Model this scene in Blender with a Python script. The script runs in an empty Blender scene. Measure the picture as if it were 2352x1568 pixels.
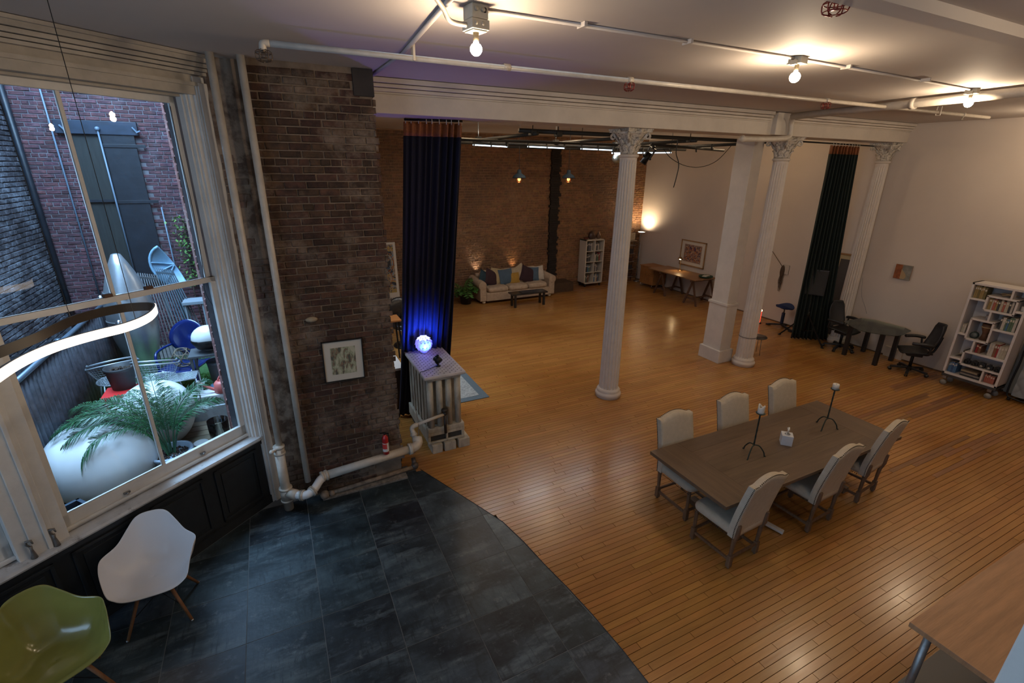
import bpy, bmesh, math, random
from mathutils import Vector, Matrix, Euler
random.seed(7)
PI = math.pi
SC = bpy.context.scene
COL = SC.collection

# ------------------------------------------------------------------ camera
H = 3.83
cam = bpy.data.cameras.new('camera')
cam.lens = 1103.01 / 2352 * 36; cam.sensor_width = 36; cam.clip_start = .05; cam.clip_end = 200
camo = bpy.data.objects.new('camera', cam); COL.objects.link(camo)
RX = Vector((0.8977793557, -0.4403070080, 0.0110438767))
RD = Vector((-0.1413918149, -0.3118617313, -0.9395480909))
RF = Vector((0.4171337713, 0.8419453660, -0.3422388312))
m = Matrix((RX, -RD, -RF)).transposed().to_4x4(); m.translation = (0, 0, H)
camo.matrix_world = m
SC.camera = camo

# ------------------------------------------------------------------ world, exposure, daylight
SC.view_settings.view_transform = 'Standard'; SC.view_settings.look = 'None'
SC.view_settings.gamma = 1; SC.view_settings.use_curve_mapping = False
SC.view_settings.exposure = 0.0
SC.cycles.use_denoising = True
SC.cycles.max_bounces = 8; SC.cycles.diffuse_bounces = 4; SC.cycles.glossy_bounces = 4
SC.cycles.transparent_max_bounces = 16; SC.cycles.sample_clamp_indirect = 4.0
SC.cycles.caustics_reflective = False; SC.cycles.caustics_refractive = False
w = bpy.data.worlds.new('world'); SC.world = w; w.use_nodes = True
wn = w.node_tree.nodes; wb = wn['Background']
wb.inputs[0].default_value = (.42, .66, 1.0, 1); wb.inputs[1].default_value = 3.6

def area(name, loc, target, sx, sy, power, col):
    l = bpy.data.lights.new(name, 'AREA'); l.shape = 'RECTANGLE'; l.size = sx; l.size_y = sy; l.energy = power; l.color = col
    o = bpy.data.objects.new(name, l); COL.objects.link(o); o.location = loc
    o.rotation_euler = (Vector(target) - Vector(loc)).to_track_quat('-Z', 'Y').to_euler(); return o
def point(name, loc, power, col, r=.03):
    l = bpy.data.lights.new(name, 'POINT'); l.energy = power; l.color = col; l.shadow_soft_size = r
    o = bpy.data.objects.new(name, l); COL.objects.link(o); o.location = loc; return o
def spot(name, loc, target, power, col, angle, blend=.6, r=.03):
    l = bpy.data.lights.new(name, 'SPOT'); l.energy = power; l.color = col; l.spot_size = math.radians(angle); l.spot_blend = blend; l.shadow_soft_size = r
    o = bpy.data.objects.new(name, l); COL.objects.link(o); o.location = loc
    o.rotation_euler = (Vector(target) - Vector(loc)).to_track_quat('-Z', 'Y').to_euler(); return o
# open sky above the courtyard (soft overcast daylight)
area('courtyard_sky_light', (-2.3, 6.6, 7.4), (-1.5, 6.0, 0), 3.4, 5.5, 1500, (.48, .73, 1.0))

# added cool fill lights standing in for daylight, left of and behind this view
area('side_cool_fill', (-6.4, -1.0, 3.2), (-1.5, 2.5, 1.0), 4.0, 3.2, 26, (.52, .74, 1.0))
area('bay_cool_fill', (-5.6, 4.6, 3.6), (-1.6, 3.4, .6), 2.6, 2.6, 115, (.50, .73, 1.0))

# ------------------------------------------------------------------ materials
MATS = {}
def M(name, col, rough=.5, metal=0.0, var=None, bump=None, stretch=(1, 1, 1), col2=None, hue=None, coat=0, emit=None, alpha=None, trans=0, space='Object', isl=0.0, thresh=None):
    """Principled with optional two-tone noise (var=(scale, amount)), bump=(scale,strength), per-piece tone (isl)."""
    if name in MATS: return MATS[name]
    m = bpy.data.materials.new(name); m.use_nodes = True; nt = m.node_tree; n = nt.nodes; L = nt.links
    b = n['Principled BSDF']
    c4 = (*col, 1)
    b.inputs['Base Color'].default_value = c4; b.inputs['Roughness'].default_value = rough; b.inputs['Metallic'].default_value = metal
    if coat: b.inputs['Coat Weight'].default_value = coat; b.inputs['Coat Roughness'].default_value = .15
    if trans: b.inputs['Transmission Weight'].default_value = trans
    if alpha is not None: b.inputs['Alpha'].default_value = alpha
    if emit: b.inputs['Emission Color'].default_value = (*emit[0], 1); b.inputs['Emission Strength'].default_value = emit[1]
    tc = None
    if var or bump:
        tc = n.new('ShaderNodeTexCoord'); mp = n.new('ShaderNodeMapping'); mp.inputs['Scale'].default_value = stretch
        if space == 'World':
            g = n.new('ShaderNodeNewGeometry'); L.new(g.outputs['Position'], mp.inputs['Vector'])
        else: L.new(tc.outputs[space], mp.inputs['Vector'])
    last = None
    if var:
        nz = n.new('ShaderNodeTexNoise'); nz.inputs['Scale'].default_value = var[0]; nz.inputs['Detail'].default_value = 6; nz.inputs['Roughness'].default_value = .62
        L.new(mp.outputs[0], nz.inputs['Vector'])
        cr = n.new('ShaderNodeValToRGB')
        lo, hi = thresh or (.35, .65)
        cr.color_ramp.elements[0].position = lo; cr.color_ramp.elements[1].position = hi
        c2 = col2 or tuple(x * (1 - var[1]) for x in col)
        cr.color_ramp.elements[0].color = (*c2, 1); cr.color_ramp.elements[1].color = c4
        L.new(nz.outputs['Fac'], cr.inputs['Fac']); last = cr.outputs[0]
    if isl:
        g2 = n.new('ShaderNodeNewGeometry'); oi = n.new('ShaderNodeObjectInfo')
        ad = n.new('ShaderNodeMath'); ad.operation = 'ADD'; L.new(g2.outputs['Random Per Island'], ad.inputs[0]); L.new(oi.outputs['Random'], ad.inputs[1])
        fr = n.new('ShaderNodeMath'); fr.operation = 'FRACT'; L.new(ad.outputs[0], fr.inputs[0])
        mr = n.new('ShaderNodeMapRange'); mr.inputs[3].default_value = 1 - isl; mr.inputs[4].default_value = 1 + isl * .6
        L.new(fr.outputs[0], mr.inputs[0])
        hs = n.new('ShaderNodeHueSaturation'); L.new(mr.outputs[0], hs.inputs['Value'])
        mr2 = n.new('ShaderNodeMapRange'); mr2.inputs[3].default_value = .5 - isl * .045; mr2.inputs[4].default_value = .5 + isl * .03
        w2 = n.new('ShaderNodeTexWhiteNoise'); w2.noise_dimensions = '1D'; L.new(fr.outputs[0], w2.inputs['W']); L.new(w2.outputs['Value'], mr2.inputs[0]); L.new(mr2.outputs[0], hs.inputs['Hue'])
        if last: L.new(last, hs.inputs['Color'])
        else: hs.inputs['Color'].default_value = c4
        last = hs.outputs[0]
    if last: L.new(last, b.inputs['Base Color'])
    if bump:
        nb = n.new('ShaderNodeTexNoise'); nb.inputs['Scale'].default_value = bump[0]; nb.inputs['Detail'].default_value = 5
        L.new(mp.outputs[0], nb.inputs['Vector']); bp = n.new('ShaderNodeBump'); bp.inputs['Strength'].default_value = bump[1]; bp.inputs['Distance'].default_value = .01
        L.new(nb.outputs['Fac'], bp.inputs['Height']); L.new(bp.outputs[0], b.inputs['Normal'])
    MATS[name] = m; return m
def emission(name, col, st):
    if name in MATS: return MATS[name]
    m = bpy.data.materials.new(name); m.use_nodes = True; nt = m.node_tree; nt.nodes.remove(nt.nodes['Principled BSDF'])
    e = nt.nodes.new('ShaderNodeEmission'); e.inputs[0].default_value = (*col, 1); e.inputs[1].default_value = st
    nt.links.new(e.outputs[0], nt.nodes['Material Output'].inputs[0]); MATS[name] = m; return m
def thin_glass(name, tint=(.93, .97, 1), refl=1.0, rough=.0):
    if name in MATS: return MATS[name]
    m = bpy.data.materials.new(name); m.use_nodes = True; nt = m.node_tree; n = nt.nodes; L = nt.links; n.remove(n['Principled BSDF'])
    t = n.new('ShaderNodeBsdfTransparent'); t.inputs[0].default_value = (*tint, 1)
    g = n.new('ShaderNodeBsdfGlossy'); g.inputs['Roughness'].default_value = rough
    f = n.new('ShaderNodeFresnel'); f.inputs[0].default_value = 1.5
    mu = n.new('ShaderNodeMath'); mu.operation = 'MULTIPLY'; mu.inputs[1].default_value = refl; L.new(f.outputs[0], mu.inputs[0])
    mx = n.new('ShaderNodeMixShader'); L.new(mu.outputs[0], mx.inputs[0]); L.new(t.outputs[0], mx.inputs[1]); L.new(g.outputs[0], mx.inputs[2])
    L.new(mx.outputs[0], n['Material Output'].inputs[0]); MATS[name] = m; return m

# ------------------------------------------------------------------ mesh building
def rotz(a): return Matrix.Rotation(a, 4, 'Z')
class B:
    def __init__(s): s.v = []; s.f = []; s.sm = []
    def add(s, vs, fs, smooth=False):
        o = len(s.v); s.v += [tuple(v) for v in vs]; s.f += [tuple(i + o for i in f) for f in fs]; s.sm += [smooth] * len(fs); return s
    def box(s, c, d, M4=None):
        x, y, z = d[0] / 2, d[1] / 2, d[2] / 2
        vs = [Vector((a * x, b * y, e * z)) for a in (-1, 1) for b in (-1, 1) for e in (-1, 1)]
        if M4 is not None: vs = [M4 @ v for v in vs]
        vs = [v + Vector(c) for v in vs]
        return s.add(vs, [(0, 1, 3, 2), (4, 6, 7, 5), (0, 4, 5, 1), (2, 3, 7, 6), (0, 2, 6, 4), (1, 5, 7, 3)])
    def bb(s, x0, x1, y0, y1, z0, z1):
        return s.box(((x0 + x1) / 2, (y0 + y1) / 2, (z0 + z1) / 2), (abs(x1 - x0), abs(y1 - y0), abs(z1 - z0)))
    def beam(s, p0, p1, w, h, up=(0, 0, 1)):
        p0 = Vector(p0); p1 = Vector(p1); d = (p1 - p0); L = d.length; d.normalize(); u = Vector(up)
        if abs(d.dot(u)) > .98: u = Vector((0, 1, 0))
        a = d.cross(u).normalized(); b = a.cross(d).normalized()
        R = Matrix((a, d, b)).transposed().to_4x4()
        return s.box((p0 + p1) / 2, (w, L, h), R)
    def tube(s, pts, r, n=8, cap=True, closed=False):
        pts = [Vector(p) for p in pts]; k = len(pts); rs = r if isinstance(r, (list, tuple)) else [r] * k
        vs = []; fs = []; pa = None
        for i, p in enumerate(pts):
            if closed: d = pts[(i + 1) % k] - pts[i - 1]
            else: d = pts[min(i + 1, k - 1)] - pts[max(i - 1, 0)]
            d.normalize()
            if pa is None: a = d.cross(Vector((0, 0, 1)) if abs(d.z) < .9 else Vector((1, 0, 0))).normalized()
            else: a = (pa - d * pa.dot(d)).normalized()
            pa = a; b = d.cross(a)
            for j in range(n):
                t = 2 * PI * j / n; vs.append(p + (a * math.cos(t) + b * math.sin(t)) * rs[i])
        for i in range(k if closed else k - 1):
            i2 = (i + 1) % k
            for j in range(n):
                j2 = (j + 1) % n; fs.append((i * n + j, i * n + j2, i2 * n + j2, i2 * n + j))
        if cap and not closed: fs.append(tuple(range(n - 1, -1, -1))); fs.append(tuple((k - 1) * n + j for j in range(n)))
        return s.add(vs, fs, True)
    def cyl(s, p0, p1, r, r1=None, n=16): return s.tube([p0, p1], [r, r if r1 is None else r1], n)
    def lathe(s, prof, c=(0, 0, 0), n=24, M4=None, smooth=True, sq=1.0):
        vs = []; fs = []
        for (r, z) in prof:
            for j in range(n):
                t = 2 * PI * j / n; v = Vector((r * math.cos(t), r * math.sin(t) * sq, z))
                if M4 is not None: v = M4 @ v
                vs.append(v + Vector(c))
        for i in range(len(prof) - 1):
            for j in range(n):
                j2 = (j + 1) % n; fs.append((i * n + j, i * n + j2, (i + 1) * n + j2, (i + 1) * n + j))
        if prof[0][0] > 1e-4: fs.append(tuple(range(n - 1, -1, -1)))
        if prof[-1][0] > 1e-4: fs.append(tuple((len(prof) - 1) * n + j for j in range(n)))
        return s.add(vs, fs, smooth)
    def ball(s, c, r, n=16, m=10, sc=(1, 1, 1), M4=None):
        prof = [(math.sin(PI * i / m), -math.cos(PI * i / m)) for i in range(m + 1)]
        S = Matrix.Diagonal((r * sc[0], r * sc[1], r * sc[2], 1))
        if M4 is not None: S = M4 @ S
        return s.lathe([(max(a, 1e-5), z) for a, z in prof], c, n, S)
    def prism(s, poly, z0, z1, M4=None, smooth=False):
        n = len(poly); vs = [Vector((x, y, z0)) for x, y in poly] + [Vector((x, y, z1)) for x, y in poly]
        if M4 is not None: vs = [M4 @ v for v in vs]
        return s.add(vs, [tuple(range(n - 1, -1, -1)), tuple(range(n, 2 * n))] + [(i, (i + 1) % n, n + (i + 1) % n, n + i) for i in range(n)], smooth)
    def grid(s, fn, nu, nv, thick=0, smooth=True, wrap=False):
        P = [[Vector(fn(i / (nu - (0 if wrap else 1)), j / (nv - 1))) for j in range(nv)] for i in range(nu)]
        vs = [p for row in P for p in row]; fs = []
        I = lambda i, j: (i % nu) * nv + j
        R = nu if wrap else nu - 1
        for i in range(R):
            for j in range(nv - 1): fs.append((I(i, j), I(i + 1, j), I(i + 1, j + 1), I(i, j + 1)))
        if thick:
            N = []
            for i in range(nu):
                for j in range(nv):
                    a = P[min(i + 1, nu - 1)][j] - P[max(i - 1, 0)][j]; b = P[i][min(j + 1, nv - 1)] - P[i][max(j - 1, 0)]
                    nn = a.cross(b); nn = nn.normalized() if nn.length > 1e-9 else Vector((0, 0, 1)); N.append(nn)
            o = len(vs); vs = vs + [v - N[k] * thick for k, v in enumerate(vs)]
            fs += [tuple(reversed([q + o for q in f])) for f in list(fs)]
            for i in range(R):
                fs.append((I(i, 0), I(i, 0) + o, I(i + 1, 0) + o, I(i + 1, 0))); k = nv - 1
                fs.append((I(i + 1, k), I(i + 1, k) + o, I(i, k) + o, I(i, k)))
            if not wrap:
                for j in range(nv - 1):
                    fs.append((I(0, j + 1), I(0, j + 1) + o, I(0, j) + o, I(0, j))); k = nu - 1
                    fs.append((I(k, j), I(k, j) + o, I(k, j + 1) + o, I(k, j + 1)))
        return s.add(vs, fs, smooth)
    def mesh(s, name, mat, bev=0, off=None):
        me = bpy.data.meshes.new(name)
        vs = s.v if off is None else [(a - off[0], b - off[1], c - off[2]) for a, b, c in s.v]
        me.from_pydata(vs, [], s.f)
        me.polygons.foreach_set('use_smooth', s.sm)
        mats = mat if isinstance(mat, (list, tuple)) else [mat]
        for q in mats: me.materials.append(q)
        if bev:
            bm = bmesh.new(); bm.from_mesh(me); bmesh.ops.recalc_face_normals(bm, faces=bm.faces)
            es = [e for e in bm.edges if len(e.link_faces) == 2 and e.calc_face_angle(0) > .6]
            bmesh.ops.bevel(bm, geom=es, offset=bev, segments=2, affect='EDGES', profile=.6, clamp_overlap=True)
            bm.to_mesh(me); bm.free()
        else:
            bm = bmesh.new(); bm.from_mesh(me); bmesh.ops.recalc_face_normals(bm, faces=bm.faces); bm.to_mesh(me); bm.free()
        me.update(); return me

def link(name, me, parent=None):
    o = bpy.data.objects.new(name, me); COL.objects.link(o)
    if parent: o.parent = parent
    return o
def thing(name, label, cat, loc=(0, 0, 0), rz=0, group=None, rot=None):
    o = bpy.data.objects.new(name, None); COL.objects.link(o); o.empty_display_size = .1
    o.location = loc; o.rotation_euler = rot or (0, 0, rz); o['label'] = label; o['category'] = cat
    if group: o['group'] = group
    return o
def part(t, name, b, mat, bev=0, world=False, label=None, kind=None):
    """A part of thing t. world=True: b was built in world coordinates (t unrotated)."""
    off = None
    if world:
        o = t; p = Vector((0, 0, 0))
        while o: p = p + Vector(o.location); o = o.parent
        off = p
    o = link(name, b.mesh(name, mat, bev, off), t)
    if label: o['label'] = label
    if kind: o['kind'] = kind
    return o
def solo(name, label, cat, b, mat, bev=0, loc=None, rz=0, group=None, kind=None, rot=None):
    me = b.mesh(name, mat, bev); o = link(name, me)
    if loc is not None: o.location = loc; o.rotation_euler = rot or (0, 0, rz)
    o['label'] = label; o['category'] = cat
    if group: o['group'] = group
    if kind: o['kind'] = kind
    return o
def struct(name, b, mat, bev=0, parent=None):
    o = link(name, b.mesh(name, mat, bev), parent)
    if not parent: o['kind'] = 'structure'
    return o
def sgroup(name, loc=(0, 0, 0), rz=0):
    o = bpy.data.objects.new(name, None); COL.objects.link(o); o.location = loc; o.rotation_euler = (0, 0, rz); o['kind'] = 'structure'; return o
def dup(root, loc, rz=0, label=None, group=None, rot=None):
    r = root.copy(); COL.objects.link(r); r.location = loc; r.rotation_euler = rot or (0, 0, rz)
    if label: r['label'] = label
    if group: r['group'] = group
    def rec(src, dst):
        for ch in list(src.children):
            c = ch.copy(); COL.objects.link(c); c.parent = dst; rec(ch, c)
    rec(root, r); return r
def clip(poly, a, n):
    """keep the side where (p-a).n >= 0"""
    out = []
    for i in range(len(poly)):
        p, q = poly[i], poly[(i + 1) % len(poly)]
        dp = (p[0] - a[0]) * n[0] + (p[1] - a[1]) * n[1]; dq = (q[0] - a[0]) * n[0] + (q[1] - a[1]) * n[1]
        if dp >= 0: out.append(p)
        if (dp >= 0) != (dq >= 0):
            t = dp / (dp - dq); out.append((p[0] + (q[0] - p[0]) * t, p[1] + (q[1] - p[1]) * t))
    return out
def lerp(a, b, t): return a + (b - a) * t
def smooth_path(pts, n=6):
    P = [Vector(p) for p in pts]; out = []
    for i in range(len(P) - 1):
        p0 = P[max(i - 1, 0)]; p1 = P[i]; p2 = P[i + 1]; p3 = P[min(i + 2, len(P) - 1)]
        for k in range(n):
            t = k / n; out.append(.5 * ((2 * p1) + (p2 - p0) * t + (2 * p0 - 5 * p1 + 4 * p2 - p3) * t * t + (3 * p1 - p0 - 3 * p2 + p3) * t ** 3))
    out.append(P[-1]); return out

# palette
white_paint = M('white_paint', (.62, .56, .49), .55, var=(3, .12), bump=(30, .15))
cream_paint = M('cream_paint', (.60, .55, .47), .45, var=(6, .2), bump=(20, .2))
wall_paint = M('wall_paint', (.61, .53, .455), .8, var=(.8, .06), bump=(14, .12))
ceiling_paint = M('ceiling_paint', (.60, .545, .505), .75, var=(.6, .08), bump=(8, .1))
frame_paint = M('window_paint', (.74, .72, .68), .4, var=(5, .13), bump=(25, .2))
pipe_paint = M('pipe_paint', (.58, .525, .45), .35, var=(8, .18), bump=(12, .2))
black_metal = M('black_metal', (.015, .015, .016), .4, .6)
black_plastic = M('black_plastic', (.014, .014, .015), .45)
chrome = M('chrome', (.7, .7, .7), .2, 1)
steel = M('brushed_steel', (.35, .34, .33), .35, 1)
galv = M('galvanized', (.30, .30, .29), .45, .8, var=(12, .3))
mortar_in = M('old_mortar', (.24, .175, .125), .95, var=(5, .4), bump=(40, .6))
# ================================================================== STRUCTURE
ZC = 4.72                       # ceiling
P0 = Vector((-0.44, 5.54, 0)); D = Vector((-.778, -.628, 0)).normalized(); N = Vector((.628, -.778, 0)).normalized()
def W(s, o, z):                 # window-wall coordinates: s along wall from its right end, o into the room, z up
    v = P0 + D * s + N * o; return Vector((v.x, v.y, z))
def wbox(b, s0, s1, o0, o1, z0, z1):
    vs = [W(s, o, z) for s in (s0, s1) for o in (o0, o1) for z in (z0, z1)]
    return b.add(vs, [(0, 1, 3, 2), (4, 6, 7, 5), (0, 4, 5, 1), (2, 3, 7, 6), (0, 2, 6, 4), (1, 5, 7, 3)])

# ---- floor
arc = [(1.25, 5.62), (1.34, 5.44), (1.754, 4.432), (1.912, 4.04), (1.985, 3.66), (2.031, 3.293), (2.09, 2.94), (2.133, 2.593), (2.165, 2.2), (2.18, 1.7), (2.2, .8), (2.2, -4)]
def arc_x(y):
    for a, c in zip(arc, arc[1:]):
        if c[1] <= y <= a[1]: return lerp(a[0], c[0], (a[1] - y) / (a[1] - c[1]))
    return -.35
floor = sgroup('floor')
b = B(); b.bb(-6, 12.2, -4.3, 14.2, -.12, -.012)
struct('subfloor', b, M('subfloor_dark', (.035, .022, .014), .9), parent=floor)
wood = M('maple_boards', (.49, .245, .070), .25, var=(5, .16), stretch=(.35, 6, 1), bump=(9, .08), isl=.13, space='World', coat=.15)
wn_ = wood.node_tree; hsN = [q for q in wn_.nodes if q.type == 'HUE_SAT'][0]
# worn and darkened areas of the old boards (broad stains)
nzb = wn_.nodes.new('ShaderNodeTexNoise'); nzb.inputs['Scale'].default_value = .55; nzb.inputs['Detail'].default_value = 3
gg = wn_.nodes.new('ShaderNodeNewGeometry'); wn_.links.new(gg.outputs['Position'], nzb.inputs['Vector'])
crb = wn_.nodes.new('ShaderNodeValToRGB'); crb.color_ramp.elements[0].position = .36; crb.color_ramp.elements[1].position = .62
crb.color_ramp.elements[0].color = (.76, .68, .58, 1); crb.color_ramp.elements[1].color = (1, 1, 1, 1); wn_.links.new(nzb.outputs['Fac'], crb.inputs['Fac'])
mxb = wn_.nodes.new('ShaderNodeMix'); mxb.data_type = 'RGBA'; mxb.blend_type = 'MULTIPLY'; mxb.inputs[0].default_value = 1
wn_.links.new(hsN.outputs[0], mxb.inputs[6]); wn_.links.new(crb.outputs[0], mxb.inputs[7]); wn_.links.new(mxb.outputs[2], wn_.nodes['Principled BSDF'].inputs['Base Color'])
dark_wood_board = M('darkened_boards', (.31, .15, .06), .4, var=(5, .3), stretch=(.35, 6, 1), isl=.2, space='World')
BW = .064; rnd = random.Random(3); planks = []
y = -1.0
while y < 13.66:
    xl = arc_x(y + BW / 2) if y < 5.6 else -.3
    xa = arc_x(y) if y < 5.6 else -.3; xb = arc_x(y + BW) if y < 5.56 else -.3
    if 5.40 < y < 5.62: xa = xb = 1.20
    x = xl - rnd.uniform(0, 1.8)
    while x < 11.83:
        Ln = rnd.choice([.6, .9, 1.2, 1.5, 1.8, 2.2, 2.7]) * rnd.uniform(.85, 1.15); x2 = min(x + Ln, 11.83)
        if x2 > xl + .03:
            planks.append((max(x, xa), max(x, xb), x2, y, rnd.random()))
        x = x2
    y += BW
def plank(b, p):
    xa, xb, x2, y, q = p; g = .0023; z = (q - .5) * .0012
    vs = [(xa + g, y + g, -.012), (x2 - g, y + g, -.012), (x2 - g, y + BW - g, -.012), (xb + g, y + BW - g, -.012), (xa + g, y + g, z), (x2 - g, y + g, z), (x2 - g, y + BW - g, z), (xb + g, y + BW - g, z)]
    b.add(vs, [(4, 5, 6, 7), (0, 1, 5, 4), (1, 2, 6, 5), (2, 3, 7, 6), (3, 0, 4, 7)])
def near(p):
    cx_, cy_ = (p[0] + p[2]) / 2, p[3]
    cx_ = min(max(p[0], 3.0), p[2]); return math.hypot(cx_ - 1, cy_) - (100 if False else 0)
vis = [p for p in planks if p[3] > .75 + .0 and p[0] < 6.5 + 0 and p[3] > p[0] * .33 - .5]
vis.sort(key=near); sel = set(id(p) for p in vis[:300])
rest = B()
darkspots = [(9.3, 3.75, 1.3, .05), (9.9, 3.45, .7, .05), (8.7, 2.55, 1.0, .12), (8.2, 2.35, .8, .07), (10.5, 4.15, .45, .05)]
restd = B()
for p in planks:
    if id(p) in sel:
        b = B(); plank(b, p); link('plank', b.mesh('plank', wood), floor)
    else:
        cxp = (p[0] + p[2]) / 2
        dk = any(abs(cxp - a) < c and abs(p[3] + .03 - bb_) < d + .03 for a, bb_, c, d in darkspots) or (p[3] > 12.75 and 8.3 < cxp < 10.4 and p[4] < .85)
        plank(restd if dk else rest, p)
o = struct('planks', rest, wood, parent=floor); o['kind'] = 'stuff'
o = struct('dark_planks', restd, dark_wood_board, parent=floor); o['kind'] = 'stuff'
# dark slate-look tiles, a grid clipped by the curved wood edge and the walls
tile_m = M('slate_tile', (.060, .088, .108), .36, var=(2.2, .62), bump=(26, .12), stretch=(1, 1, 1), isl=.55, col2=(.010, .016, .021), thresh=(.38, .66))
nt = tile_m.node_tree
# pale veining and streaks on the tiles
def add_veins(m, col, scale, stretch, lo, hi, fac):
    nt = m.node_tree; n = nt.nodes; L = nt.links; bs = n['Principled BSDF']; src = bs.inputs['Base Color'].links[0].from_socket
    tc = n.new('ShaderNodeTexCoord'); mp = n.new('ShaderNodeMapping'); mp.inputs['Scale'].default_value = stretch
    oi = n.new('ShaderNodeObjectInfo'); ad = n.new('ShaderNodeVectorMath'); ad.operation = 'ADD'
    sc_ = n.new('ShaderNodeVectorMath'); sc_.operation = 'SCALE'; sc_.inputs['Scale'].default_value = 37; L.new(oi.outputs['Random'], sc_.inputs[0])
    L.new(tc.outputs['Object'], ad.inputs[0]); L.new(sc_.outputs[0], ad.inputs[1]); L.new(ad.outputs[0], mp.inputs['Vector'])
    z = n.new('ShaderNodeTexNoise'); z.inputs['Scale'].default_value = scale; z.inputs['Detail'].default_value = 8; z.inputs['Roughness'].default_value = .7
    L.new(mp.outputs[0], z.inputs['Vector']); cr = n.new('ShaderNodeValToRGB'); cr.color_ramp.elements[0].position = lo; cr.color_ramp.elements[1].position = hi
    cr.color_ramp.elements[0].color = (0, 0, 0, 1); cr.color_ramp.elements[1].color = (fac, fac, fac, 1); L.new(z.outputs['Fac'], cr.inputs['Fac'])
    mx = n.new('ShaderNodeMix'); mx.data_type = 'RGBA'; mx.inputs[7].default_value = (*col, 1); L.new(cr.outputs[0], mx.inputs[0]); L.new(src, mx.inputs[6]); L.new(mx.outputs[2], bs.inputs['Base Color'])
add_veins(tile_m, (.004, .008, .011), 1.6, (.5, 2.6, 1), .50, .62, .62)
add_veins(tile_m, (.12, .16, .18), 2.2, (.6, 2.2, 1), .52, .66, .65)
add_veins(tile_m, (.20, .23, .24), 11, (1, 1, 1), .58, .72, .45)
add_veins(tile_m, (.015, .022, .027), 13, (2.2, .35, 1), .53, .64, .7)
TX0, TY0, TS, TSY = -.6867, 4.8585, .6077, .617
for i in range(-8, 6):
    for j in range(-2, 15):
        g = .0030; xa, xb = TX0 + i * TS + g, TX0 + (i + 1) * TS - g; ya, yb = TY0 - (j + 1) * TSY + g, TY0 - j * TSY - g
        poly = [(xa, ya), (xb, ya), (xb, yb), (xa, yb)]
        for a_, c_ in zip(arc[1:], arc[2:]):
            dx, dy = c_[0] - a_[0], c_[1] - a_[1]; poly = clip(poly, a_, (dy, -dx))
            if len(poly) < 3: break
        if len(poly) >= 3: poly = clip(poly, (P0.x, P0.y), (N.x, N.y))
        if len(poly) >= 3: poly = clip(poly, (0, 5.44), (0, -1))
        if len(poly) < 3: continue
        cx_ = (xa + xb) / 2; cy_ = (ya + yb) / 2
        b = B(); b.prism([(px - cx_, py - cy_) for px, py in poly], -.012, 0)
        t = link('tile', b.mesh('tile', tile_m), floor); t.location = (cx_, cy_, 0)
b = B(); b.bb(-6, 2.25, -4.3, 5.7, -.013, -.004)
b2 = B(); pl = [(-6, -4.3), (2.19, -4.3)] + [(a, c) for a, c in reversed(arc[:-1])] + [(-.45, 5.62), (-.45, 5.55), W(2.5, 0, 0)[:2], (-6, W(2.5, 0, 0)[1])]
b2.prism([(p_[0], p_[1]) for p_ in pl], -.0125, -.0025)
struct('grout', b2, M('grout', (.15, .16, .165), .9), parent=floor)
b = B(); pts = [(a, c, .001) for a, c in arc[1:]]
b.tube(pts, .004, 4); struct('edge_strip', b, M('edge_strip_metal', (.02, .02, .02), .5), parent=floor)
# small dark floor plate at the bottom of the picture
b = B(); b.box((0, 0, .006), (.16, .16, .012)); b.box((0, 0, .013), (.11, .11, .004))
t = thing('floor_outlet', 'small square dark floor plate set on the slate tiles near the green chair', 'outlet', (-.555, 2.97, 0), .75)
part(t, 'plate', b, black_metal, .003)
b = B(); b.cyl((0, 0, .012), (0, 0, .019), .018); part(t, 'screw_cap', b, chrome)

# ---- brick helpers
def brick_mat(name, col, col2, var=.3, rough=.9, wash=None, soot=None):
    m = M(name, col, rough, var=(11, .4), bump=(38, .9), isl=var, col2=col2, space='World')
    nt = m.node_tree; n = nt.nodes; L = nt.links; bs = n['Principled BSDF']
    for spec in (wash, soot):
        if not spec: continue
        c, sc_, lo, hi, fac = spec
        src = bs.inputs['Base Color'].links[0].from_socket
        g = n.new('ShaderNodeNewGeometry'); z = n.new('ShaderNodeTexNoise'); z.inputs['Scale'].default_value = sc_; z.inputs['Detail'].default_value = 9; z.inputs['Roughness'].default_value = .72
        L.new(g.outputs['Position'], z.inputs['Vector']); cr = n.new('ShaderNodeValToRGB'); cr.color_ramp.elements[0].position = lo; cr.color_ramp.elements[1].position = hi
        cr.color_ramp.elements[0].color = (0, 0, 0, 1); cr.color_ramp.elements[1].color = (fac,) * 3 + (1,); L.new(z.outputs['Fac'], cr.inputs['Fac'])
        mx = n.new('ShaderNodeMix'); mx.data_type = 'RGBA'; mx.inputs[7].default_value = (*c, 1); L.new(cr.outputs[0], mx.inputs[0]); L.new(src, mx.inputs[6]); L.new(mx.outputs[2], bs.inputs['Base Color'])
    return m
BRK = {}
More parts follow.
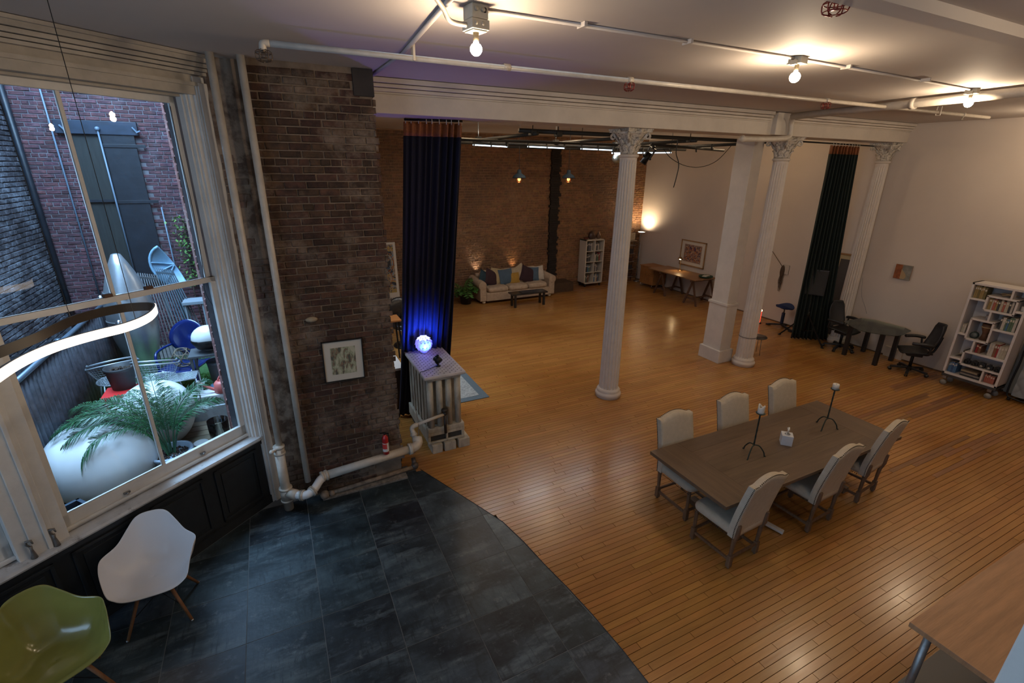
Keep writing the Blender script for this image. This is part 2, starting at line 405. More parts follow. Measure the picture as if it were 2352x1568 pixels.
def brick_variant(mat, L_, h, d, k):
    key = (mat.name, round(L_, 2), k)
    if key not in BRK:
        r = random.Random(hash((round(L_, 2), k)) & 0xffff); b = B(); j = lambda a: r.uniform(-a, a)
        q = .006; vs = []
        # front face slightly inset and uneven: 8 front verts + 4 back
        for (sx, sz) in ((-1, -1), (1, -1), (1, 1), (-1, 1)): vs.append((sx * L_ / 2 + j(.002), 0, sz * h / 2 + j(.002)))
        for (sx, sz) in ((-1, -1), (1, -1), (1, 1), (-1, 1)): vs.append((sx * L_ / 2 + j(.003), -d + q + j(.003), sz * h / 2 + j(.003)))
        for (sx, sz) in ((-1, -1), (1, -1), (1, 1), (-1, 1)): vs.append((sx * (L_ / 2 - q) + j(.004), -d + j(.004), sz * (h / 2 - q) + j(.003)))
        fs = [(8, 9, 10, 11)]
        for a in range(4): c = (a + 1) % 4; fs += [(a, c, 4 + c, 4 + a), (4 + a, 4 + c, 8 + c, 8 + a)]
        b.add(vs, fs); BRK[key] = b
    return BRK[key]
MESHC = {}
def brickwork(parent, org, u, n, width, z0, z1, mat, maxparts=300, score=None, course=.0715, ln=.205, skip=None, stuff_name='bricks', seed=1, depth=.012, ragged=0):
    """bricks on a wall plane: org (x,y), u unit along the wall, n unit outward; each is a part up to maxparts"""
    r = random.Random(seed); u = Vector((u[0], u[1], 0)); n = Vector((n[0], n[1], 0)); items = []
    rows = int((z1 - z0) / course)
    for k in range(rows):
        z = z0 + (k + .5) * course; header = (k % 6 == 5); L_ = (ln / 2 if header else ln); x = -(L_ / 2 if k % 2 else 0) - (r.uniform(0, .03))
        end = width + r.uniform(-ragged, ragged)
        while x < end - .02:
            a, c = max(x, 0), min(x + L_, end); x += L_
            if c - a < .03: continue
            if skip and skip((a + c) / 2, z): continue
            items.append(((a + c) / 2, z, c - a - .011, r.randrange(4), r.uniform(-.004, .005)))
    if score: items.sort(key=score)
    R = Matrix((u, -n, Vector((0, 0, 1)))).transposed()
    st = B(); h = course - .012
    for i, (s, z, L_, k, pr) in enumerate(items):
        bv = brick_variant(mat, L_, h, depth, k); p = Vector((org[0], org[1], 0)) + u * s + n * pr; p.z = z
        if i < maxparts:
            key = (mat.name, round(L_, 2), k)
            if key not in MESHC: MESHC[key] = bv.mesh('brick', mat)
            o = link('brick', MESHC[key], parent); o.matrix_local = Matrix.Translation(p) @ R.to_4x4()
        else:
            st.add([R @ Vector(v) + p for v in bv.v], bv.f)
    if st.v:
        o = link(stuff_name, st.mesh(stuff_name, mat), parent); o['kind'] = 'stuff'

# ---- near brick pier (wall_center) and rough plastered strip beside it
PX0, PX1, PY = -.02, 1.13, 5.46
pier = sgroup('wall_center')
b = B(); b.bb(PX0, PX1 - .03, PY, 5.95, 0, ZC); struct('mortar', b, mortar_in, parent=pier)
pier_brick = brick_mat('pier_brick', (.10, .050, .029), (.042, .023, .015), .42, wash=((.30, .235, .18), 1.3, .49, .68, .85), soot=((.020, .016, .014), 2.3, .56, .72, .75))
holes = lambda s, z: (s > .74 and z < .42) or (s > .93 and z > 4.46)
brickwork(pier, (PX0, PY), (1, 0), (0, -1), PX1 - PX0, .02, ZC - .005, pier_brick, 300, score=lambda q: abs(q[1] - 3.4), seed=5, skip=holes, ragged=.015)
b = B(); brickwork(pier, (PX1 - .03, PY), (0, 1), (1, 0), .5, .02, ZC, pier_brick, 0, seed=6, stuff_name='return_bricks')
b = B(); b.bb(.92, 1.12, PY - .03, PY + .2, 4.47, ZC - .005); struct('dark_panel', b, M('soot_board', (.035, .028, .026), .8, var=(8, .4)), parent=pier, bev=.006)
b = B(); b.grid(lambda u, v: (.74 + .40 * u, PY - .09 + .10 * v + .01 * math.sin(9 * u), .40 - .05 * (1 - v) + .01 * math.sin(14 * u)), 10, 5); b.bb(.745, 1.135, PY - .075, PY, .27, .37)
struct('stone_ledge', b, M('stone_ledge', (.22, .16, .12), .9, var=(12, .5), bump=(20, .9)), parent=pier)
corner = sgroup('wall_corner')
b = B()
rr = random.Random(8)
b.grid(lambda u, v: (-.345 + .345 * u, 5.59 - .004 * math.sin(37 * v + 5 * u) - .006 * math.sin(61 * v + 13 * u) * math.sin(27 * u + 39 * v), v * ZC), 16, 110)
plaster = M('crumbling_plaster', (.29, .215, .155), .95, var=(4.5, .6), bump=(16, 1.2), col2=(.10, .062, .04), thresh=(.42, .56))
add_veins(plaster, (.22, .165, .12), 2.2, (1, 1, .5), .50, .62, .7)
struct('plaster', b, plaster, parent=corner)
brickwork(corner, (-.335, 5.594), (1, 0), (0, -1), .33, .05, ZC, brick_mat('corner_brick', (.16, .08, .052), (.08, .045, .03), .35, wash=((.20, .150, .11), 2.2, .42, .6, .85)), 300, seed=9, skip=lambda s, z: (math.sin(s * 9 + z * 2.3) + math.sin(z * 5.1 + 1) * .8) < .25, depth=.013)
b = B(); b.bb(-.36, 0, 5.605, 5.95, 0, ZC); struct('backing', b, mortar_in, parent=corner)

# ---- far brick wall
wb_ = sgroup('wall_back')
b = B(); b.bb(-.6, 12.1, 13.665, 13.95, 0, ZC); struct('mortar', b, M('far_mortar', (.36, .22, .13), .95, var=(3, .3), space='World'), parent=wb_)
far_brick = brick_mat('far_brick', (.27, .130, .050), (.14, .068, .028), .26, rough=.62, wash=((.40, .25, .15), .9, .56, .78, .5), soot=((.06, .03, .016), .5, .47, .66, .8))
brickwork(wb_, (1.5, 13.665), (1, 0), (0, -1), 10.33, .02, ZC, far_brick, 0, seed=11, depth=.010, course=.073)
ch = B()
for k in range(64): ch.bb(8.03 + rr.uniform(-.03, .02), 8.33 + rr.uniform(-.03, .05), 13.57 + rr.uniform(0, .02), 13.665, .0 + k * .071, (k + 1) * .071 - .004)
for (zz, w_) in ((3.3, .12), (2.95, .1), (2.1, .1)): ch.bb(8.3, 8.38 + w_ * .4, 13.6, 13.665, zz, zz + .1)
struct('trim_1', ch, M('sooty_chase', (.022, .015, .012), .9, var=(7, .5), bump=(30, .8)))
b = B(); b.bb(7.85, 8.66, 12.98, 13.56, 0, .30)
solo('plinth_box', 'low dark brown box at the foot of the sooty wall chase beside the sofa', 'box', b, M('plinth_dark', (.075, .042, .022), .7, var=(6, .3)), .01)

# ---- right white wall, front wall, other hidden enclosing walls
b = B(); b.bb(11.83, 12.1, -4.2, 13.95, 0, ZC); struct('wall_right', b, wall_paint)
b = B(); b.bb(-6, 12.1, -4.5, -4.2, 0, ZC); struct('wall_front', b, wall_paint)
b = B(); b.bb(-6.2, -5.9, -4.5, -3, 0, ZC); b.bb(-6.2, -5.9, 1., 1.4, 0, ZC); b.bb(-6.2, -5.9, -3, 1, 0, .9); b.bb(-6.2, -5.9, -3, 1, 4.3, ZC); struct('wall_side', b, wall_paint)
b = B()
for z in (.94, 2.6, 4.26): b.bb(-6.1, -6.04, -3, 1, z - .04, z + .04)
for yy in (-2.96, -1, .96): b.bb(-6.1, -6.04, yy - .04, yy + .04, .9, 4.3)
struct('window_5', b, frame_paint)  # unseen window, added to let in cool fill light
fb = sgroup('wall_farleft')
b = B(); b.bb(-.6, -.3, 5.95, 6.9, 0, ZC); b.bb(-.6, -.3, 9.3, 13.95, 0, ZC); b.bb(-.6, -.3, 6.9, 9.3, 0, .9); b.bb(-.6, -.3, 6.9, 9.3, 4.3, ZC)
struct('masonry', b, wall_paint, parent=fb)
b = B()
for z in (.94, 2.6, 4.26): b.bb(-.5, -.44, 6.9, 9.3, z - .04, z + .04)
for yy in (6.94, 8.1, 9.26): b.bb(-.5, -.44, yy - .04, yy + .04, .9, 4.3)
o = struct('window_3', b, frame_paint)
b = B(); b.bb(11.80, 11.83, -4.2, 13.66, 0, .02)
struct('baseboard_right', b, M('gap_dark', (.10, .055, .03), .7))

# ---- ceiling with a slightly uneven painted sheet surface
b = B(); pl = [(12.1, -4.5), (12.1, 13.95), (-.6, 13.95), (-.6, 5.85), W(-.3, -.32, 0)[:2], W(6.6, -.32, 0)[:2], (-6.2, -4.5)]
b.prism([(p_[0], p_[1]) for p_ in pl], ZC, ZC + .15); struct('ceiling', b, ceiling_paint)
b = B(); b.bb(2.0, 11.83, 1.79, 1.93, 4.655, ZC); struct('trim_2', b, ceiling_paint)

# ---- main beam with cornice mouldings
beam = thing('ceiling_beam', 'long white-painted beam with stepped cornice mouldings carried by the columns', 'beam', (0, 0, 0))
b = B(); b.bb(1.17, 11.83, 5.93, 6.40, 4.37, 4.70); part(beam, 'girder', b, white_paint, .008)
b = B()
for k, (o_, z0_, z1_) in enumerate([(.10, 4.665, 4.715), (.075, 4.625, 4.66), (.045, 4.585, 4.62), (.02, 4.565, 4.585)]):
    b.bb(1.17, 7.62, 5.93 - o_, 5.95, z0_, z1_); b.bb(8.10, 11.83, 5.93 - o_, 5.95, z0_, z1_)
part(beam, 'cornice', b, white_paint, .006)
b = B(); b.bb(7.70, 8.02, 5.84, 6.0, 4.37, 4.71); part(beam, 'beam_block', b, white_paint, .01)
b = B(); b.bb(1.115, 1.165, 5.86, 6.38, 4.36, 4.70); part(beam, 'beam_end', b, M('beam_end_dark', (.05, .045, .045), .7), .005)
b = B(); b.tube(smooth_path([(1.15, 5.80, 4.70), (1.135, 5.80, 4.6), (1.13, 5.80, 4.45), (1.14, 5.80, 4.34), (1.155, 5.80, 4.36), (1.155, 5.8, 4.45)], 5), .014, 8); part(beam, 'end_conduit', b, pipe_paint)
b = B(); b.bb(2.4, 11.83, 13.2, 13.66, 4.40, 4.71)
b = B(); b.bb(11.2, 11.83, 13.0, 13.66, 4.5, 4.71)

# ---- the bay window wall
lw = sgroup('wall_left')
wains = M('dark_wainscot', (.018, .022, .026), .42, var=(10, .3))
b = B(); wbox(b, -.02, 6.6, -.30, -.03, 0, .86); struct('wainscot', b, wains, parent=lw)
SP = .62
for k in range(7):
    s0 = .02 + k * SP
    for z0_, z1_ in ((.14, .78),):
        b = B(); t_ = .012
        for (a0, a1, c0, c1) in ((s0 + .06, s0 + .09, z0_, z1_), (s0 + SP - .09, s0 + SP - .06, z0_, z1_), (s0 + .06, s0 + SP - .06, z0_, z0_ + .03), (s0 + .06, s0 + SP - .06, z1_ - .03, z1_)): wbox(b, a0, a1, -.03, -.012, c0, c1)
        wbox(b, s0 + .13, s0 + SP - .13, -.03, -.02, z0_ + .07, z1_ - .07)
        struct('panel', b, wains, .004, lw)
b = B(); wbox(b, -.02, 6.6, -.03, -.008, 0, .10); wbox(b, -.02, 6.6, -.03, -.008, .81, .86); struct('rail', b, wains, parent=lw)
# sill board
marble = M('worn_sill', (.62, .62, .62), .35, var=(5, .25), bump=(20, .3))
add_veins(marble, (.22, .20, .19), 7, (1, 1, 1), .56, .66, .8)
b = B()
b.add([W(s, o, z) for s in (.0, 6.6) for (o, z) in ((-.30, .862), (.01, .862), (.018, .880), (.01, .902), (-.30, .925))], [(0, 1, 6, 5), (1, 2, 7, 6), (2, 3, 8, 7), (3, 4, 9, 8), (4, 0, 5, 9), (4, 3, 2, 1, 0), (5, 6, 7, 8, 9)])
sill = link('window_sill', b.mesh('window_sill', marble), lw)
# head: lintel with stepped casing and cornice
b = B(); wbox(b, -.3, 6.6, -.32, -.10, 4.38, ZC)
for (o_, z0_, z1_) in ((.0, 4.40, 4.47), (.02, 4.47, 4.50), (-.02, 4.50, 4.56), (.03, 4.56, 4.585), (.05, 4.59, 4.615), (.075, 4.62, 4.65), (.10, 4.655, 4.69), (.13, 4.69, 4.715)): wbox(b, -.12, 6.6, -.12, o_, z0_, z1_)
struct('cornice', b, M('head_paint', (.50, .45, .38), .5, var=(6, .2), stretch=(1, 1, 1), bump=(20, .3)), parent=lw)
# right side casing (floor to head), reveals
b = B(); wbox(b, -.16, .0, -.30, .0, 0, 4.55); wbox(b, -.13, -.03, 0, .022, .0, 4.5); wbox(b, -.03, -.01, 0, .012, .9, 4.5); struct('casing', b, frame_paint, .005, lw)
b = B()
for (s0, s1, o_) in ((.0, .035, -.03), (.035, .055, -.055), (.055, .075, -.09)): wbox(b, s0, s1, -.30, o_, .90, 4.42)
struct('reveal', b, frame_paint, .004, lw)
# post between the two windows, and beyond
def post(s0, s1):
    b = B(); wbox(b, s0, s1, -.30, -.06, .90, 4.42); wbox(b, s0 + .085, s0 + .235, -.06, -.045, .9, 4.42); wbox(b, s0 + .12, s0 + .15, -.045, -.03, .9, 4.42)
    struct('post', b, frame_paint, .006, lw)
post(1.775, 2.095); post(3.85, 4.2)
post(5.95, 6.6)
pane = thin_glass('window_glass', (.84, .93, 1.0), 1.0)
def sash(nm, s0, s1):
    wnd = sgroup(nm)
    O0, O1 = -.165, -.125     # lower sash plane
    U0, U1 = -.215, -.175     # upper sash plane
    zb, zm, zt = .94, 2.73, 4.39; st = .055
    def fr(name, s0, s1, o0, o1, z0, z1, bot, top, mid):
        b = B(); wbox(b, s0, s0 + st, o0, o1, z0, z1); wbox(b, s1 - st, s1, o0, o1, z0, z1); wbox(b, s0, s1, o0, o1, z0, z0 + bot); wbox(b, s0, s1, o0, o1, z1 - top, z1)
        f = struct(name, b, frame_paint, .004, wnd)
        b = B(); c = (s0 + s1) / 2 + mid; wbox(b, c - .014, c + .014, o0 + .006, o1 - .002, z0 + bot, z1 - top); q = link('muntin', b.mesh('muntin', frame_paint, .003), f)
        for a0, a1 in ((s0 + st, c - .014), (c + .014, s1 - st)):
            b = B(); o = (o0 + o1) / 2; b.add([W(a0, o, z0 + bot), W(a1, o, z0 + bot), W(a1, o, z1 - top), W(a0, o, z1 - top)], [(0, 1, 2, 3)]); link('pane', b.mesh('pane', pane), f)
        return f
    fr('lower_sash', s0, s1, O0, O1, zb, zm + .03, .13, .05, 0.02)
    fr('upper_sash', s0, s1, U0, U1, zm - .03, zt, .05, .065, 0.02)
    b = B(); wbox(b, s0 - .02, s1 + .02, -.30, -.10, .925, .945); wbox(b, s0, s1, -.12, -.10, .925, .96); struct('stool', b, frame_paint, .004, wnd)
    for f_ in (.3, .72):
        b = B(); s_ = lerp(s0, s1, f_); wbox(b, s_ - .025, s_ + .025, -.125, -.105, .985, 1.003); b.ball(W(s_, -.10, .99), .012, 8, 6); struct('sash_lift', b, steel, parent=wnd)
    for f_ in (.36, .55):
        b = B(); s_ = lerp(s0, s1, f_); wbox(b, s_ - .03, s_ + .03, -.165, -.12, 2.76, 2.785); struct('sash_lock', b, M('rusty', (.10, .05, .03), .7), parent=wnd)
    # sash cord
    b = B(); b.tube(smooth_path([W(s0 + .06, -.17, 4.3), W(s0 + .065, -.165, 3.9), W(s0 + .05, -.17, 3.4), W(s0 + .075, -.165, 2.9), W(s0 + .10, -.17, 2.62), W(s0 + .05, -.165, 2.45)], 5), .003, 5); struct('sash_cord', b, black_plastic, parent=wnd)
sash('window_1', .075, 1.775); sash('window_2', 2.095, 3.85); sash('window_4', 4.2, 5.95)  # window_4 is out of view, added for more cool light
# fake-size metal cleats on the sill by the post
for k, (s_, nm) in enumerate(((1.875, 'hook-shaped pewter figurine on the window sill nearest the sash'), (2.02, 'hook-shaped pewter figurine on the window sill farther from the sash, at the left'))):
    t = thing('pewter_figurine', nm, 'figurine', W(s_, -.028, .905), group='pewter figurines on the sill')
    b = B(); b.tube([(0, 0, 0), (.002, 0, .03), (.0, 0, .08), (.0, 0, .11)], [.022, .016, .009, .012], 10); part(t, 'body', b, M('pewter', (.22, .20, .18), .5, .5, var=(20, .4)))
    b = B(); b.tube([(.0, 0, .105), (-.02, 0, .13), (-.015, 0, .16), (.015, 0, .16), (.02, 0, .13)], [.007, .009, .01, .009, .006], 8); part(t, 'hook', b, MATS['pewter'])

# outer brick jamb beyond the right edge of the glass, and the white balustrade pier next to the camera
b = B(); b.bb(1.979, 2.5, -.6, .291, 0, 3.3); struct('trim_4', b, white_paint, .006)
# ================================================================== COURTYARD OUTSIDE THE BAY WINDOW
GZ = .60
b = B(); gp = clip([(-3.6, 3.6), (-.6, 3.6), (-.6, 10.6), (-3.6, 10.6)], tuple(W(0, -.33, 0))[:2], (-N.x, -N.y)); b.prism(gp, .3, GZ - .02); struct('terrace_ground', b, M('terrace_ground', (.20, .19, .18), .9, var=(4, .4), bump=(20, .5)))
decks = sgroup('terrace_deck'); dm = M('wet_deck_boards', (.20, .15, .09), .6, var=(6, .4), stretch=(.5, 6, 1), isl=.3)
for k in range(13):
    gp = clip([(-2.35, 5.05 + k * .14), (-.72, 5.05 + k * .14), (-.72, 5.18 + k * .14), (-2.35, 5.18 + k * .14)], tuple(W(0, -.34, 0))[:2], (-N.x, -N.y))
    if len(gp) < 3: continue
    b = B(); b.prism(gp, GZ - .02, GZ + .005); link('deck_board', b.mesh('deck_board', dm, .003), decks)
ext_brick = brick_mat('courtyard_brick', (.135, .052, .056), (.062, .030, .040), .35, wash=((.17, .155, .18), 1.5, .55, .75, .5), soot=((.05, .045, .055), 1.1, .52, .72, .7))
ext_mortar = M('courtyard_mortar', (.17, .16, .175), .95, var=(6, .3))
e1 = sgroup('wall_courtyard_back')
b = B(); b.bb(-3.6, -.6, 10.51, 10.8, .3, 6.2); struct('mortar', b, ext_mortar, parent=e1)
brickwork(e1, (-3.34, 10.51), (1, 0), (0, -1), 2.6, GZ, 6.2, ext_brick, 300, score=lambda q: abs(q[1] - 4.0) + abs(q[0] - 1.4) * .3, seed=21, skip=lambda s, z: -.0 < s - .68 < .86 and 1.75 < z < 4.42, depth=.010, course=.062, ln=.19)
e2 = sgroup('wall_courtyard_left')
grey_brick = brick_mat('weathered_brick', (.095, .088, .10), (.038, .035, .043), .4, wash=((.22, .235, .27), 2.0, .48, .66, .9))
b = B(); b.bb(-3.6, -3.36, 4.9, 10.6, .3, 6.2); struct('mortar', b, M('dark_mortar', (.10, .10, .11), .95), parent=e2)
brickwork(e2, (-3.36, 10.5), (0, -1), (1, 0), 5.6, GZ, 6.2, grey_brick, 0, seed=22, depth=.016)
e3 = sgroup('wall_courtyard_right')
b = B(); b.bb(-.70, -.6, 5.62, 6.9, .3, 6.2); b.bb(-.70, -.6, 9.3, 10.6, .3, 6.2); b.bb(-.70, -.6, 6.9, 9.3, .3, .9); b.bb(-.70, -.6, 6.9, 9.3, 4.3, 6.2)
struct('mortar', b, ext_mortar, parent=e3)
pinkbrick = brick_mat('pink_brick', (.36, .17, .14), (.2, .10, .085), .3, wash=((.45, .38, .34), 2.5, .5, .7, .5))
brickwork(e3, (-.70, 5.62), (0, 1), (-1, 0), 1.27, GZ, 4.8, pinkbrick, 0, seed=23, stuff_name='bricks')
b = B(); wbox(b, -.32, .05, -.44, -.31, .4, 6.2); struct('outer_jamb', b, pinkbrick, parent=e3)

# shuttered window on the back wall
dark_iron = M('dark_painted_iron', (.013, .018, .026), .45, var=(7, .4), bump=(10, .3))
t = thing('shuttered_window', 'tall dark iron-shuttered window in the courtyard brick wall outside', 'window', (-2.24, 10.5, 1.8))
b = B(); b.bb(-2.80, -1.74, 10.41, 10.51, 4.24, 4.44); part(t, 'lintel', b, M('blue_black_lintel', (.018, .032, .058), .5, var=(9, .4)), .006, True)
b = B(); b.bb(-2.66, -2.27, 10.46, 10.50, 1.8, 4.24); part(t, 'left_shutter', b, M('boarded_shutter', (.022, .025, .023), .7, var=(20, .5), stretch=(3, 1, .2)), 0, True)
b = B(); b.bb(-2.25, -1.81, 10.43, 10.47, 1.8, 4.24)
for z in (1.9, 3.17, 4.05): b.bb(-2.25, -1.68, 10.415, 10.44, z, z + .05)
part(t, 'right_shutter', b, dark_iron, .003, True)
b = B(); b.bb(-2.66, -2.27, 10.42, 10.46, 3.20, 3.24); part(t, 'crossbar', b, dark_iron, 0, True)
b = B(); b.cyl((-2.26, 10.39, 1.8), (-2.26, 10.39, 4.3), .013, n=8); b.ball((-2.26, 10.39, 4.32), .035, 10, 8); part(t, 'pole', b, M('pale_blue_pole', (.13, .18, .24), .4), 0, True)
for x in (-2.72, -1.80):
    b = B(); b.beam((x, 10.38, 4.36), (x + .05, 10.38, 4.29), .03, .02); b.beam((x + .04, 10.38, 4.28), (x + .10, 10.38, 4.31), .03, .02); part(t, 'bracket', b, MATS['pale_blue_pole'], .002, True)
b = B(); b.tube([(-3.28, 10.42, .6), (-3.28, 10.42, 6.1)], .045, 10); solo('downpipe', 'black downpipe in the corner of the two courtyard brick walls', 'pipe', b, dark_iron)
b = B(); b.tube([(-2.84, 10.44, 1.5), (-2.84, 10.44, 5.8)], .013, 6); solo('conduit', 'thin pale conduit running up the brick wall left of the shuttered window', 'conduit', b, MATS['pale_blue_pole'])
b = B(); b.tube([(-1.66, 10.44, .9), (-1.66, 10.44, 3.1)], .012, 6); solo('conduit', 'thin pale conduit on the brick wall right of the shuttered window', 'conduit', b, MATS['pale_blue_pole'])
# climbing vine
leafm = M('vine_leaf', (.13, .30, .07), .5, isl=.5)
b = B(); r = random.Random(4)
for k in range(260):
    x = r.gauss(-1.42, .07); z = r.uniform(1.7, 2.95); c = Vector((x, r.uniform(10.2, 10.45), z)); a = Vector((r.gauss(0, 1), r.gauss(0, 1), r.gauss(0, 1))).normalized(); q = a.cross(Vector((0, 0, 1))).normalized(); s = r.uniform(.018, .04)
    b.add([c - a * s, c + q * s * .6, c + a * s, c - q * s * .6], [(0, 1, 2, 3)])
t = thing('climbing_vine', 'leafy green climbing vine on the far courtyard brick wall', 'plant', (-1.42, 10.4, .6))
part(t, 'foliage', b, leafm, 0, True, kind='stuff')
b = B(); b.tube([(-1.4, 10.44, .6), (-1.45, 10.42, 1.6), (-1.38, 10.42, 2.9)], .012, 6); part(t, 'stem', b, M('bark', (.10, .07, .05), .9), 0, True)

# corrugated fence
t = thing('corrugated_fence', 'dark corrugated metal fence along the left of the courtyard', 'fence', (-2.36, 6.8, GZ))
cm = M('corrugated_metal', (.085, .09, .11), .42, .4, var=(9, .5))
for k in range(6):
    y0 = 4.25 + k * .9
    b = B(); b.grid(lambda u, v: (-2.36 + .032 * math.cos(2 * PI * u * 9), y0 + u * .91, GZ + v * 1.26), 91, 2, thick=.003); part(t, 'corrugated_sheet', b, cm, 0, True)
b = B(); b.cyl((-2.34, 4.2, 1.89), (-2.34, 9.7, 1.89), .028, n=10); part(t, 'top_rail', b, M('rail_blue_grey', (.12, .16, .21), .4, .5), 0, True)
for yy in (5.1, 7.0, 8.8):
    b = B(); b.cyl((-2.40, yy, GZ), (-2.40, yy, 1.9), .025, n=8); part(t, 'post', b, MATS['rail_blue_grey'], 0, True)

# silver spindle sculpture
t = thing('metal_spindle', 'tall silver riveted rocket-shaped metal vessel standing in the courtyard', 'sculpture', (-2.0, 8.45, GZ), rot=(0, 0, 0))
sil = M('dull_silver', (.50, .53, .56), .34, .75, var=(3, .3), bump=(9, .15), stretch=(1, 1, .4))
b = B(); b.lathe([(.03, 0), (.09, .0), (.14, .25), (.22, .55), (.28, .85), (.30, 1.1), (.29, 1.32), (.25, 1.5), (.19, 1.7), (.12, 1.88), (.055, 2.02), (.03, 2.03), (.0001, 2.03)], n=36); part(t, 'hull', b, sil)
for z, r_ in ((1.1, .303), (1.5, .253)): b = B(); b.lathe([(r_ - .01, z - .012), (r_ + .004, z - .008), (r_ + .004, z + .008), (r_ - .01, z + .012)], n=36); part(t, 'seam_band', b, sil)
for (a, z, rr_) in ((200, 1.42, .25), (255, 1.1, .3)):
    b = B(); a = math.radians(a); c = Vector((math.cos(a) * (rr_ + .04), math.sin(a) * (rr_ + .04), z)); b.ball(c, .045, 12, 8, (1, 1, 1.5)); part(t, 'knob', b, chrome)
b = B(); c = Vector((.05, -.25, 1.46)); b.tube([c + Vector((math.cos(q) * .03, -.02, math.sin(q) * .03)) for q in [i * .5 for i in range(11)]], .007, 6); part(t, 'ring_handle', b, chrome)
for k, a in enumerate((-35, 35, 150, 215)):
    a = math.radians(a - 90); b = B(); u = Vector((math.cos(a), math.sin(a), 0)); q = Vector((-u.y, u.x, 0)) * .006
    pts = [u * .10 + Vector((0, 0, .02)), u * .30 + Vector((0, 0, .0)), u * .27 + Vector((0, 0, .42)), u * .16 + Vector((0, 0, .3))]
    b.add([p + q for p in pts] + [p - q for p in pts], [(0, 1, 2, 3), (7, 6, 5, 4), (0, 4, 5, 1), (1, 5, 6, 2), (2, 6, 7, 3), (3, 7, 4, 0)]); part(t, 'fin', b, sil)

# stacked slatted panels leaning
for nm, (ax, ay, az, bx, bw, by, n_), lab in (('slatted_panel', (-1.95, 9.15, 2.22, -1.78, .28, 8.55, 9), 'weathered metal slatted panel leaning in front of the brick wall, left of the pair'), ('slatted_panel', (-1.74, 9.25, 2.26, -1.45, .30, 8.7, 10), 'bluish slatted panel leaning in front of the brick wall, right of the pair')):
    t = thing(nm, lab, 'panel', (bx, by, GZ)); mm = M('weathered_slats' if 'weathered' in lab else 'blue_slats', (.12, .125, .13) if 'weathered' in lab else (.10, .15, .19), .5, .4)
    for k in range(n_):
        f = k / (n_ - 1); b = B(); b.beam((ax + f * .22, ay, az - f * .05), (bx - .1 + f * bw * 1.6, by, GZ + .05), .013, .014); part(t, 'slat', b, mm, 0, True)
    for f in (.04, .96):
        b = B(); b.beam((lerp(ax, bx - .1, f), lerp(ay, by, f), lerp(az, GZ + .05, f)), (lerp(ax + .22, bx - .1 + bw * 1.6, f), lerp(ay, by, f), lerp(az - .05, GZ + .05, f)), .03, .03); part(t, 'rail', b, mm, 0, True)

# blue fluted shell-like dish on a stand
bl = M('pale_blue_plastic', (.25, .45, .62), .4, var=(9, .25))
t = thing('fluted_dish', 'pale blue ribbed half-dish tilted up beside the brick wall', 'dish', (-1.50, 9.3, 2.27), rot=(0, math.radians(-24), 0)); t.scale = (1.05, 1.1, 1.05)
b = B(); b.grid(lambda u, v: (-.27 * v * math.sin(PI * u), .12 * (1 - v * v) , -.33 * v * math.cos(PI * u)), 25, 8, thick=.012); part(t, 'bowl', b, bl)
for q in (.32, .5, .68):
    b = B(); b.tube([(-.27 * v * math.sin(PI * q), .12 * (1 - v * v) - .02, -.33 * v * math.cos(PI * q)) for v in [i / 8 for i in range(9)]], .012, 6); part(t, 'rib', b, bl)
b = B(); b.tube([(-.27 * math.sin(PI * u / 16), -.012, -.33 * math.cos(PI * u / 16)) for u in range(17)], .018, 8); part(t, 'rim', b, bl)
b = B(); b.tube([(-1.56, 9.46, 2.35), (-1.52, 9.5, GZ)], .018, 8); o = solo('dish_stand', 'thin grey pole holding the pale blue ribbed dish', 'stand', b, MATS['rail_blue_grey'])

# pale box bench beyond, blue chair, wicker ball, soccer ball
t = thing('garden_bench', 'small pale grey metal bench at the far end of the courtyard', 'bench', (-1.28, 9.0, GZ)); pg = M('pale_grey_metal', (.24, .28, .32), .5)
b = B(); b.box((0, 0, 1.13), (.30, .30, .05)); part(t, 'seat', b, pg, .006)
for x in (-.12, .12):
    for yy in (-.12, .12):
        b = B(); b.beam((x, yy, 0), (x, yy, 1.1), .022, .022); part(t, 'leg', b, pg)
bp = M('clear_blue_plastic', (.008, .03, .20), .15, trans=.5, coat=.4)
t = thing('blue_chair', 'glossy translucent blue plastic chair holding a wicker ball', 'chair', (-1.38, 7.75, GZ), math.radians(160)); t.scale = (1.15, 1.15, 1.08)
b = B(); b.grid(lambda u, v: ((u - .5) * .44 * (1 - .1 * v), -.2 + .42 * v, .46 + .03 * (2 * u - 1) ** 2 + .0 * v), 10, 8, thick=.025); part(t, 'seat', b, bp)
b = B(); b.grid(lambda u, v: (.215 * math.cos(PI * 2 * u) * v, -.21 - .10 * (.2 + .25 * math.sin(PI * 2 * u) * v) - .06 * (math.cos(2 * PI * u) * v) ** 2 * -1, .78 + .24 * math.sin(PI * 2 * u) * v), 28, 6, thick=.014, wrap=True); part(t, 'backrest', b, bp)
for sx in (-1, 1):
    for sy in (-1, 1): b = B(); b.tube([(sx * .19, sy * .17, .47), (sx * .21, sy * .2, 0)], [.026, .018], 8); part(t, 'leg', b, bp)
    b = B(); b.tube(smooth_path([(sx * .2, -.21, .70), (sx * .25, -.05, .69), (sx * .24, .12, .66), (sx * .21, .16, .48)], 5), .016, 8); part(t, 'arm', b, bp)
t = thing('wicker_ball', 'openwork wicker ball resting on the blue chair seat', 'ball', (-1.38, 7.70, GZ + .51 + .135)); wk = M('wicker', (.20, .155, .105), .8, var=(20, .4))
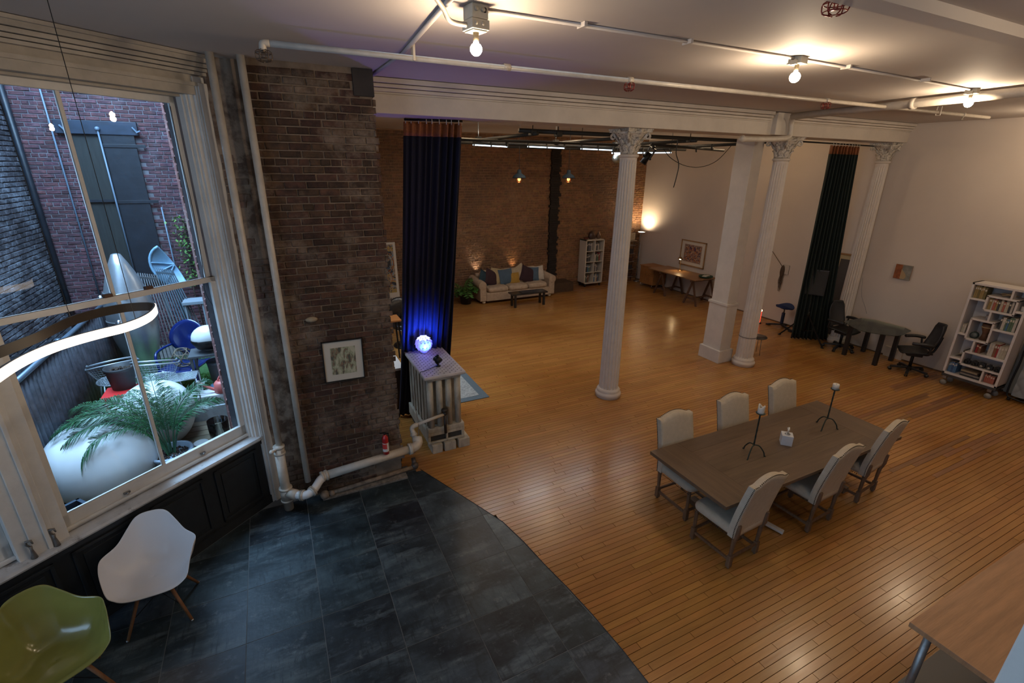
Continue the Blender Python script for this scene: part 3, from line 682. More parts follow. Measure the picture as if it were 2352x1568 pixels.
ph = (1 + 5 ** .5) / 2; dirs = [Vector(p_).normalized() for p_ in [(0, 1, ph), (0, -1, ph), (0, 1, -ph), (0, -1, -ph), (1, ph, 0), (-1, ph, 0), (1, -ph, 0), (-1, -ph, 0), (ph, 0, 1), (-ph, 0, 1), (ph, 0, -1), (-ph, 0, -1)]]
for d in dirs:
    a = d.cross(Vector((.3, .5, .81))).normalized(); c = d.cross(a); b = B(); rad = .078
    b.tube([(d * (1 - .16) ** .5 * .13 + (a * math.cos(q) + c * math.sin(q)) * rad * .9) for q in [2 * PI * i / 20 for i in range(20)]], .0065, 5, closed=True); part(t, 'wicker_band', b, wk)
t = thing('soccer_ball', 'light blue and dark football lying on the courtyard ground', 'ball', (-1.04, 7.62, GZ + .11)); b = B(); b.ball((0, 0, 0), .11, 20, 14); part(t, 'skin', b, M('ball_blue', (.16, .36, .6), .4))
for d in dirs: b = B(); b.ball(d * .105, .03, 6, 4, (1, 1, 1)); part(t, 'patch', b, M('ball_dark', (.02, .03, .08), .4))

# grill on its cart
t = thing('kettle_grill', 'portable grill with a white domed lid on a dark stand', 'grill', (-.98, 7.33, GZ))
b = B(); b.ball((0, 0, 1.0), .19, 24, 12, (1.05, .85, .92)); part(t, 'lid', b, M('white_enamel', (.75, .76, .74), .25))
b = B(); b.lathe([(.05, .84), (.15, .87), (.205, .97), (.205, .995)], n=24, sq=.85); part(t, 'bowl', b, black_metal)
b = B(); b.beam((-.1, -.2, 1.0), (.1, -.2, 1.0), .02, .02); part(t, 'handle', b, black_plastic)
b = B(); b.box((0, 0, .80), (.5, .36, .03)); part(t, 'cart_top', b, M('dark_cart', (.07, .075, .08), .6), .004)
for sx in (-1, 1):
    for sy in (-1, 1): b = B(); b.beam((sx * .22, sy * .15, 0), (sx * .22, sy * .15, .79), .03, .03); part(t, 'leg', b, MATS['dark_cart'])
b = B(); b.lathe([(.10, 0.2), (.13, .62), (.14, .66)], (.05, 0, 0), 16); part(t, 'bucket', b, M('dark_bucket', (.03, .035, .04), .6))
# white trough with coral watering can
t = thing('planter_trough', 'white rectangular planter trough on the artificial turf', 'planter', (-.97, 7.02, .78)); b = B()
b.prism([(-.20, -.10), (.28, -.10), (.28, .10), (-.20, .10)], 0, .13); b.bb(-.22, .30, -.12, .12, .10, .15); part(t, 'tub', b, M('white_plastic', (.75, .76, .76), .4), .008)
t = thing('watering_can', 'coral pink watering can with a long spout sitting in the white trough', 'watering can', (-.90, 6.98, .93), math.radians(180)); cr_ = M('coral_plastic', (.62, .15, .13), .45)
b = B(); b.lathe([(.075, 0), (.09, .02), (.085, .13), (.06, .16), (.0001, .16)], n=20); part(t, 'body', b, cr_)
b = B(); b.tube(smooth_path([(.07, 0, .04), (.15, 0, .09), (.24, 0, .17)], 5), [.022] * 6 + [.018] * 5, 8); part(t, 'spout', b, cr_)
b = B(); b.ball((.25, 0, .18), .028, 10, 8); part(t, 'rose', b, M('pink_white', (.8, .6, .6), .5))
b = B(); b.tube(smooth_path([(-.07, 0, .03), (-.13, 0, .1), (-.10, 0, .22), (-.02, 0, .24), (.03, 0, .17)], 5), .011, 8); part(t, 'handle', b, cr_)
# turf bed
b = B(); b.bb(-2.3, -.72, 6.90, 9.2, GZ - .01, .765)
struct('turf_base', b, M('turf_green', (.06, .16, .045), .95, var=(30, .5)))
b = B(); r = random.Random(2)
for k in range(9000):
    x = r.uniform(-1.55, -.73); yy = r.uniform(6.92, 8.2); h = r.uniform(.018, .035); a = r.uniform(0, PI); dx, dy = math.cos(a) * .004, math.sin(a) * .004; lx, ly = r.gauss(0, .012), r.gauss(0, .012)
    b.add([(x - dx, yy - dy, .764), (x + dx, yy + dy, .764), (x + lx, yy + ly, .764 + h)], [(0, 1, 2)])
solo('artificial_turf', 'bright green artificial turf on the raised courtyard bed', 'grass', b, M('turf_blade', (.09, .28, .06), .8, isl=.5), kind='stuff')
b = B(); b.bb(-2.3, -.72, 6.86, 6.90, GZ, .79); struct('turf_kerb', b, M('kerb_pale', (.42, .46, .48), .7, var=(8, .3)), .004)
# wire mesh chairs
wm = M('white_wire', (.42, .46, .50), .4, .5)
def mesh_chair(loc, rz, label):
    t = thing('mesh_chair', label, 'chair', loc, rz, 'wire mesh garden chairs'); R_ = .27; zz = .60
    for (dz, rr2) in ((0, R_), (.04, R_ - .02)):
        b = B(); b.tube([(rr2 * math.cos(a), rr2 * math.sin(a) + .0, zz + dz + .10 * max(0, -math.sin(a))) for a in [PI * .92 + (PI * 1.16) * i / 20 for i in range(21)]], .011, 7); part(t, 'hoop', b, wm)
    b = B()
    for i in range(25):
        a = PI * .92 + PI * 1.16 * i / 24; b.tube([(R_ * math.cos(a), R_ * math.sin(a), zz + .10 * max(0, -math.sin(a))), (.17 * math.cos(a), .17 * math.sin(a), .40)], .0022, 4, cap=False)
    for k in range(1, 9):
        f = k / 9; b.tube([(lerp(R_, .17, f) * math.cos(a), lerp(R_, .17, f) * math.sin(a), lerp(zz + .1 * max(0, -math.sin(a)), .40, f)) for a in [PI * .92 + PI * 1.16 * i / 16 for i in range(17)]], .0022, 4, cap=False)
    part(t, 'mesh_back', b, wm, kind='stuff')
    b = B()
    for i in range(17):
        q = -.2 + i * .025; h = math.sqrt(max(.0001, .21 ** 2 - q * q)); b.tube([(q, -h * .8, .40), (q, h, .40)], .002, 4, cap=False); b.tube([(-h, q, .40), (h, q, .40)], .002, 4, cap=False)
    b.tube([(.21 * math.cos(a), .21 * math.sin(a), .40) for a in [2 * PI * i / 20 for i in range(20)]], .009, 6, closed=True)
    part(t, 'seat', b, wm)
    for sx, sy in ((-1, -1), (1, -1), (1, 1), (-1, 1)):
        b = B(); b.tube([(sx * .15, sy * .15, .40), (sx * .21, sy * .21, 0)], .009, 6); part(t, 'leg', b, wm)
    return t
mesh_chair((-2.07, 7.35, .78), math.radians(20), 'round-backed wire mesh chair next to the corrugated fence, behind the black pot')
mesh_chair((-1.60, 7.15, .78), math.radians(-10), 'round-backed wire mesh chair between the silver vessel and the palm')
t = thing('mesh_bench', 'flat wire mesh side table with bent legs beside the turf edge', 'table', (-1.30, 6.98, .765)); b = B()
for i in range(19): b.tube([(-.16 + i * .0178, -.14, .46), (-.16 + i * .0178, .14, .46)], .002, 4, cap=False)
for i in range(15): b.tube([(-.16, -.14 + i * .02, .46), (.16, -.14 + i * .02, .46)], .002, 4, cap=False)
b.tube([(-.16, -.14, .46), (.16, -.14, .46), (.16, .14, .46), (-.16, .14, .46)], .008, 6, closed=True); part(t, 'mesh_top', b, wm)
for x in (-.16, .16): b = B(); b.tube([(x, -.14, .46), (x, -.15, 0), (x, .15, 0), (x, .14, .46)], .008, 6); part(t, 'leg_frame', b, wm)
# red stool with black nursery pot
t = thing('red_stool', 'bright red square stool under the black nursery pot', 'stool', (-1.91, 6.78, GZ)); rd = M('red_paint', (.62, .03, .03), .4)
b = B(); b.box((0, 0, .62), (.32, .32, .03)); part(t, 'seat', b, rd, .006)
for sx in (-1, 1):
    for sy in (-1, 1): b = B(); b.beam((sx * .13, sy * .13, .61), (sx * .14, sy * .14, 0), .025, .025); part(t, 'leg', b, rd)
t = thing('nursery_pot', 'large black nursery pot of soil standing on the red stool', 'pot', (-1.89, 6.88, GZ + .635)); bpot = M('black_pot', (.025, .027, .03), .6, var=(8, .4))
b = B(); b.lathe([(.115, 0), (.145, .24), (.155, .24), (.155, .275), (.143, .275), (.138, .22), (.0001, .22)], n=28); part(t, 'pot', b, bpot)
b = B(); r = random.Random(5)
for k in range(60): b.ball((r.uniform(-.09, .09), r.uniform(-.09, .09), .235), r.uniform(.006, .016), 6, 4)
part(t, 'soil', b, M('soil', (.05, .035, .025), .95), kind='stuff')
# two huge white egg planters
ww = M('white_resin', (.88, .90, .92), .32, var=(2, .08), coat=.2)
def pod(loc, r, prof, rzz, lab):
    t = thing('egg_planter', lab, 'planter', loc, rzz, 'white resin egg-shaped pods')
    b = B(); b.lathe(prof, n=56); part(t, 'shell', b, ww)
    b = B(); b.lathe([(prof[0][0] * .9, -.012), (prof[0][0] * .92, .0), (prof[0][0] * .85, .015)], n=32); part(t, 'foot', b, ww)
    return t
def egg(r, h0, h1, zc):
    P_ = []
    for i in range(9): a = -PI / 2 * .62 + (PI / 2 * .62) * i / 9; P_.append((r * math.cos(a), zc + h0 * math.sin(a) / math.sin(PI / 2 * .62)))
    for i in range(19): a = PI / 2 * i / 18; P_.append((max(.0001, r * math.cos(a) ** .92) if i < 18 else .0001, zc + h1 * math.sin(a)))
    return P_
pod((-1.93, 5.70, GZ), .49, egg(.49, .28, .46, .28), .2, 'huge white egg-shaped pod right outside the window, in front of the fence')
pod((-1.55, 6.55, GZ), .38, egg(.385, .38, .37, .39), 0, 'big round white pod behind the potted palm')
# potted palm
t = thing('potted_palm', 'bushy potted palm with arching fronds outside the window', 'plant', (-1.33, 5.71, GZ))
b = B(); b.lathe([(.13, 0), (.18, .20), (.205, .225), (.215, .25), (.205, .265), (.18, .26), (.17, .20), (.0001, .20)], n=32); part(t, 'pot', b, M('blue_grey_pot', (.38, .46, .56), .45, var=(8, .2)), label='blue-grey round pot')
b = B(); r = random.Random(6)
for k in range(240): a = r.uniform(0, 2 * PI); q = .165 * math.sqrt(r.random()); b.ball((q * math.cos(a), q * math.sin(a), .205 + r.uniform(0, .012)), r.uniform(.005, .014), 5, 3)
part(t, 'bark_chips', b, M('bark_chips', (.07, .045, .035), .9, isl=.5), kind='stuff')
fm = M('palm_leaf', (.028, .105, .045), .33, isl=.55)
def frond(az, el, L_, droop, seed, bare=.32):
    r = random.Random(seed); b = B(); P_ = []; n_ = 34; p = Vector((math.cos(az) * .03, math.sin(az) * .03, .2)); e = el
    for i in range(n_ + 1):
        P_.append(p.copy()); d = Vector((math.cos(az) * math.cos(e), math.sin(az) * math.cos(e), math.sin(e))); p = p + d * (L_ / n_); e -= droop / n_ * (.35 if i < n_ * bare else 1.35)
    b.tube(P_, [.007 * (1 - .8 * i / n_) + .001 for i in range(n_ + 1)], 5)
    side = Vector((-math.sin(az), math.cos(az), 0)); i0 = int(n_ * bare)
    for i in range(i0, n_ + 1):
        for sgn in (-1, 1):
            for h in (0, .33, .66):
                f = (i + h - i0) / (n_ - i0)
                if f > 1: continue
                q = P_[i]; d = (P_[i] - P_[i - 1]).normalized(); ll = .21 * math.sin(PI * (.1 + .84 * f)) ** .6; ll *= r.uniform(.85, 1.1)
                dirn = (side * sgn * .8 + d * .85 + Vector((r.uniform(-.12, .12), r.uniform(-.12, .12), r.uniform(-.34, .12)))).normalized(); wv = d.cross(dirn).cross(dirn).normalized() * .0048
                q = q + d * (h * L_ / n_); tip = q + dirn * ll + Vector((0, 0, -.045)); mid = q + dirn * ll * .45 + Vector((0, 0, .006))
                b.add([q, mid + wv, tip, mid - wv], [(0, 1, 2, 3)])
    return b
r = random.Random(12)
spec = [(170, 80, 1.15, 2.0), (185, 78, 1.25, 2.1), (152, 80, 1.15, 1.9), (200, 76, 1.2, 2.3), (163, 72, 1.2, 1.7), (178, 70, 1.05, 1.6), (140, 80, 1.0, 1.6), (120, 82, .95, 1.5), (90, 80, .9, 1.5), (60, 80, .85, 1.6), (30, 78, .85, 1.8), (10, 82, .8, 1.5), (215, 76, 1.2, 2.9), (105, 84, 1.0, 1.2), (45, 84, .95, 1.4), (150, 66, .9, 1.5)]
for k, (az, el, L_, dr) in enumerate(spec):
    part(t, 'frond', frond(math.radians(az + r.uniform(-6, 6)), math.radians(el), L_, dr, k), fm)
# small things by the window
t = thing('white_pot', 'small empty white pot just outside the window at its right corner', 'pot', (-1.10, 6.02, GZ)); b = B(); b.lathe([(.055, 0), (.075, .13), (.078, .13), (.07, .125), (.05, .02), (.0001, .02)], n=24); part(t, 'body', b, MATS['white_plastic'])
t = thing('glass_cylinder', 'clear glass cylinder vase outside near the right side of the window', 'vase', (-.93, 6.28, GZ)); b = B(); b.lathe([(.11, 0), (.115, .26), (.112, .26), (.107, .01), (.0001, .01)], n=28); part(t, 'wall', b, thin_glass('clear_glass', (.9, .95, .97), 1.0))
t = thing('seed_tray', 'small dark blue plastic basket in the lower left corner of the window', 'basket', (-2.02, 4.98, GZ + .13), .7); b = B()
b.prism([(-.10, -.07), (.10, -.07), (.10, .07), (-.10, .07)], 0, .012)
for (x0, x1, y0, y1) in ((-.12, -.105, -.09, .09), (.105, .12, -.09, .09), (-.12, .12, -.09, -.075), (-.12, .12, .075, .09)): b.bb(x0, x1, y0, y1, 0, .12)
part(t, 'basket', b, M('navy_plastic', (.02, .04, .07), .5), .003)
b = B(); b.bb(-.13, .13, -.10, .10, .11, .125); b2 = B()
for (x0, x1, y0, y1) in ((-.13, -.10, -.10, .10), (.10, .13, -.10, .10), (-.13, .13, -.10, -.07), (-.13, .13, .07, .10)): b2.bb(x0, x1, y0, y1, .115, .13)
part(t, 'rim', b2, MATS['navy_plastic'], .003)
t = thing('wood_crate', 'low weathered wooden crate outside under the dark blue basket', 'crate', (-2.02, 4.98, GZ), .7); b = B(); b.box((0, 0, .065), (.24, .2, .125)); part(t, 'crate_body', b, dm, .004)
# ================================================================== COLUMNS
column_paint = M('column_paint', (.64, .575, .51), .42, var=(6, .10), bump=(30, .15))
def leaf_b(a, r0, z0, h, out, w):
    b = B(); ca, sa = math.cos(a), math.sin(a)
    def fn(u, v):
        t = (u - .5) * 2; wd = w * math.sin(PI * (.22 + .70 * v)) * (1 + .12 * math.cos(v * 22))
        rr = r0 + out * v ** 2.2 - (.035 * max(0, v - .86) / .14 if v > .86 else 0) - abs(t) * .012
        z = z0 + h * (v if v < .88 else .88 - (v - .88) * 1.1) + .0
        return (ca * rr - sa * wd * t, sa * rr + ca * wd * t, z)
    b.grid(fn, 5, 9, thick=.008); return b
capital_paint = M('capital_paint', (.60, .55, .48), .55, var=(34, .62), bump=(40, .4), thresh=(.36, .52))
def make_column(loc, label, rb=.170, rt=.127, half=False):
    t = thing('column', label, 'column', loc)
    b = B(); b.lathe([(rb + .05, 0), (rb + .05, .04), (rb + .056, .05), (rb + .056, .075), (rb + .04, .095), (rb + .028, .11), (rb + .036, .13), (rb + .024, .15), (rb + .008, .17)], n=40); part(t, 'base', b, column_paint)
    b = B(); nf = 20; n_ = nf * 6; zs = [.165, .19] + [.22 + i * .47 for i in range(8)] + [3.90, 3.95, 3.99]
    def fn(u, v):
        k = round(v * (len(zs) - 1)); z = zs[k]; f = (z - .165) / 3.83; R_ = lerp(rb, rt, f ** 1.15)
        dep = .10 if 1 <= k <= len(zs) - 3 else 0
        return (math.cos(2 * PI * u) * R_ * (1 - dep * abs(math.cos(PI * nf * u)) ** .8), math.sin(2 * PI * u) * R_ * (1 - dep * abs(math.cos(PI * nf * u)) ** .8), z)
    b.grid(fn, n_, len(zs), wrap=True, smooth=False); part(t, 'shaft', b, column_paint, label='fluted shaft')
    b = B(); b.lathe([(rt, 3.97), (rt + .02, 3.985), (rt + .026, 4.0), (rt + .018, 4.015), (rt + .002, 4.02)], n=36); part(t, 'astragal', b, column_paint)
    b = B(); b.lathe([(rt, 4.015), (rt + .005, 4.12), (rt + .03, 4.22), (rt + .09, 4.30), (rt + .12, 4.325)], n=32); part(t, 'bell', b, capital_paint)
    for k in range(8): part(t, 'acanthus_leaf', leaf_b(PI / 8 + k * PI / 4, rt + .008, 4.03, .14, .065, .050), capital_paint)
    for k in range(8): part(t, 'acanthus_leaf', leaf_b(k * PI / 4, rt + .015, 4.10, .17, .095, .046), capital_paint)
    for k in range(4):
        a = PI / 4 + k * PI / 2; u = Vector((math.cos(a), math.sin(a), 0)); b = B(); P_ = []
        for i in range(26):
            q = i / 25; th = q * 4.2 * PI / 2; r_ = .044 * (1 - q * .78); P_.append(u * (rt + .12 + math.cos(th - PI / 2 + PI) * r_ * -1) + Vector((0, 0, 4.262 + math.sin(th + PI / 2) * r_)))
        P_ = [u * (rt + .03) + Vector((0, 0, 4.18)), u * (rt + .09) + Vector((0, 0, 4.27))] + P_
        b.tube(P_, [.016] * 2 + [.019 * (1 - .4 * i / 25) for i in range(26)], 7); part(t, 'volute', b, capital_paint)
    for k in range(4):
        a = k * PI / 2; u = Vector((math.cos(a), math.sin(a), 0)); b = B(); b.ball(u * (rt + .095) + Vector((0, 0, 4.33)), .034, 10, 8); part(t, 'rosette', b, capital_paint)
    b = B(); poly = []
    S_ = .228
    for k in range(4):
        a0 = PI / 4 + k * PI / 2
        c0 = Vector((math.cos(a0), math.sin(a0))) * S_ * 1.414; c1 = Vector((math.cos(a0 + PI / 2), math.sin(a0 + PI / 2))) * S_ * 1.414; mdir = (c0 + c1).normalized()
        for i in range(8):
            f = (i + .15) / 8; p = c0.lerp(c1, f) - mdir * .06 * math.sin(PI * f); poly.append((p.x, p.y))
    b.prism(poly, 4.322, 4.352); b.prism([(x * 1.05, y * 1.05) for x, y in poly], 4.352, 4.37); part(t, 'abacus', b, capital_paint)
    return t
make_column((5.0, 6.20, 0), 'white fluted cast-iron column standing alone in the middle of the room')
c2_ = make_column((8.47, 6.20, 0), 'white fluted column standing beside the square white post')
b = B(); b.tube([(.168 * math.cos(a), .168 * math.sin(a), .62) for a in [2 * PI * i / 24 for i in range(24)]], .005, 5, closed=True); part(c2_, 'cable_band', b, black_plastic)
make_column((11.66, 6.20, 0), 'white fluted column against the right wall behind the dark curtain', rb=.15, rt=.115)
t = thing('square_post', 'square white painted post with a stepped base right behind the fluted column', 'post', (8.19, 6.69, 0))
b = B(); b.bb(-.13, .13, -.20, .20, 1.27, 4.37); part(t, 'upper_shaft', b, white_paint, .006)
b = B(); b.bb(-.155, .155, -.225, .225, .26, 1.24); b.bb(-.175, .175, -.245, .245, 1.22, 1.27); part(t, 'lower_casing', b, white_paint, .006)
b = B(); b.bb(-.20, .20, -.27, .27, 0, .27); part(t, 'plinth', b, white_paint, .008)

# ================================================================== PIPES ALONG THE PIER
def fitting(b, c, d, r, L_):
    c = Vector(c); d = Vector(d).normalized(); b.cyl(c - d * L_ / 2, c + d * L_ / 2, r, n=20); b.cyl(c + d * L_ / 2 - d * .012, c + d * L_ / 2 + d * .012, r * 1.12, n=20); b.cyl(c - d * L_ / 2 - d * .012, c - d * L_ / 2 + d * .012, r * 1.12, n=20)
t = thing('steam_riser', 'thick cream heating pipe rising by the window and running along the pier to the radiator', 'pipe', (-.29, 5.33, 0))
b = B(); b.cyl((-.265, 5.36, .80), (-.265, 5.36, 4.72), .034, n=20); part(t, 'riser', b, pipe_paint, 0, True)
b = B(); b.cyl((-.275, 5.33, 0), (-.275, 5.33, .83), .052, n=20); part(t, 'lower_riser', b, pipe_paint, 0, True)
b = B(); fitting(b, (-.27, 5.335, .80), (0, 0, 1), .055, .08); b.cyl((-.27, 5.33, .83), (-.34, 5.27, .83), .02); b.ball((-.345, 5.265, .83), .026, 10, 8); part(t, 'reducer', b, pipe_paint, 0, True)
b = B(); fitting(b, (-.275, 5.33, .21), (0, 0, 1), .064, .16); b.cyl((-.275, 5.33, .23), (-.16, 5.22, .23), .058, n=18); part(t, 'tee', b, pipe_paint, 0, True)
b = B(); b.tube(smooth_path([(-.17, 5.23, .23), (-.10, 5.18, .235), (-.04, 5.165, .25), (.03, 5.21, .27), (.10, 5.30, .30), (.16, 5.345, .315)], 5), .048, 18); part(t, 'elbow', b, M('pipe_white', (.74, .74, .74), .35), 0, True)
b = B(); fitting(b, (-.11, 5.185, .235), (1, -.55, .05), .056, .012); fitting(b, (.0, 5.18, .26), (.7, .45, .2), .056, .012); fitting(b, (.155, 5.345, .315), (1, .25, .03), .058, .05); part(t, 'coupling', b, pipe_paint, 0, True)
b = B(); b.cyl((.15, 5.345, .315), (1.24, 5.40, .37), .052, n=20); part(t, 'main_run', b, pipe_paint, 0, True)
b = B(); b.tube(smooth_path([(1.20, 5.40, .37), (1.28, 5.41, .375), (1.335, 5.46, .39), (1.345, 5.52, .43)], 5), [.062] * 11 + [.066] * 5, 18); fitting(b, (1.22, 5.40, .37), (1, .05, 0), .066, .02); part(t, 'end_elbow', b, pipe_paint, 0, True)
b = B(); b.cyl((1.33, 5.54, .40), (1.31, 5.58, .50), .036, n=16); b.cyl((1.318, 5.565, .455), (1.315, 5.572, .475), .046, n=16); b.tube(smooth_path([(1.312, 5.578, .49), (1.305, 5.60, .545), (1.33, 5.60, .575), (1.38, 5.61, .58)], 5), .032, 14); part(t, 'branch_elbow', b, pipe_paint, 0, True)
b = B(); b.cyl((1.36, 5.61, .578), (1.80, 5.70, .60), .021, n=14); part(t, 'branch', b, pipe_paint, 0, True)
t = thing('return_pipe', 'thinner rust-stained pipe along the floor at the foot of the brick pier', 'pipe', (.2, 5.40, 0)); rp = M('rusty_pipe', (.28, .22, .17), .7, var=(14, .6), bump=(20, .6))
b = B(); b.cyl((.12, 5.34, .05), (1.24, 5.42, .07), .026, n=14); part(t, 'run', b, rp, 0, True)
b = B(); b.ball((.13, 5.33, .06), .055, 10, 8); b.ball((.21, 5.34, .05), .04, 8, 6); part(t, 'corroded_joint', b, rp, 0, True)
b = B(); b.ball((1.27, 5.43, .08), .05, 12, 8); b.cyl((1.27, 5.43, .08), (1.27, 5.50, .16), .03); part(t, 'end_valve', b, M('dark_valve', (.09, .07, .06), .5, .5), 0, True)
b = B(); b.cyl((-.03, 5.34, .30), (-.03, 5.36, 4.72), .034, n=18); solo('water_riser', 'straight cream pipe rising up the crumbling plaster left of the brick pier', 'pipe', b, pipe_paint)
b = B(); b.bb(.10, 1.14, 5.30, 5.44, 0, .028); struct('trim_3', b, M('grime_kerb', (.24, .21, .18), .9, var=(14, .6)), .005)
# fire extinguisher, picture, stray knob
t = thing('fire_extinguisher', 'small red fire extinguisher standing on the stone ledge of the brick pier', 'fire extinguisher', (.905, 5.36, .41)); red = M('extinguisher_red', (.45, .012, .012), .3, coat=.4)
b = B(); b.lathe([(.030, 0), (.038, .006), (.038, .22), (.033, .245), (.018, .262), (.016, .275), (.0001, .275)], n=24); part(t, 'cylinder', b, red)
b = B(); b.lathe([(.0386, .045), (.0386, .165)], n=24); b.f = [f for k, f in enumerate(b.f) if len(f) == 4 and 9 <= k < 24]; b.sm = [True] * len(b.f); part(t, 'white_label', b, M('label_white', (.72, .70, .68), .5))
b = B(); b.lathe([(.0392, .085), (.0392, .155)], n=24); b.f = [f for k, f in enumerate(b.f) if len(f) == 4 and 12 <= k < 19]; b.sm = [True] * len(b.f); part(t, 'red_label', b, M('label_red', (.7, .06, .05), .5))
b = B(); b.cyl((0, 0, .27), (0, 0, .30), .014); b.beam((.012, 0, .30), (-.06, -.01, .31), .016, .008); b.beam((.012, 0, .292), (.05, 0, .28), .016, .008); part(t, 'valve_handle', b, black_metal)
b = B(); b.beam((-.055, -.012, .308), (-.085, -.014, .312), .012, .006); part(t, 'lever_tip', b, chrome)
b = B(); b.tube(smooth_path([(.012, 0, .285), (.045, 0, .265), (.05, 0, .2), (.046, 0, .15)], 4), .007, 8); part(t, 'hose', b, black_plastic)
def art_tex(name, cols, scale, dist=1.5, stretch=(1, 1, 1), rough=.6):
    if name in MATS: return MATS[name]
    m = bpy.data.materials.new(name); m.use_nodes = True; nt = m.node_tree; n = nt.nodes; L = nt.links; bs = n['Principled BSDF']; bs.inputs['Roughness'].default_value = rough
    tc = n.new('ShaderNodeTexCoord'); mp = n.new('ShaderNodeMapping'); mp.inputs['Scale'].default_value = stretch; z = n.new('ShaderNodeTexNoise'); z.inputs['Scale'].default_value = scale; z.inputs['Distortion'].default_value = dist; z.inputs['Detail'].default_value = 5
    L.new(tc.outputs['Object'], mp.inputs[0]); L.new(mp.outputs[0], z.inputs['Vector']); cr = n.new('ShaderNodeValToRGB'); cr.color_ramp.interpolation = 'EASE'
    els = cr.color_ramp.elements
    k = len(cols)
    for i, c in enumerate(cols):
        p = .40 + .20 * i / (k - 1)
        if i < 2: e = els[i]; e.position = p
        else: e = els.new(p)
        e.color = (*c, 1)
    L.new(z.outputs['Fac'], cr.inputs['Fac']); L.new(cr.outputs[0], bs.inputs['Base Color']); MATS[name] = m; return m
def picture(name, label, cat, c, wd, ht, normal, frame_m, fw, mat_m, mw, art_m, tilt=0, roll=0, group=None):
    """framed picture: local x across, z up, front towards -y"""
    rz = math.atan2(normal[1], normal[0]) + PI / 2
    t = thing(name, label, cat, c, rot=(tilt, roll, rz), group=group)
    b = B(); d = .022
    for (x0, x1, z0, z1) in ((-wd / 2, -wd / 2 + fw, -ht / 2, ht / 2), (wd / 2 - fw, wd / 2, -ht / 2, ht / 2), (-wd / 2, wd / 2, -ht / 2, -ht / 2 + fw), (-wd / 2, wd / 2, ht / 2 - fw, ht / 2)): b.bb(x0, x1, -d, 0, z0, z1)
    part(t, 'frame', b, frame_m, .002)
    b = B(); b.bb(-wd / 2 + fw * .5, wd / 2 - fw * .5, -.008, -.002, -ht / 2 + fw * .5, ht / 2 - fw * .5); part(t, 'mount', b, mat_m)
    if art_m: b = B(); b.bb(-wd / 2 + fw + mw[0], wd / 2 - fw - mw[0], -.0105, -.008, -ht / 2 + fw + mw[1], ht / 2 - fw - mw[1]); part(t, 'artwork', b, art_m)
    return t
mount = M('mount_board', (.58, .54, .46), .8)
picture('framed_picture', 'black-framed pale green and grey watercolour hung on the brick pier', 'picture', (.535, PY - .018, 1.715), .445, .50, (0, -1), M('black_frame', (.012, .011, .01), .4), .012, mount, (.075, .075), art_tex('green_watercolour', [(.46, .45, .33), (.30, .33, .22), (.38, .38, .26), (.18, .21, .14), (.26, .15, .10), (.09, .10, .075)], 15, .5, (1.5, 1, .7)), roll=math.radians(.8))
b = B(); b.ball((0, 0, 0), .05, 10, 8, (1.3, .7, .6)); solo('mortar_lump', 'pale lump of plaster sticking out of the brick pier high above the picture', 'lump', b, M('lump', (.36, .29, .20), .9, bump=(30, 1)), loc=(.255, PY - .02, 2.24))

# ================================================================== CEILING FIXTURES
bulbm = emission('bulb_glow', (1.0, .82, .58), 60)
jbox = M('junction_box', (.60, .56, .46), .5, var=(9, .2))
def ceiling_bulb(x, y, label, size=1.0, power=30, flush=False, group='bare bulbs on ceiling junction boxes'):
    t = thing('bulb_fixture', label, 'light', (x, y, ZC), .15, group)
    zt = 0; s = size
    if s > 1.2:
        b = B(); b.bb(-.055, .055, -.055, .055, -.075, 0); part(t, 'upper_box', b, jbox, .006)
        b = B(); b.bb(-.06, .06, -.06, .06, -.13, -.078); b.bb(-.05, .05, -.05, .05, -.138, -.13); part(t, 'lower_box', b, jbox, .006); zt = -.138
        b = B()
        for (q, w_) in ((-.03, -.03), (.015, -.03), (-.03, -.10), (.015, -.10)): b.cyl((q, -.058, w_), (q, -.0615, w_), .013, n=12)
        part(t, 'knockout', b, M('knockout', (.42, .39, .32), .5))
        b = B(); b.cyl((.056, .0, -.035), (.0585, .0, -.035), .016, n=14); b.cyl((.03, -.0555, -.03), (.03, -.058, -.03), .014, n=14); part(t, 'open_knockout', b, black_plastic)
    else:
        b = B(); b.bb(-.055, .055, -.055, .055, -.045, 0); b.bb(-.06, .05, -.06, .06, -.056, -.045); part(t, 'box', b, jbox, .004); zt = -.056
        b = B(); b.bb(-.085, -.05, -.03, .02, -.065, -.03); part(t, 'connector', b, jbox, .004)
    b = B(); b.cyl((0, 0, zt), (0, 0, zt - .045), .018, .016, n=14); part(t, 'socket', b, M('socket_brass', (.22, .17, .11), .5, .5))
    b = B(); r_ = .037 if s > 1.2 else .043; cz = zt - .045 - r_ * 1.15
    b.lathe([(.014, zt - .043), (.018, zt - .058), (r_ * .72, cz + r_ * .68), (r_ * .95, cz + r_ * .3), (r_, cz), (r_ * .95, cz - r_ * .3), (r_ * .7, cz - r_ * .7), (r_ * .38, cz - r_ * .92), (.0001, cz - r_)], n=20); part(t, 'bulb', b, bulbm)
    point('bulb_light', (x, y, ZC + cz - r_ - .02), power, (1.0, .76, .51), .045)
    return t
ceiling_bulb(1.27, 3.10, 'bare glowing bulb under a double-stacked junction box, the nearest one on the ceiling', 1.5, 30)
ceiling_bulb(4.18, 3.08, 'bare glowing bulb on the ceiling above the dining table, middle of the three', 1, 42)
ceiling_bulb(7.40, 3.19, 'bare glowing bulb beside the thick ceiling pipe, farthest right of the three', 1, 48)
ceiling_bulb(10.7, 3.2, 'bare bulb at the right end of the ceiling row by the right wall', 1, 50)
ceiling_bulb(4.3, .5, 'bare bulb in the row nearer the front, over the wood counter', 1, 30)
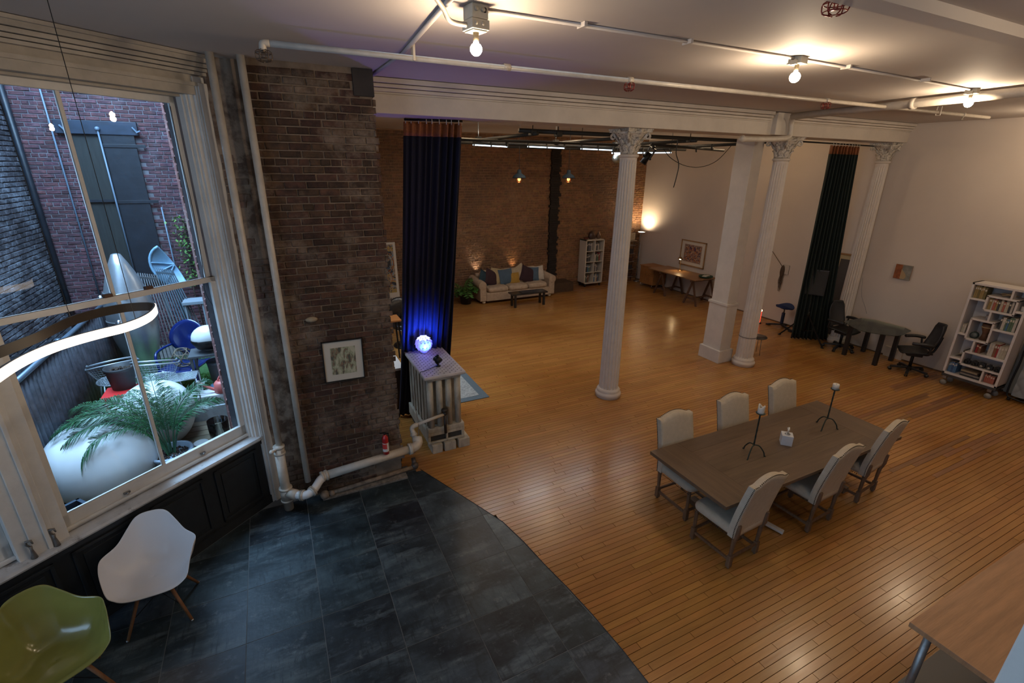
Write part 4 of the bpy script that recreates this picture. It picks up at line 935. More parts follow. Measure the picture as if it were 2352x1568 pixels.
ceiling_bulb(7.8, .3, 'bare bulb in the row nearer the front, right of the counter', 1, 34)
t = thing('wire_conduit', 'thin painted conduit running across the ceiling between the bare bulbs', 'conduit', (4.2, 3.09, ZC - .016))
for x0, x1, y0, y1 in ((1.33, 4.12, 3.11, 3.08), (4.24, 7.34, 3.08, 3.18)):
    b = B(); b.cyl((x0, y0, ZC - .015), (x1, y1, ZC - .015), .011, n=10); part(t, 'tube', b, ceiling_paint, 0, True)
for x in (2.02, 2.95, 4.87, 6.2):
    b = B(); b.bb(x - .012, x + .012, 3.05, 3.14, ZC - .03, ZC); part(t, 'strap', b, ceiling_paint, .003, True)
b = B(); b.tube([(1.05, 2.6, ZC - .016), (1.195, 4.53, ZC - .016), (1.17, 5.76, ZC - .016)], .016, 10); solo('ceiling_conduit', 'painted conduit crossing the ceiling from the near bulb to the end of the beam', 'conduit', b, ceiling_paint)
b = B(); b.tube(smooth_path([(.3, 2.4, ZC - .02), (.8, 2.75, ZC - .02), (1.02, 3.0, ZC - .05), (1.10, 3.08, ZC - .10), (1.21, 3.1, ZC - .105)], 6), .014, 10); solo('flex_cable', 'curved armoured cable feeding the nearest ceiling junction box', 'cable', b, pipe_paint)
t = thing('sprinkler_pipe', 'long cream sprinkler pipe hung under the ceiling in front of the beam', 'pipe', (5, 4.2, 4.63)); 
b = B(); b.cyl((.15, 4.2, 4.615), (10.5, 4.2, 4.645), .022, n=14); part(t, 'run', b, pipe_paint, 0, True)
b = B(); b.tube(smooth_path([(.17, 4.2, 4.615), (.13, 4.2, 4.61), (.125, 4.2, 4.57)], 4), .024, 12); part(t, 'end_elbow', b, pipe_paint, 0, True)
for x in (1.19, 8.98):
    b = B(); b.bb(x - .009, x + .009, 4.17, 4.175, 4.60, ZC); b.bb(x - .009, x + .009, 4.225, 4.23, 4.60, ZC); b.bb(x - .009, x + .009, 4.17, 4.23, 4.598, 4.604); part(t, 'hanger', b, pipe_paint, 0, True)
for x in (2.0, 3.32, 6.37, 9.7):
    b = B(); b.cyl((x - .03, 4.2, 4.62 + x * .0025), (x + .03, 4.2, 4.62 + x * .0025), .028, n=14); part(t, 'coupling', b, pipe_paint, 0, True)
def sprinkler(x, y, z, label, col, cage=True):
    t = thing('fire_sprinkler', label, 'sprinkler', (x, y, z), group=None); m_ = M(col[0], col[1], .4, .5)
    b = B(); b.cyl((0, 0, 0), (0, 0, -.03), .012, n=10); b.cyl((0, 0, -.055), (0, 0, -.058), .02, n=12); b.beam((-.012, 0, -.02), (-.012, 0, -.055), .004, .004); b.beam((.012, 0, -.02), (.012, 0, -.055), .004, .004); part(t, 'head', b, m_)
    if cage:
        for k in range(6):
            a = k * PI / 3; b = B(); b.tube(smooth_path([(.012 * math.cos(a), .012 * math.sin(a), -.005), (.05 * math.cos(a), .05 * math.sin(a), -.02), (.048 * math.cos(a), .048 * math.sin(a), -.07), (.015 * math.cos(a), .015 * math.sin(a), -.085)], 3), .003, 5); part(t, 'cage_wire', b, m_)
        b = B()
        for r_, z_ in ((.05, -.03), (.048, -.068)): b.tube([(r_ * math.cos(a), r_ * math.sin(a), z_) for a in [2 * PI * i / 16 for i in range(16)]], .003, 5, closed=True)
        part(t, 'cage_ring', b, m_)
    return t
sprinkler(3.32, 4.2, 4.615, 'red caged sprinkler head on the long pipe between the first and second bulbs', ('cage_red', (.20, .02, .015)))
sprinkler(6.37, 4.2, 4.625, 'red caged sprinkler head on the long pipe near the thick collar joint', ('cage_red', (.20, .02, .015)))
sprinkler(9.7, 4.2, 4.63, 'small pale sprinkler head near the right end of the long pipe', ('cage_pale', (.4, .36, .3)), False)
sprinkler(.125, 4.2, 4.58, 'brown sprinkler head hanging at the left end of the long pipe over the brick pier', ('cage_brown', (.10, .07, .05)))
s_ = sprinkler(2.97, 2.02, ZC, 'large red caged sprinkler head cut by the top edge of the picture', ('cage_red', (.20, .02, .015))); s_.scale = (1.25, 1.25, 1.0)
t = thing('ceiling_drain_pipe', 'thick cream pipe along the ceiling passing the rightmost bulb', 'pipe', (7.6, 4.2, 4.65))
b = B(); b.cyl((7.86, 5.70, 4.645), (7.42, 2.3, 4.645), .052, n=22); part(t, 'pipe', b, pipe_paint, 0, True)
b = B(); b.cyl((7.42, 2.3, 4.645), (7.1, -4.1, 4.645), .052, n=22); part(t, 'pipe', b, pipe_paint, 0, True)
b = B(); b.cyl((7.62, 3.84, 4.645), (7.625, 3.90, 4.645), .066, n=22); part(t, 'collar', b, pipe_paint, 0, True)
b = B(); b.tube(smooth_path([(7.83, 5.5, 4.645), (7.86, 5.68, 4.64), (7.95, 5.76, 4.56), (7.97, 5.76, 4.42), (7.92, 5.76, 4.33), (7.6, 5.76, 4.30), (7.2, 5.76, 4.285), (6.9, 5.78, 4.28)], 6), .042, 16); part(t, 'offset_bend', b, pipe_paint, 0, True)
b = B(); b.ball((6.88, 5.78, 4.28), .055, 14, 10); part(t, 'end_cap', b, pipe_paint, 0, True)

# suspended LED ribbon pendant
ring = thing('ribbon_pendant', 'glowing curved LED ribbon pendant lamp hanging in front of the window', 'pendant lamp', (-1.1, 3.8, 2.85))
zr = 2.845
front = [(-.842, 4.20), (-.845, 4.02), (-.885, 3.88), (-.955, 3.77), (-1.05, 3.70), (-1.14, 3.62), (-1.215, 3.53), (-1.27, 3.42), (-1.31, 3.28), (-1.33, 3.10), (-1.34, 2.85), (-1.36, 2.6)]
back = [(-.842, 4.20), (-.87, 4.29), (-.94, 4.335), (-1.05, 4.345), (-1.15, 4.30), (-1.24, 4.22), (-1.31, 4.10), (-1.35, 3.95), (-1.38, 3.80), (-1.42, 3.68), (-1.47, 3.56), (-1.53, 3.42), (-1.58, 3.2), (-1.6, 2.9), (-1.56, 2.65), (-1.46, 2.55), (-1.36, 2.6)]
loop = list(reversed(front)) + back[1:-1]; LP = smooth_path([(x, y, zr) for x, y in loop] + [(loop[0][0], loop[0][1], zr)], 5)[:-1]
cen = sum(LP, Vector()) / len(LP)
def ribbon(off, hgt, dz, th):
    b = B(); n_ = len(LP)
    outn = []
    for i in range(n_):
        d = (LP[(i + 1) % n_] - LP[i - 1]).normalized(); outn.append(Vector((d.y, -d.x, 0)))
    sgn = 1 if (outn[0].dot(LP[0] - cen)) > 0 else -1
    def fn(u, v):
        i = int(round(u * n_)) % n_; c = [(0, 0), (0, 1), (1, 1), (1, 0), (0, 0)][int(round(v * 4))]
        return LP[i] + outn[i] * sgn * (off + th * c[0]) + Vector((0, 0, dz - hgt * c[1]))
    b.grid(fn, n_, 5, wrap=True, smooth=False); return b
part(ring, 'channel', ribbon(-.012, .062, 0, .011), M('bronze_channel', (.032, .024, .018), .6, .2), 0, True, label='dark bronze channel on the inner side')
part(ring, 'diffuser', ribbon(0, .056, -.003, .004), emission('led_glow', (1.0, .83, .66), 4.2), 0, True, label='glowing outer diffuser strip')
for (x, y) in ((-.90, 3.86), (-1.31, 4.12), (-1.55, 3.3)):
    b = B(); b.cyl((x, y, zr), (x * .98 - .0, y - .12, ZC), .0022, n=5); part(ring, 'suspension_wire', b, black_plastic, 0, True)
b = B(); b.cyl((-1.25, 3.5, ZC - .03), (-1.25, 3.5, ZC), .08, n=24); part(ring, 'canopy', b, white_paint, 0, True)
point('ribbon_light', (-1.12, 3.75, 2.75), 3, (1.0, .80, .58), .15)

# ================================================================== LIGHTING RIG BEHIND THE BEAM
rig = thing('pipe_rig', 'black pipe grid hung under the ceiling behind the beam', 'rig', (6, 8, 4.3)); rigm = M('rig_black', (.014, .014, .012), .6)
def rp_(p0, p1, r=.028, nm='pipe'): b = B(); b.cyl(p0, p1, r, n=12); part(rig, nm, b, rigm, 0, True)
rp_((3.52, 6.95, 4.335), (9.0, 6.95, 4.335), .032)
for x, y1 in ((3.75, 10.2), (5.45, 10.9), (6.95, 10.5), (8.55, 11.0)): rp_((x, 6.8, 4.295), (x, y1, 4.285))
rp_((3.3, 9.1, 4.24), (9.0, 9.1, 4.24), .026); rp_((2.9, 8.2, 4.25), (8.9, 8.2, 4.25), .024); rp_((5.0, 10.4, 4.24), (9.6, 10.4, 4.24), .026); rp_((6.9, 7.9, 4.27), (9.4, 8.35, 4.22), .028)
for x, y in ((4.2, 6.95), (3.75, 6.95), (5.45, 6.95), (6.95, 6.95), (8.55, 6.95), (5.45, 9.1), (6.95, 9.1), (3.75, 9.1), (6.95, 10.4), (8.55, 9.1)):
    b = B(); b.bb(x - .05, x + .05, y - .05, y + .05, 4.27, 4.35); part(rig, 'clamp', b, rigm, .012, True)
    b = B(); b.cyl((x, y, 4.33), (x, y, ZC), .007, n=6); part(rig, 'hanger_rod', b, rigm, 0, True)
for x, y in ((3.9, 8.2), (7.5, 6.95), (6.2, 9.1), (7.7, 9.1), (8.3, 8.1)):
    b = B(); b.tube([(x, y, 4.26), (x + .01, y, 4.18), (x + .02, y, 4.16)], .016, 6); part(rig, 'strap', b, rigm, 0, True)
tubem = emission('tube_glow', (.66, .84, 1.0), 4.0)
for k, (p0, p1, lab) in enumerate((((3.60, 9.0, 4.20), (4.33, 9.0, 4.185), 'slim cool-white tube light at the left end of the rig'), ((4.75, 9.0, 4.20), (5.62, 9.0, 4.19), 'brightest slim tube light between the two pendant lamps'), ((6.0, 9.0, 4.19), (6.86, 9.0, 4.18), 'slim tube light just left of the lone column capital'), ((6.72, 8.9, 4.12), (8.42, 8.95, 4.165), 'long slim tube light passing behind the lone column'))):
    t = thing('tube_light', lab, 'light', p0, group='tube lights on the rig'); b = B(); b.cyl(p0, p1, .011, n=10); part(t, 'tube', b, tubem, 0, True)
    b = B(); p0v, p1v = Vector(p0), Vector(p1); b.beam(p0v + Vector((0, 0, .035)), p1v + Vector((0, 0, .035)), .022, .02); part(t, 'housing', b, rigm, 0, True)
    for f in (.02, .5, .98): q = p0v.lerp(p1v, f); b = B(); b.bb(q.x - .012, q.x + .012, q.y - .02, q.y + .02, q.z - .02, q.z + .11); part(t, 'clip', b, rigm, 0, True)
    m_ = (p0v + p1v) / 2; a_ = area('tube_and_fill_light', m_ + Vector((0, 0, -.03)), m_ + Vector((0, 0, -1)), (p1v - p0v).length, .04, 9 if k != 1 else 16, (.80, .90, 1.0)); area('tube_and_fill_light', m_ + Vector((0, 0, .16)), m_ + Vector((0, 0, 1)), (p1v - p0v).length, .04, 12, (.95, .88, .78))  # the upward light is added to brighten the ceiling above each tube
t = thing('mirror_ball', 'small mirrored disco ball hanging partly behind the lone column capital', 'ball', (6.93, 8.98, 4.02)); b = B(); b.ball((0, 0, 0), .105, 24, 16); b.sm = [False] * len(b.f); part(t, 'mirrored_sphere', b, M('mirror_tiles', (.45, .52, .52), .3, 1)); b = B(); b.cyl((0, 0, .10), (0, 0, .2), .006); part(t, 'hanger', b, rigm)
t = thing('stage_spotlight', 'black stage spotlight clamped to the rig right of the lone column', 'spotlight', (6.95, 8.05, 4.03), rot=(math.radians(25), math.radians(20), 0))
b = B(); b.cyl((0, 0, -.12), (0, 0, .10), .062, .055, n=16); b.cyl((0, 0, -.13), (0, 0, -.11), .072, n=16); part(t, 'barrel', b, black_metal)
b = B(); b.bb(-.085, -.07, -.02, .02, -.02, .2); b.bb(.07, .085, -.02, .02, -.02, .2); b.bb(-.085, .085, -.02, .02, .19, .205); b.bb(-.02, .02, -.02, .02, .20, .25); part(t, 'yoke', b, black_metal)
b = B(); b.ball((.1, 0, 0), .018, 8, 6); b.ball((-.1, 0, 0), .018, 8, 6); part(t, 'knob', b, black_metal)
b = B(); b.tube(smooth_path([(6.4, 7.0, 4.15), (6.6, 7.0, 4.0), (6.95, 7.0, 3.88), (7.35, 7.0, 3.86), (7.75, 7.0, 3.98), (8.1, 7.0, 4.28)], 6), .006, 6); solo('slack_cable', 'thin cable sagging from the rig in front of the white wall', 'cable', b, rigm)
for p, lab in (([(6.72, 7, 4.33), (6.70, 7, 4.1), (6.80, 7, 3.9), (6.78, 7, 3.68), (6.74, 7, 3.5)], 'loose strap hanging from the rig, the left of two'), ([(8.25, 7, 4.3), (8.3, 7, 4.12), (8.55, 7, 3.8), (8.78, 7, 3.45)], 'loose strap hanging from the rig next to the square post')):
    b = B(); b.tube(smooth_path(p, 4), .009, 6); solo('loose_webbing', lab, 'strap', b, rigm, group='loose straps on the rig')
de_ = M('dark_enamel', (.008, .010, .010), .7); de_.node_tree.nodes['Principled BSDF'].inputs['Specular IOR Level'].default_value = .08
amber = emission('filament_glow', (1.0, .34, .09), 5)
for x, lab in ((4.83, 'dark dome pendant lamp with amber bulb, the left one before the brick wall'), (6.05, 'dark dome pendant lamp with amber bulb, right of the sooty chase')):
    t = thing('dome_pendant', lab, 'pendant lamp', (x, 9.5, 3.60), group='dark dome pendants')
    b = B(); b.lathe([(.145, .0), (.14, .02), (.115, .055), (.07, .085), (.045, .10), (.042, .15), (.03, .17), (.0001, .175)], n=28); part(t, 'shade', b, M('dark_enamel', (.010, .012, .012), .5))
    b = B(); b.cyl((0, 0, .17), (0, 0, 1.115), .005, n=6); part(t, 'cord', b, black_plastic)
    b = B(); b.ball((0, 0, -.02), .032, 12, 8, (1, 1, 1.3)); part(t, 'bulb', b, amber)
    for k in range(6):
        a = k * PI / 3; b = B(); b.tube(smooth_path([(.05 * math.cos(a), .05 * math.sin(a), .02), (.058 * math.cos(a), .058 * math.sin(a), -.04), (.03 * math.cos(a), .03 * math.sin(a), -.075), (.0, .0, -.08)], 3), .0035, 5); part(t, 'cage_wire', b, M('cage_copper', (.35, .14, .06), .4, .7))
    point('pendant_light', (x, 9.5, 3.50), 2.5, (1, .45, .16), .04)

# added lamps that brighten the far bay, kept unseen behind the beam
def flush(x, y, power, wh):
    t = thing('added_bay_lamp', 'added unseen ceiling lamp behind the beam, ' + wh, 'light', (x, y, ZC), group='added fill lamps of the far bay')
    b = B(); b.cyl((0, 0, -.02), (0, 0, 0), .11, n=20); part(t, 'base', b, white_paint); b = B(); b.ball((0, 0, -.02), .075, 16, 10, (1, 1, .45)); part(t, 'globe', b, emission('warm_globe', (1.0, .66, .36), 8))
    point('added_bay_lamp_light', (x, y, ZC - .12), power, (1.0, .72, .44), .06)
flush(3.0, 8.3, 24, 'leftmost, nearest the navy curtain'); flush(5.3, 8.5, 20, 'second from the navy curtain'); flush(7.8, 8.5, 18, 'third from the navy curtain'); flush(10.2, 8.4, 26, 'rightmost, nearest the white wall')

# added unseen spotlight behind the brick pier, brightens the floor by the rug
t = thing('added_spot', 'added unseen white spotlight behind the brick pier', 'spotlight', (.9, 7.9, ZC)); b = B(); b.cyl((0, 0, -.06), (0, 0, 0), .03); part(t, 'mount', b, white_paint); b = B(); b.cyl((0, 0, -.14), (.03, 0, -.05), .05, .035, n=16); part(t, 'head', b, white_paint)
spot('added_spot_light', (.95, 7.9, ZC - .18), (2.9, 8.2, 0), 150, (1.0, .84, .60), 62, 1, .06)
# ================================================================== CURTAINS
def curtain(name, label, top0, top1, bot0, bot1, zt, mat, band, folds=11, seed=1, amp=.05):
    t = thing(name, label, 'curtain', ((bot0[0] + bot1[0]) / 2, (bot0[1] + bot1[1]) / 2, 0)); r = random.Random(seed); ph_ = [r.uniform(0, 6) for _ in range(6)]
    def fn(u, v, z0, z1):
        z = lerp(z0, z1, v); f = z / zt
        u2 = u + .012 * math.sin(6 * u * PI + ph_[0])
        x = lerp(lerp(bot0[0], bot1[0], u2), lerp(top0[0], top1[0], u2), f ** .8); y = lerp(lerp(bot0[1], bot1[1], u2), lerp(top0[1], top1[1], u2), f ** .8)
        A = amp * (.8 + .5 * math.sin(3 * u + ph_[1] + 1.3 * f)); th = 2 * PI * folds * u + .9 * math.sin(2.1 * f + ph_[2]) + .5 * math.sin(9 * u + ph_[3])
        dx, dy = (bot1[0] - bot0[0]), (bot1[1] - bot0[1]); l = math.hypot(dx, dy); nx, ny = dy / l, -dx / l
        q = math.sin(th); q = math.copysign(abs(q) ** .7, q)
        return (x + nx * A * q, y + ny * A * q, z)
    b = B(); b.grid(lambda u, v: fn(u, v, .015, zt - .16), folds * 14 + 1, 26, thick=.006); part(t, 'drape', b, mat, 0, True)
    b = B(); b.grid(lambda u, v: fn(u, v, zt - .16, zt), folds * 14 + 1, 4, thick=.008); part(t, 'header_band', b, band, 0, True, label='rust orange header band')
    b = B()
    for k in range(folds + 1):
        p = Vector(fn(min(1, (k + .25) / folds), 1, .015, zt)); b.tube([p + Vector((0, 0, -.02)), p + Vector((0, 0, .05))], .006, 5)
    part(t, 'hook', b, M('hook_pale', (.45, .42, .38), .5), 0, True, kind='stuff'); return t
navy = M('navy_cloth', (.006, .008, .028), .85, var=(60, .3), bump=(150, .15)); rust = M('rust_band', (.30, .105, .035), .8, var=(40, .3), bump=(80, .3))
curtain('stage_curtain', 'tall dark navy curtain gathered beside the brick pier and lit blue from below', (1.62, 6.32), (2.36, 6.24), (1.40, 6.98), (2.18, 6.99), 4.33, navy, rust, 9, 3, .055)
curtain('stage_curtain', 'tall dark green-black curtain gathered next to the right wall behind the speaker', (10.05, 6.36), (10.98, 6.36), (10.90, 6.85), (11.56, 6.40), 4.29, M('black_green_cloth', (.014, .024, .020), .85, bump=(150, .15)), rust, 9, 8, .06)
b = B(); b.cyl((1.63, 6.3, 4.35), (2.36, 6.25, 4.36), .014, n=8); solo('curtain_rail', 'thin black rail holding the navy curtain under the beam', 'rail', b, black_metal)
b = B(); b.cyl((9.0, 6.36, 4.33), (11.5, 6.36, 4.31), .014, n=8); solo('curtain_rail', 'thin black rail under the beam holding the green-black curtain', 'rail', b, black_metal)
for p, lab in (([(1.50, 6.0, 1.15), (1.44, 5.95, .8), (1.46, 5.85, .4), (1.38, 5.8, .05), (1.3, 5.9, .03)], 'pale lamp cord running down between the radiator and the curtain'),):
    b = B(); b.tube(smooth_path(p, 5), .005, 6); solo('lamp_cord', lab, 'cord', b, M('cord_grey', (.3, .28, .27), .6))

# ================================================================== RADIATOR, LAMPS ON IT, RUG
rad = thing('radiator', 'tall old cream cast-iron column radiator with a pierced top cover', 'radiator', (1.83, 6.32, 0)); rc = M('radiator_cream', (.50, .45, .36), .5, var=(7, .45), bump=(20, .4), stretch=(1, 1, .5))
for k in range(7):
    y = 5.80 + k * .155
    if k == 0:
        for i in range(4):
            x = 1.63 + i * .132; b = B(); b.cyl((x, y, .36), (x, y, 1.10), .044, n=14); b.ball((x, y, 1.10), .044, 12, 8); part(rad, 'tube', b, rc, 0, True)
        b = B(); b.bb(1.59, 2.07, y - .05, y + .05, 1.09, 1.14); part(rad, 'top_header', b, rc, .02, True); b = B(); b.prism([(1.56, y - .06), (2.10, y - .06), (2.10, y + .06), (1.56, y + .06)], .30, .38); part(rad, 'bottom_header', b, rc, .02, True)
    else:
        b = B(); b.bb(1.59, 2.07, y - .055, y + .055, .30, 1.12); part(rad, 'section', b, rc, .04, True)
b = B(); b.bb(1.56, 1.60, 5.76, 6.80, .14, .32); b.bb(2.06, 2.10, 5.76, 6.80, .14, .32); b.bb(1.56, 2.10, 5.745, 5.775, .26, .32); b.bb(1.56, 2.10, 5.745, 5.775, .14, .17); b.bb(1.82, 1.85, 5.745, 5.775, .14, .3); part(rad, 'base_frame', b, rc, .008, True)
b = B(); b.bb(1.60, 2.06, 5.79, 5.80, .16, .28); part(rad, 'shadow_gap', b, M('gap_shade_dark', (.05, .045, .04), .7), 0, True)  # dark sheet standing in for the shade inside the base frame
b = B(); b.bb(1.535, 2.125, 5.70, 6.84, 1.145, 1.185); part(rad, 'cover_plate', b, M('cover_cream', (.55, .50, .47), .5, var=(8, .2)), .015, True)
b = B()
for i in range(26):
    for j in range(13):
        if (i + j) % 2: continue
        x, y = 1.585 + j * .041, 5.76 + i * .041; b.prism([(x - .011, y), (x, y - .011), (x + .011, y), (x, y + .011)], 1.1845, 1.1865)
part(rad, 'pierced_pattern', b, M('hole_dark', (.11, .09, .09), .8), 0, True, kind='stuff')
b = B(); b.cyl((1.80, 5.70, .60 - .02), (1.80, 5.70, .30), .02); b.lathe([(.0, .64), (.045, .645), (.05, .66), (.045, .675), (.0001, .68)], (1.80, 5.70, 0), 12); b.ball((1.80, 5.70, .61), .034, 10, 8); b.cyl((1.80, 5.70, .6), (1.80, 5.80, .6), .02); part(rad, 'valve', b, M('valve_dark', (.05, .04, .035), .5, .6), 0, True)
for i, (x0, w_, lab) in enumerate(((1.60, .15, 'left'), (1.78, .17, 'middle'), (1.99, .17, 'right'))):
    b = B(); b.bb(x0, x0 + w_, 5.70, 5.95, 0, .135); solo('support_block', 'cream painted wood block under the near end of the radiator, the %s one' % lab, 'block', b, rc, .008, group='blocks under the radiator')
b = B(); b.bb(1.60, 2.10, 6.55, 6.80, 0, .135); solo('support_block', 'dark wood block under the far end of the radiator', 'block', b, MATS['plinth_dark'], .006)
t = thing('scale_globe_lamp', 'round lamp of overlapping scales glowing violet-blue on the radiator cover', 'lamp', (1.80, 6.60, 1.187))
vio = M('scale_shade', (.42, .36, .95), .4, emit=((.30, .26, 1.0), .75)); viow = M('scale_shade_hot', (.9, .92, 1.0), .4, emit=((.60, .68, 1.0), 1.6))
b = B(); b.cyl((0, 0, 0), (0, 0, .03), .05, n=20); part(t, 'foot', b, white_paint)
b = B(); b.ball((0, 0, .15), .098, 20, 12); part(t, 'inner_diffuser', b, M('inner_violet', (.10, .08, .5), .5, emit=((.16, .12, .9), .8)))
for j in range(8):
    ph_ = -70 + j * 20; cr = math.cos(math.radians(ph_)); n_ = max(5, round(13 * cr))
    for i in range(n_):
        a = 2 * PI * (i + .5 * (j % 2)) / n_; p = math.radians(ph_); nrm = Vector((math.cos(a) * math.cos(p), math.sin(a) * math.cos(p), math.sin(p))); up = Vector((-math.cos(a) * math.sin(p), -math.sin(a) * math.sin(p), math.cos(p))); sd = nrm.cross(up); c = nrm * .118
        q = .030; P4 = [c + up * q * 1.15 - nrm * .006, c + sd * q, c - up * q * 1.15 + nrm * .010, c - sd * q]; P4 = [v + Vector((0, 0, .15)) for v in P4]; b = B(); b.add(P4 + [v - nrm * .004 for v in P4], [(0, 1, 2, 3), (7, 6, 5, 4), (0, 4, 5, 1), (1, 5, 6, 2), (2, 6, 7, 3), (3, 7, 4, 0)]); part(t, 'scale', b, viow if ph_ > 35 else vio)
point('globe_lamp_light', (1.80, 6.60, 1.48), 2, (.10, .12, 1.0), .05)
spot('blue_uplight', (1.80, 6.34, 1.30), (1.80, 6.95, 1.62), 150, (.012, .07, 1.0), 98, 1, .05)
spot('violet_uplight', (1.74, 6.40, 1.40), (1.45, 5.1, 4.7), 58, (.26, .18, 1.0), 62, .8, .04)
t = thing('clamp_spot', 'small black adjustable spot lamp standing on the radiator cover', 'lamp', (1.83, 6.02, 1.187), math.radians(35))
b = B(); b.cyl((0, 0, 0), (0, 0, .012), .035, n=16); b.beam((0, -.0, 0), (0, 0, .07), .012, .02); part(t, 'stand', b, black_metal)
b = B(); b.tube([(math.cos(a) * .05, 0, .09 + math.sin(a) * .05) for a in [PI + PI * i / 10 for i in range(11)]], .007, 6); part(t, 'yoke', b, black_metal)
b = B(); R_ = Matrix.Rotation(math.radians(-50), 4, 'X'); b.lathe([(.04, -.05), (.05, -.045), (.052, .05), (.045, .05), (.044, -.02), (.0001, -.02)], (0, 0, .10), 20, R_); part(t, 'head', b, black_metal)
b = B(); b.lathe([(.0001, .0), (.043, .02)], (0, 0, .10), 20, R_); part(t, 'lens', b, M('lens_warm', (.8, .6, .4), .2, emit=((1, .7, .4), .8)))
b = B(); b.tube(smooth_path([(1.83, 6.03, 1.195), (1.70, 5.98, 1.192), (1.60, 5.92, 1.192), (1.53, 5.88, 1.19), (1.52, 5.87, 1.0), (1.52, 5.9, .6)], 5), .004, 6); solo('spot_cord', 'thin black cord trailing from the small spot lamp across the radiator cover', 'cord', b, black_plastic)
t = thing('doormat', 'grey-blue textured rug with a darker border lying beside the radiator', 'rug', (2.45, 7.77, 0)); b = B(); b.bb(1.85, 3.04, 7.01, 8.53, 0, .012); part(t, 'border', b, M('rug_border', (.10, .15, .20), .9, bump=(60, .5)), .003, True)
b = B(); b.bb(1.98, 2.90, 7.14, 8.40, .010, .017); part(t, 'field', b, M('rug_field', (.42, .48, .52), .95, var=(26, .45), bump=(60, .8)), .002, True)

# ================================================================== FAR BAY, LEFT: poster, tables, chair
pf = art_tex('poster_art', [(.02, .02, .025), (.05, .09, .16), (.45, .32, .08), (.30, .10, .05), (.42, .38, .30), (.12, .22, .32)], 3.2, 3.5)
t = thing('leaning_poster', 'tall white-bordered poster of swirling figures leaning on the far brick wall', 'poster', (2.60, 13.42, 0), rot=(math.radians(-6), 0, 0))
b = B(); b.bb(-.45, .45, 0, .02, .02, 1.82); part(t, 'board', b, M('poster_white', (.62, .58, .50), .6), .003)
b = B(); b.bb(-.38, .38, -.004, 0, .42, 1.76); part(t, 'picture_area', b, pf)
b = B()
for z in (.44, 1.60):
    for k in range(9):
        for q in range(2): x, zz = -.34 + k * .085, z + q * .07; b.prism([(x - .03, zz), (x, zz - .03), (x + .03, zz), (x, zz + .03)], .004, .007, Matrix(((1, 0, 0, 0), (0, 0, -1, 0), (0, 1, 0, 0), (0, 0, 0, 1))))
part(t, 'ochre_lozenge_border', b, M('ochre_ink', (.42, .30, .06), .6), kind='stuff')
inks = [M('ink_orange', (.35, .10, .03), .6), M('ink_cream', (.48, .42, .30), .6), M('ink_blue', (.07, .13, .20), .6)]
for k, (cx_, cz, r_, w_) in enumerate(((.1, 1.28, .26, .018), (.1, 1.28, .22, .012), (.1, 1.28, .18, .018), (.05, .85, .24, .014), (.05, .85, .2, .02), (.22, 1.05, .05, .02))):
    b = B(); b.tube([(cx_ + r_ * math.cos(a), -.006, cz + 1.1 * r_ * math.sin(a)) for a in [2 * PI * i / 28 for i in range(28)]], w_ * .5, 5, closed=True); part(t, 'swirl_line', b, inks[k % 3])
def text_obj(s, size, mat, parent, loc, rot, name='lettering', ext=.001):
    cu = bpy.data.curves.new(name, 'FONT'); cu.body = s; cu.size = size; cu.extrude = ext; cu.align_x = 'CENTER'; tmp = bpy.data.objects.new('t', cu); COL.objects.link(tmp)
    dg = bpy.context.evaluated_depsgraph_get(); me = bpy.data.meshes.new_from_object(tmp.evaluated_get(dg)); bpy.data.objects.remove(tmp); me.materials.clear(); me.materials.append(mat)
    o = link(name, me, parent); o.location = loc; o.rotation_euler = rot; return o
text_obj('EC BRNO', .11, M('ink_black', (.03, .03, .03), .6), t, (.18, -.003, .20), (PI / 2, 0, 0))
t = thing('white_cabinet', 'white-topped dark cabinet partly hidden between the pier and the navy curtain', 'cabinet', (1.30, 7.6, 0)); b = B(); b.bb(-.35, .32, -.40, .55, .71, .75); part(t, 'top', b, M('top_white', (.62, .62, .62), .4), .004)
b = B(); b.bb(-.33, .29, -.37, .52, .02, .71); part(t, 'carcass', b, M('dark_carcass', (.05, .035, .025), .6), .006)
t = thing('leather_armchair', 'black leather swivel armchair partly hidden behind the navy curtain', 'chair', (2.38, 10.2, 0), math.radians(200)); lth = M('black_leather', (.018, .018, .019), .35, coat=.3, var=(12, .3), bump=(40, .3))
b = B(); b.ball((0, 0, .50), .30, 20, 10, (1, 1, .38)); part(t, 'seat', b, lth); b = B(); b.ball((0, -.24, .82), .30, 20, 12, (1, .30, .85)); part(t, 'backrest', b, lth)
for sx in (-1, 1): b = B(); b.tube(smooth_path([(sx * .27, -.22, .70), (sx * .34, 0, .72), (sx * .28, .22, .70)], 5), .04, 10); part(t, 'armrest', b, lth)
b = B(); b.tube([(.26 * math.cos(a), .26 * math.sin(a), .43) for a in [2 * PI * i / 24 for i in range(24)]], .012, 6, closed=True); part(t, 'chrome_rim', b, chrome)
b = B(); b.lathe([(.28, 0), (.27, .03), (.05, .06), (.035, .40)], n=20); part(t, 'pedestal', b, black_metal)
t = thing('drafting_stool', 'black stool with an orange wooden arm right at the edge of the brick pier', 'stool', (1.86, 9.3, 0)); b = B(); b.bb(-.2, .2, -.2, .2, .92, .96); part(t, 'orange_top', b, M('orange_wood', (.42, .17, .05), .5), .01)
for sx in (-1, 1):
    for sy in (-1, 1): b = B(); b.beam((sx * .15, sy * .15, .92), (sx * .2, sy * .2, 0), .03, .03); part(t, 'leg', b, black_metal)

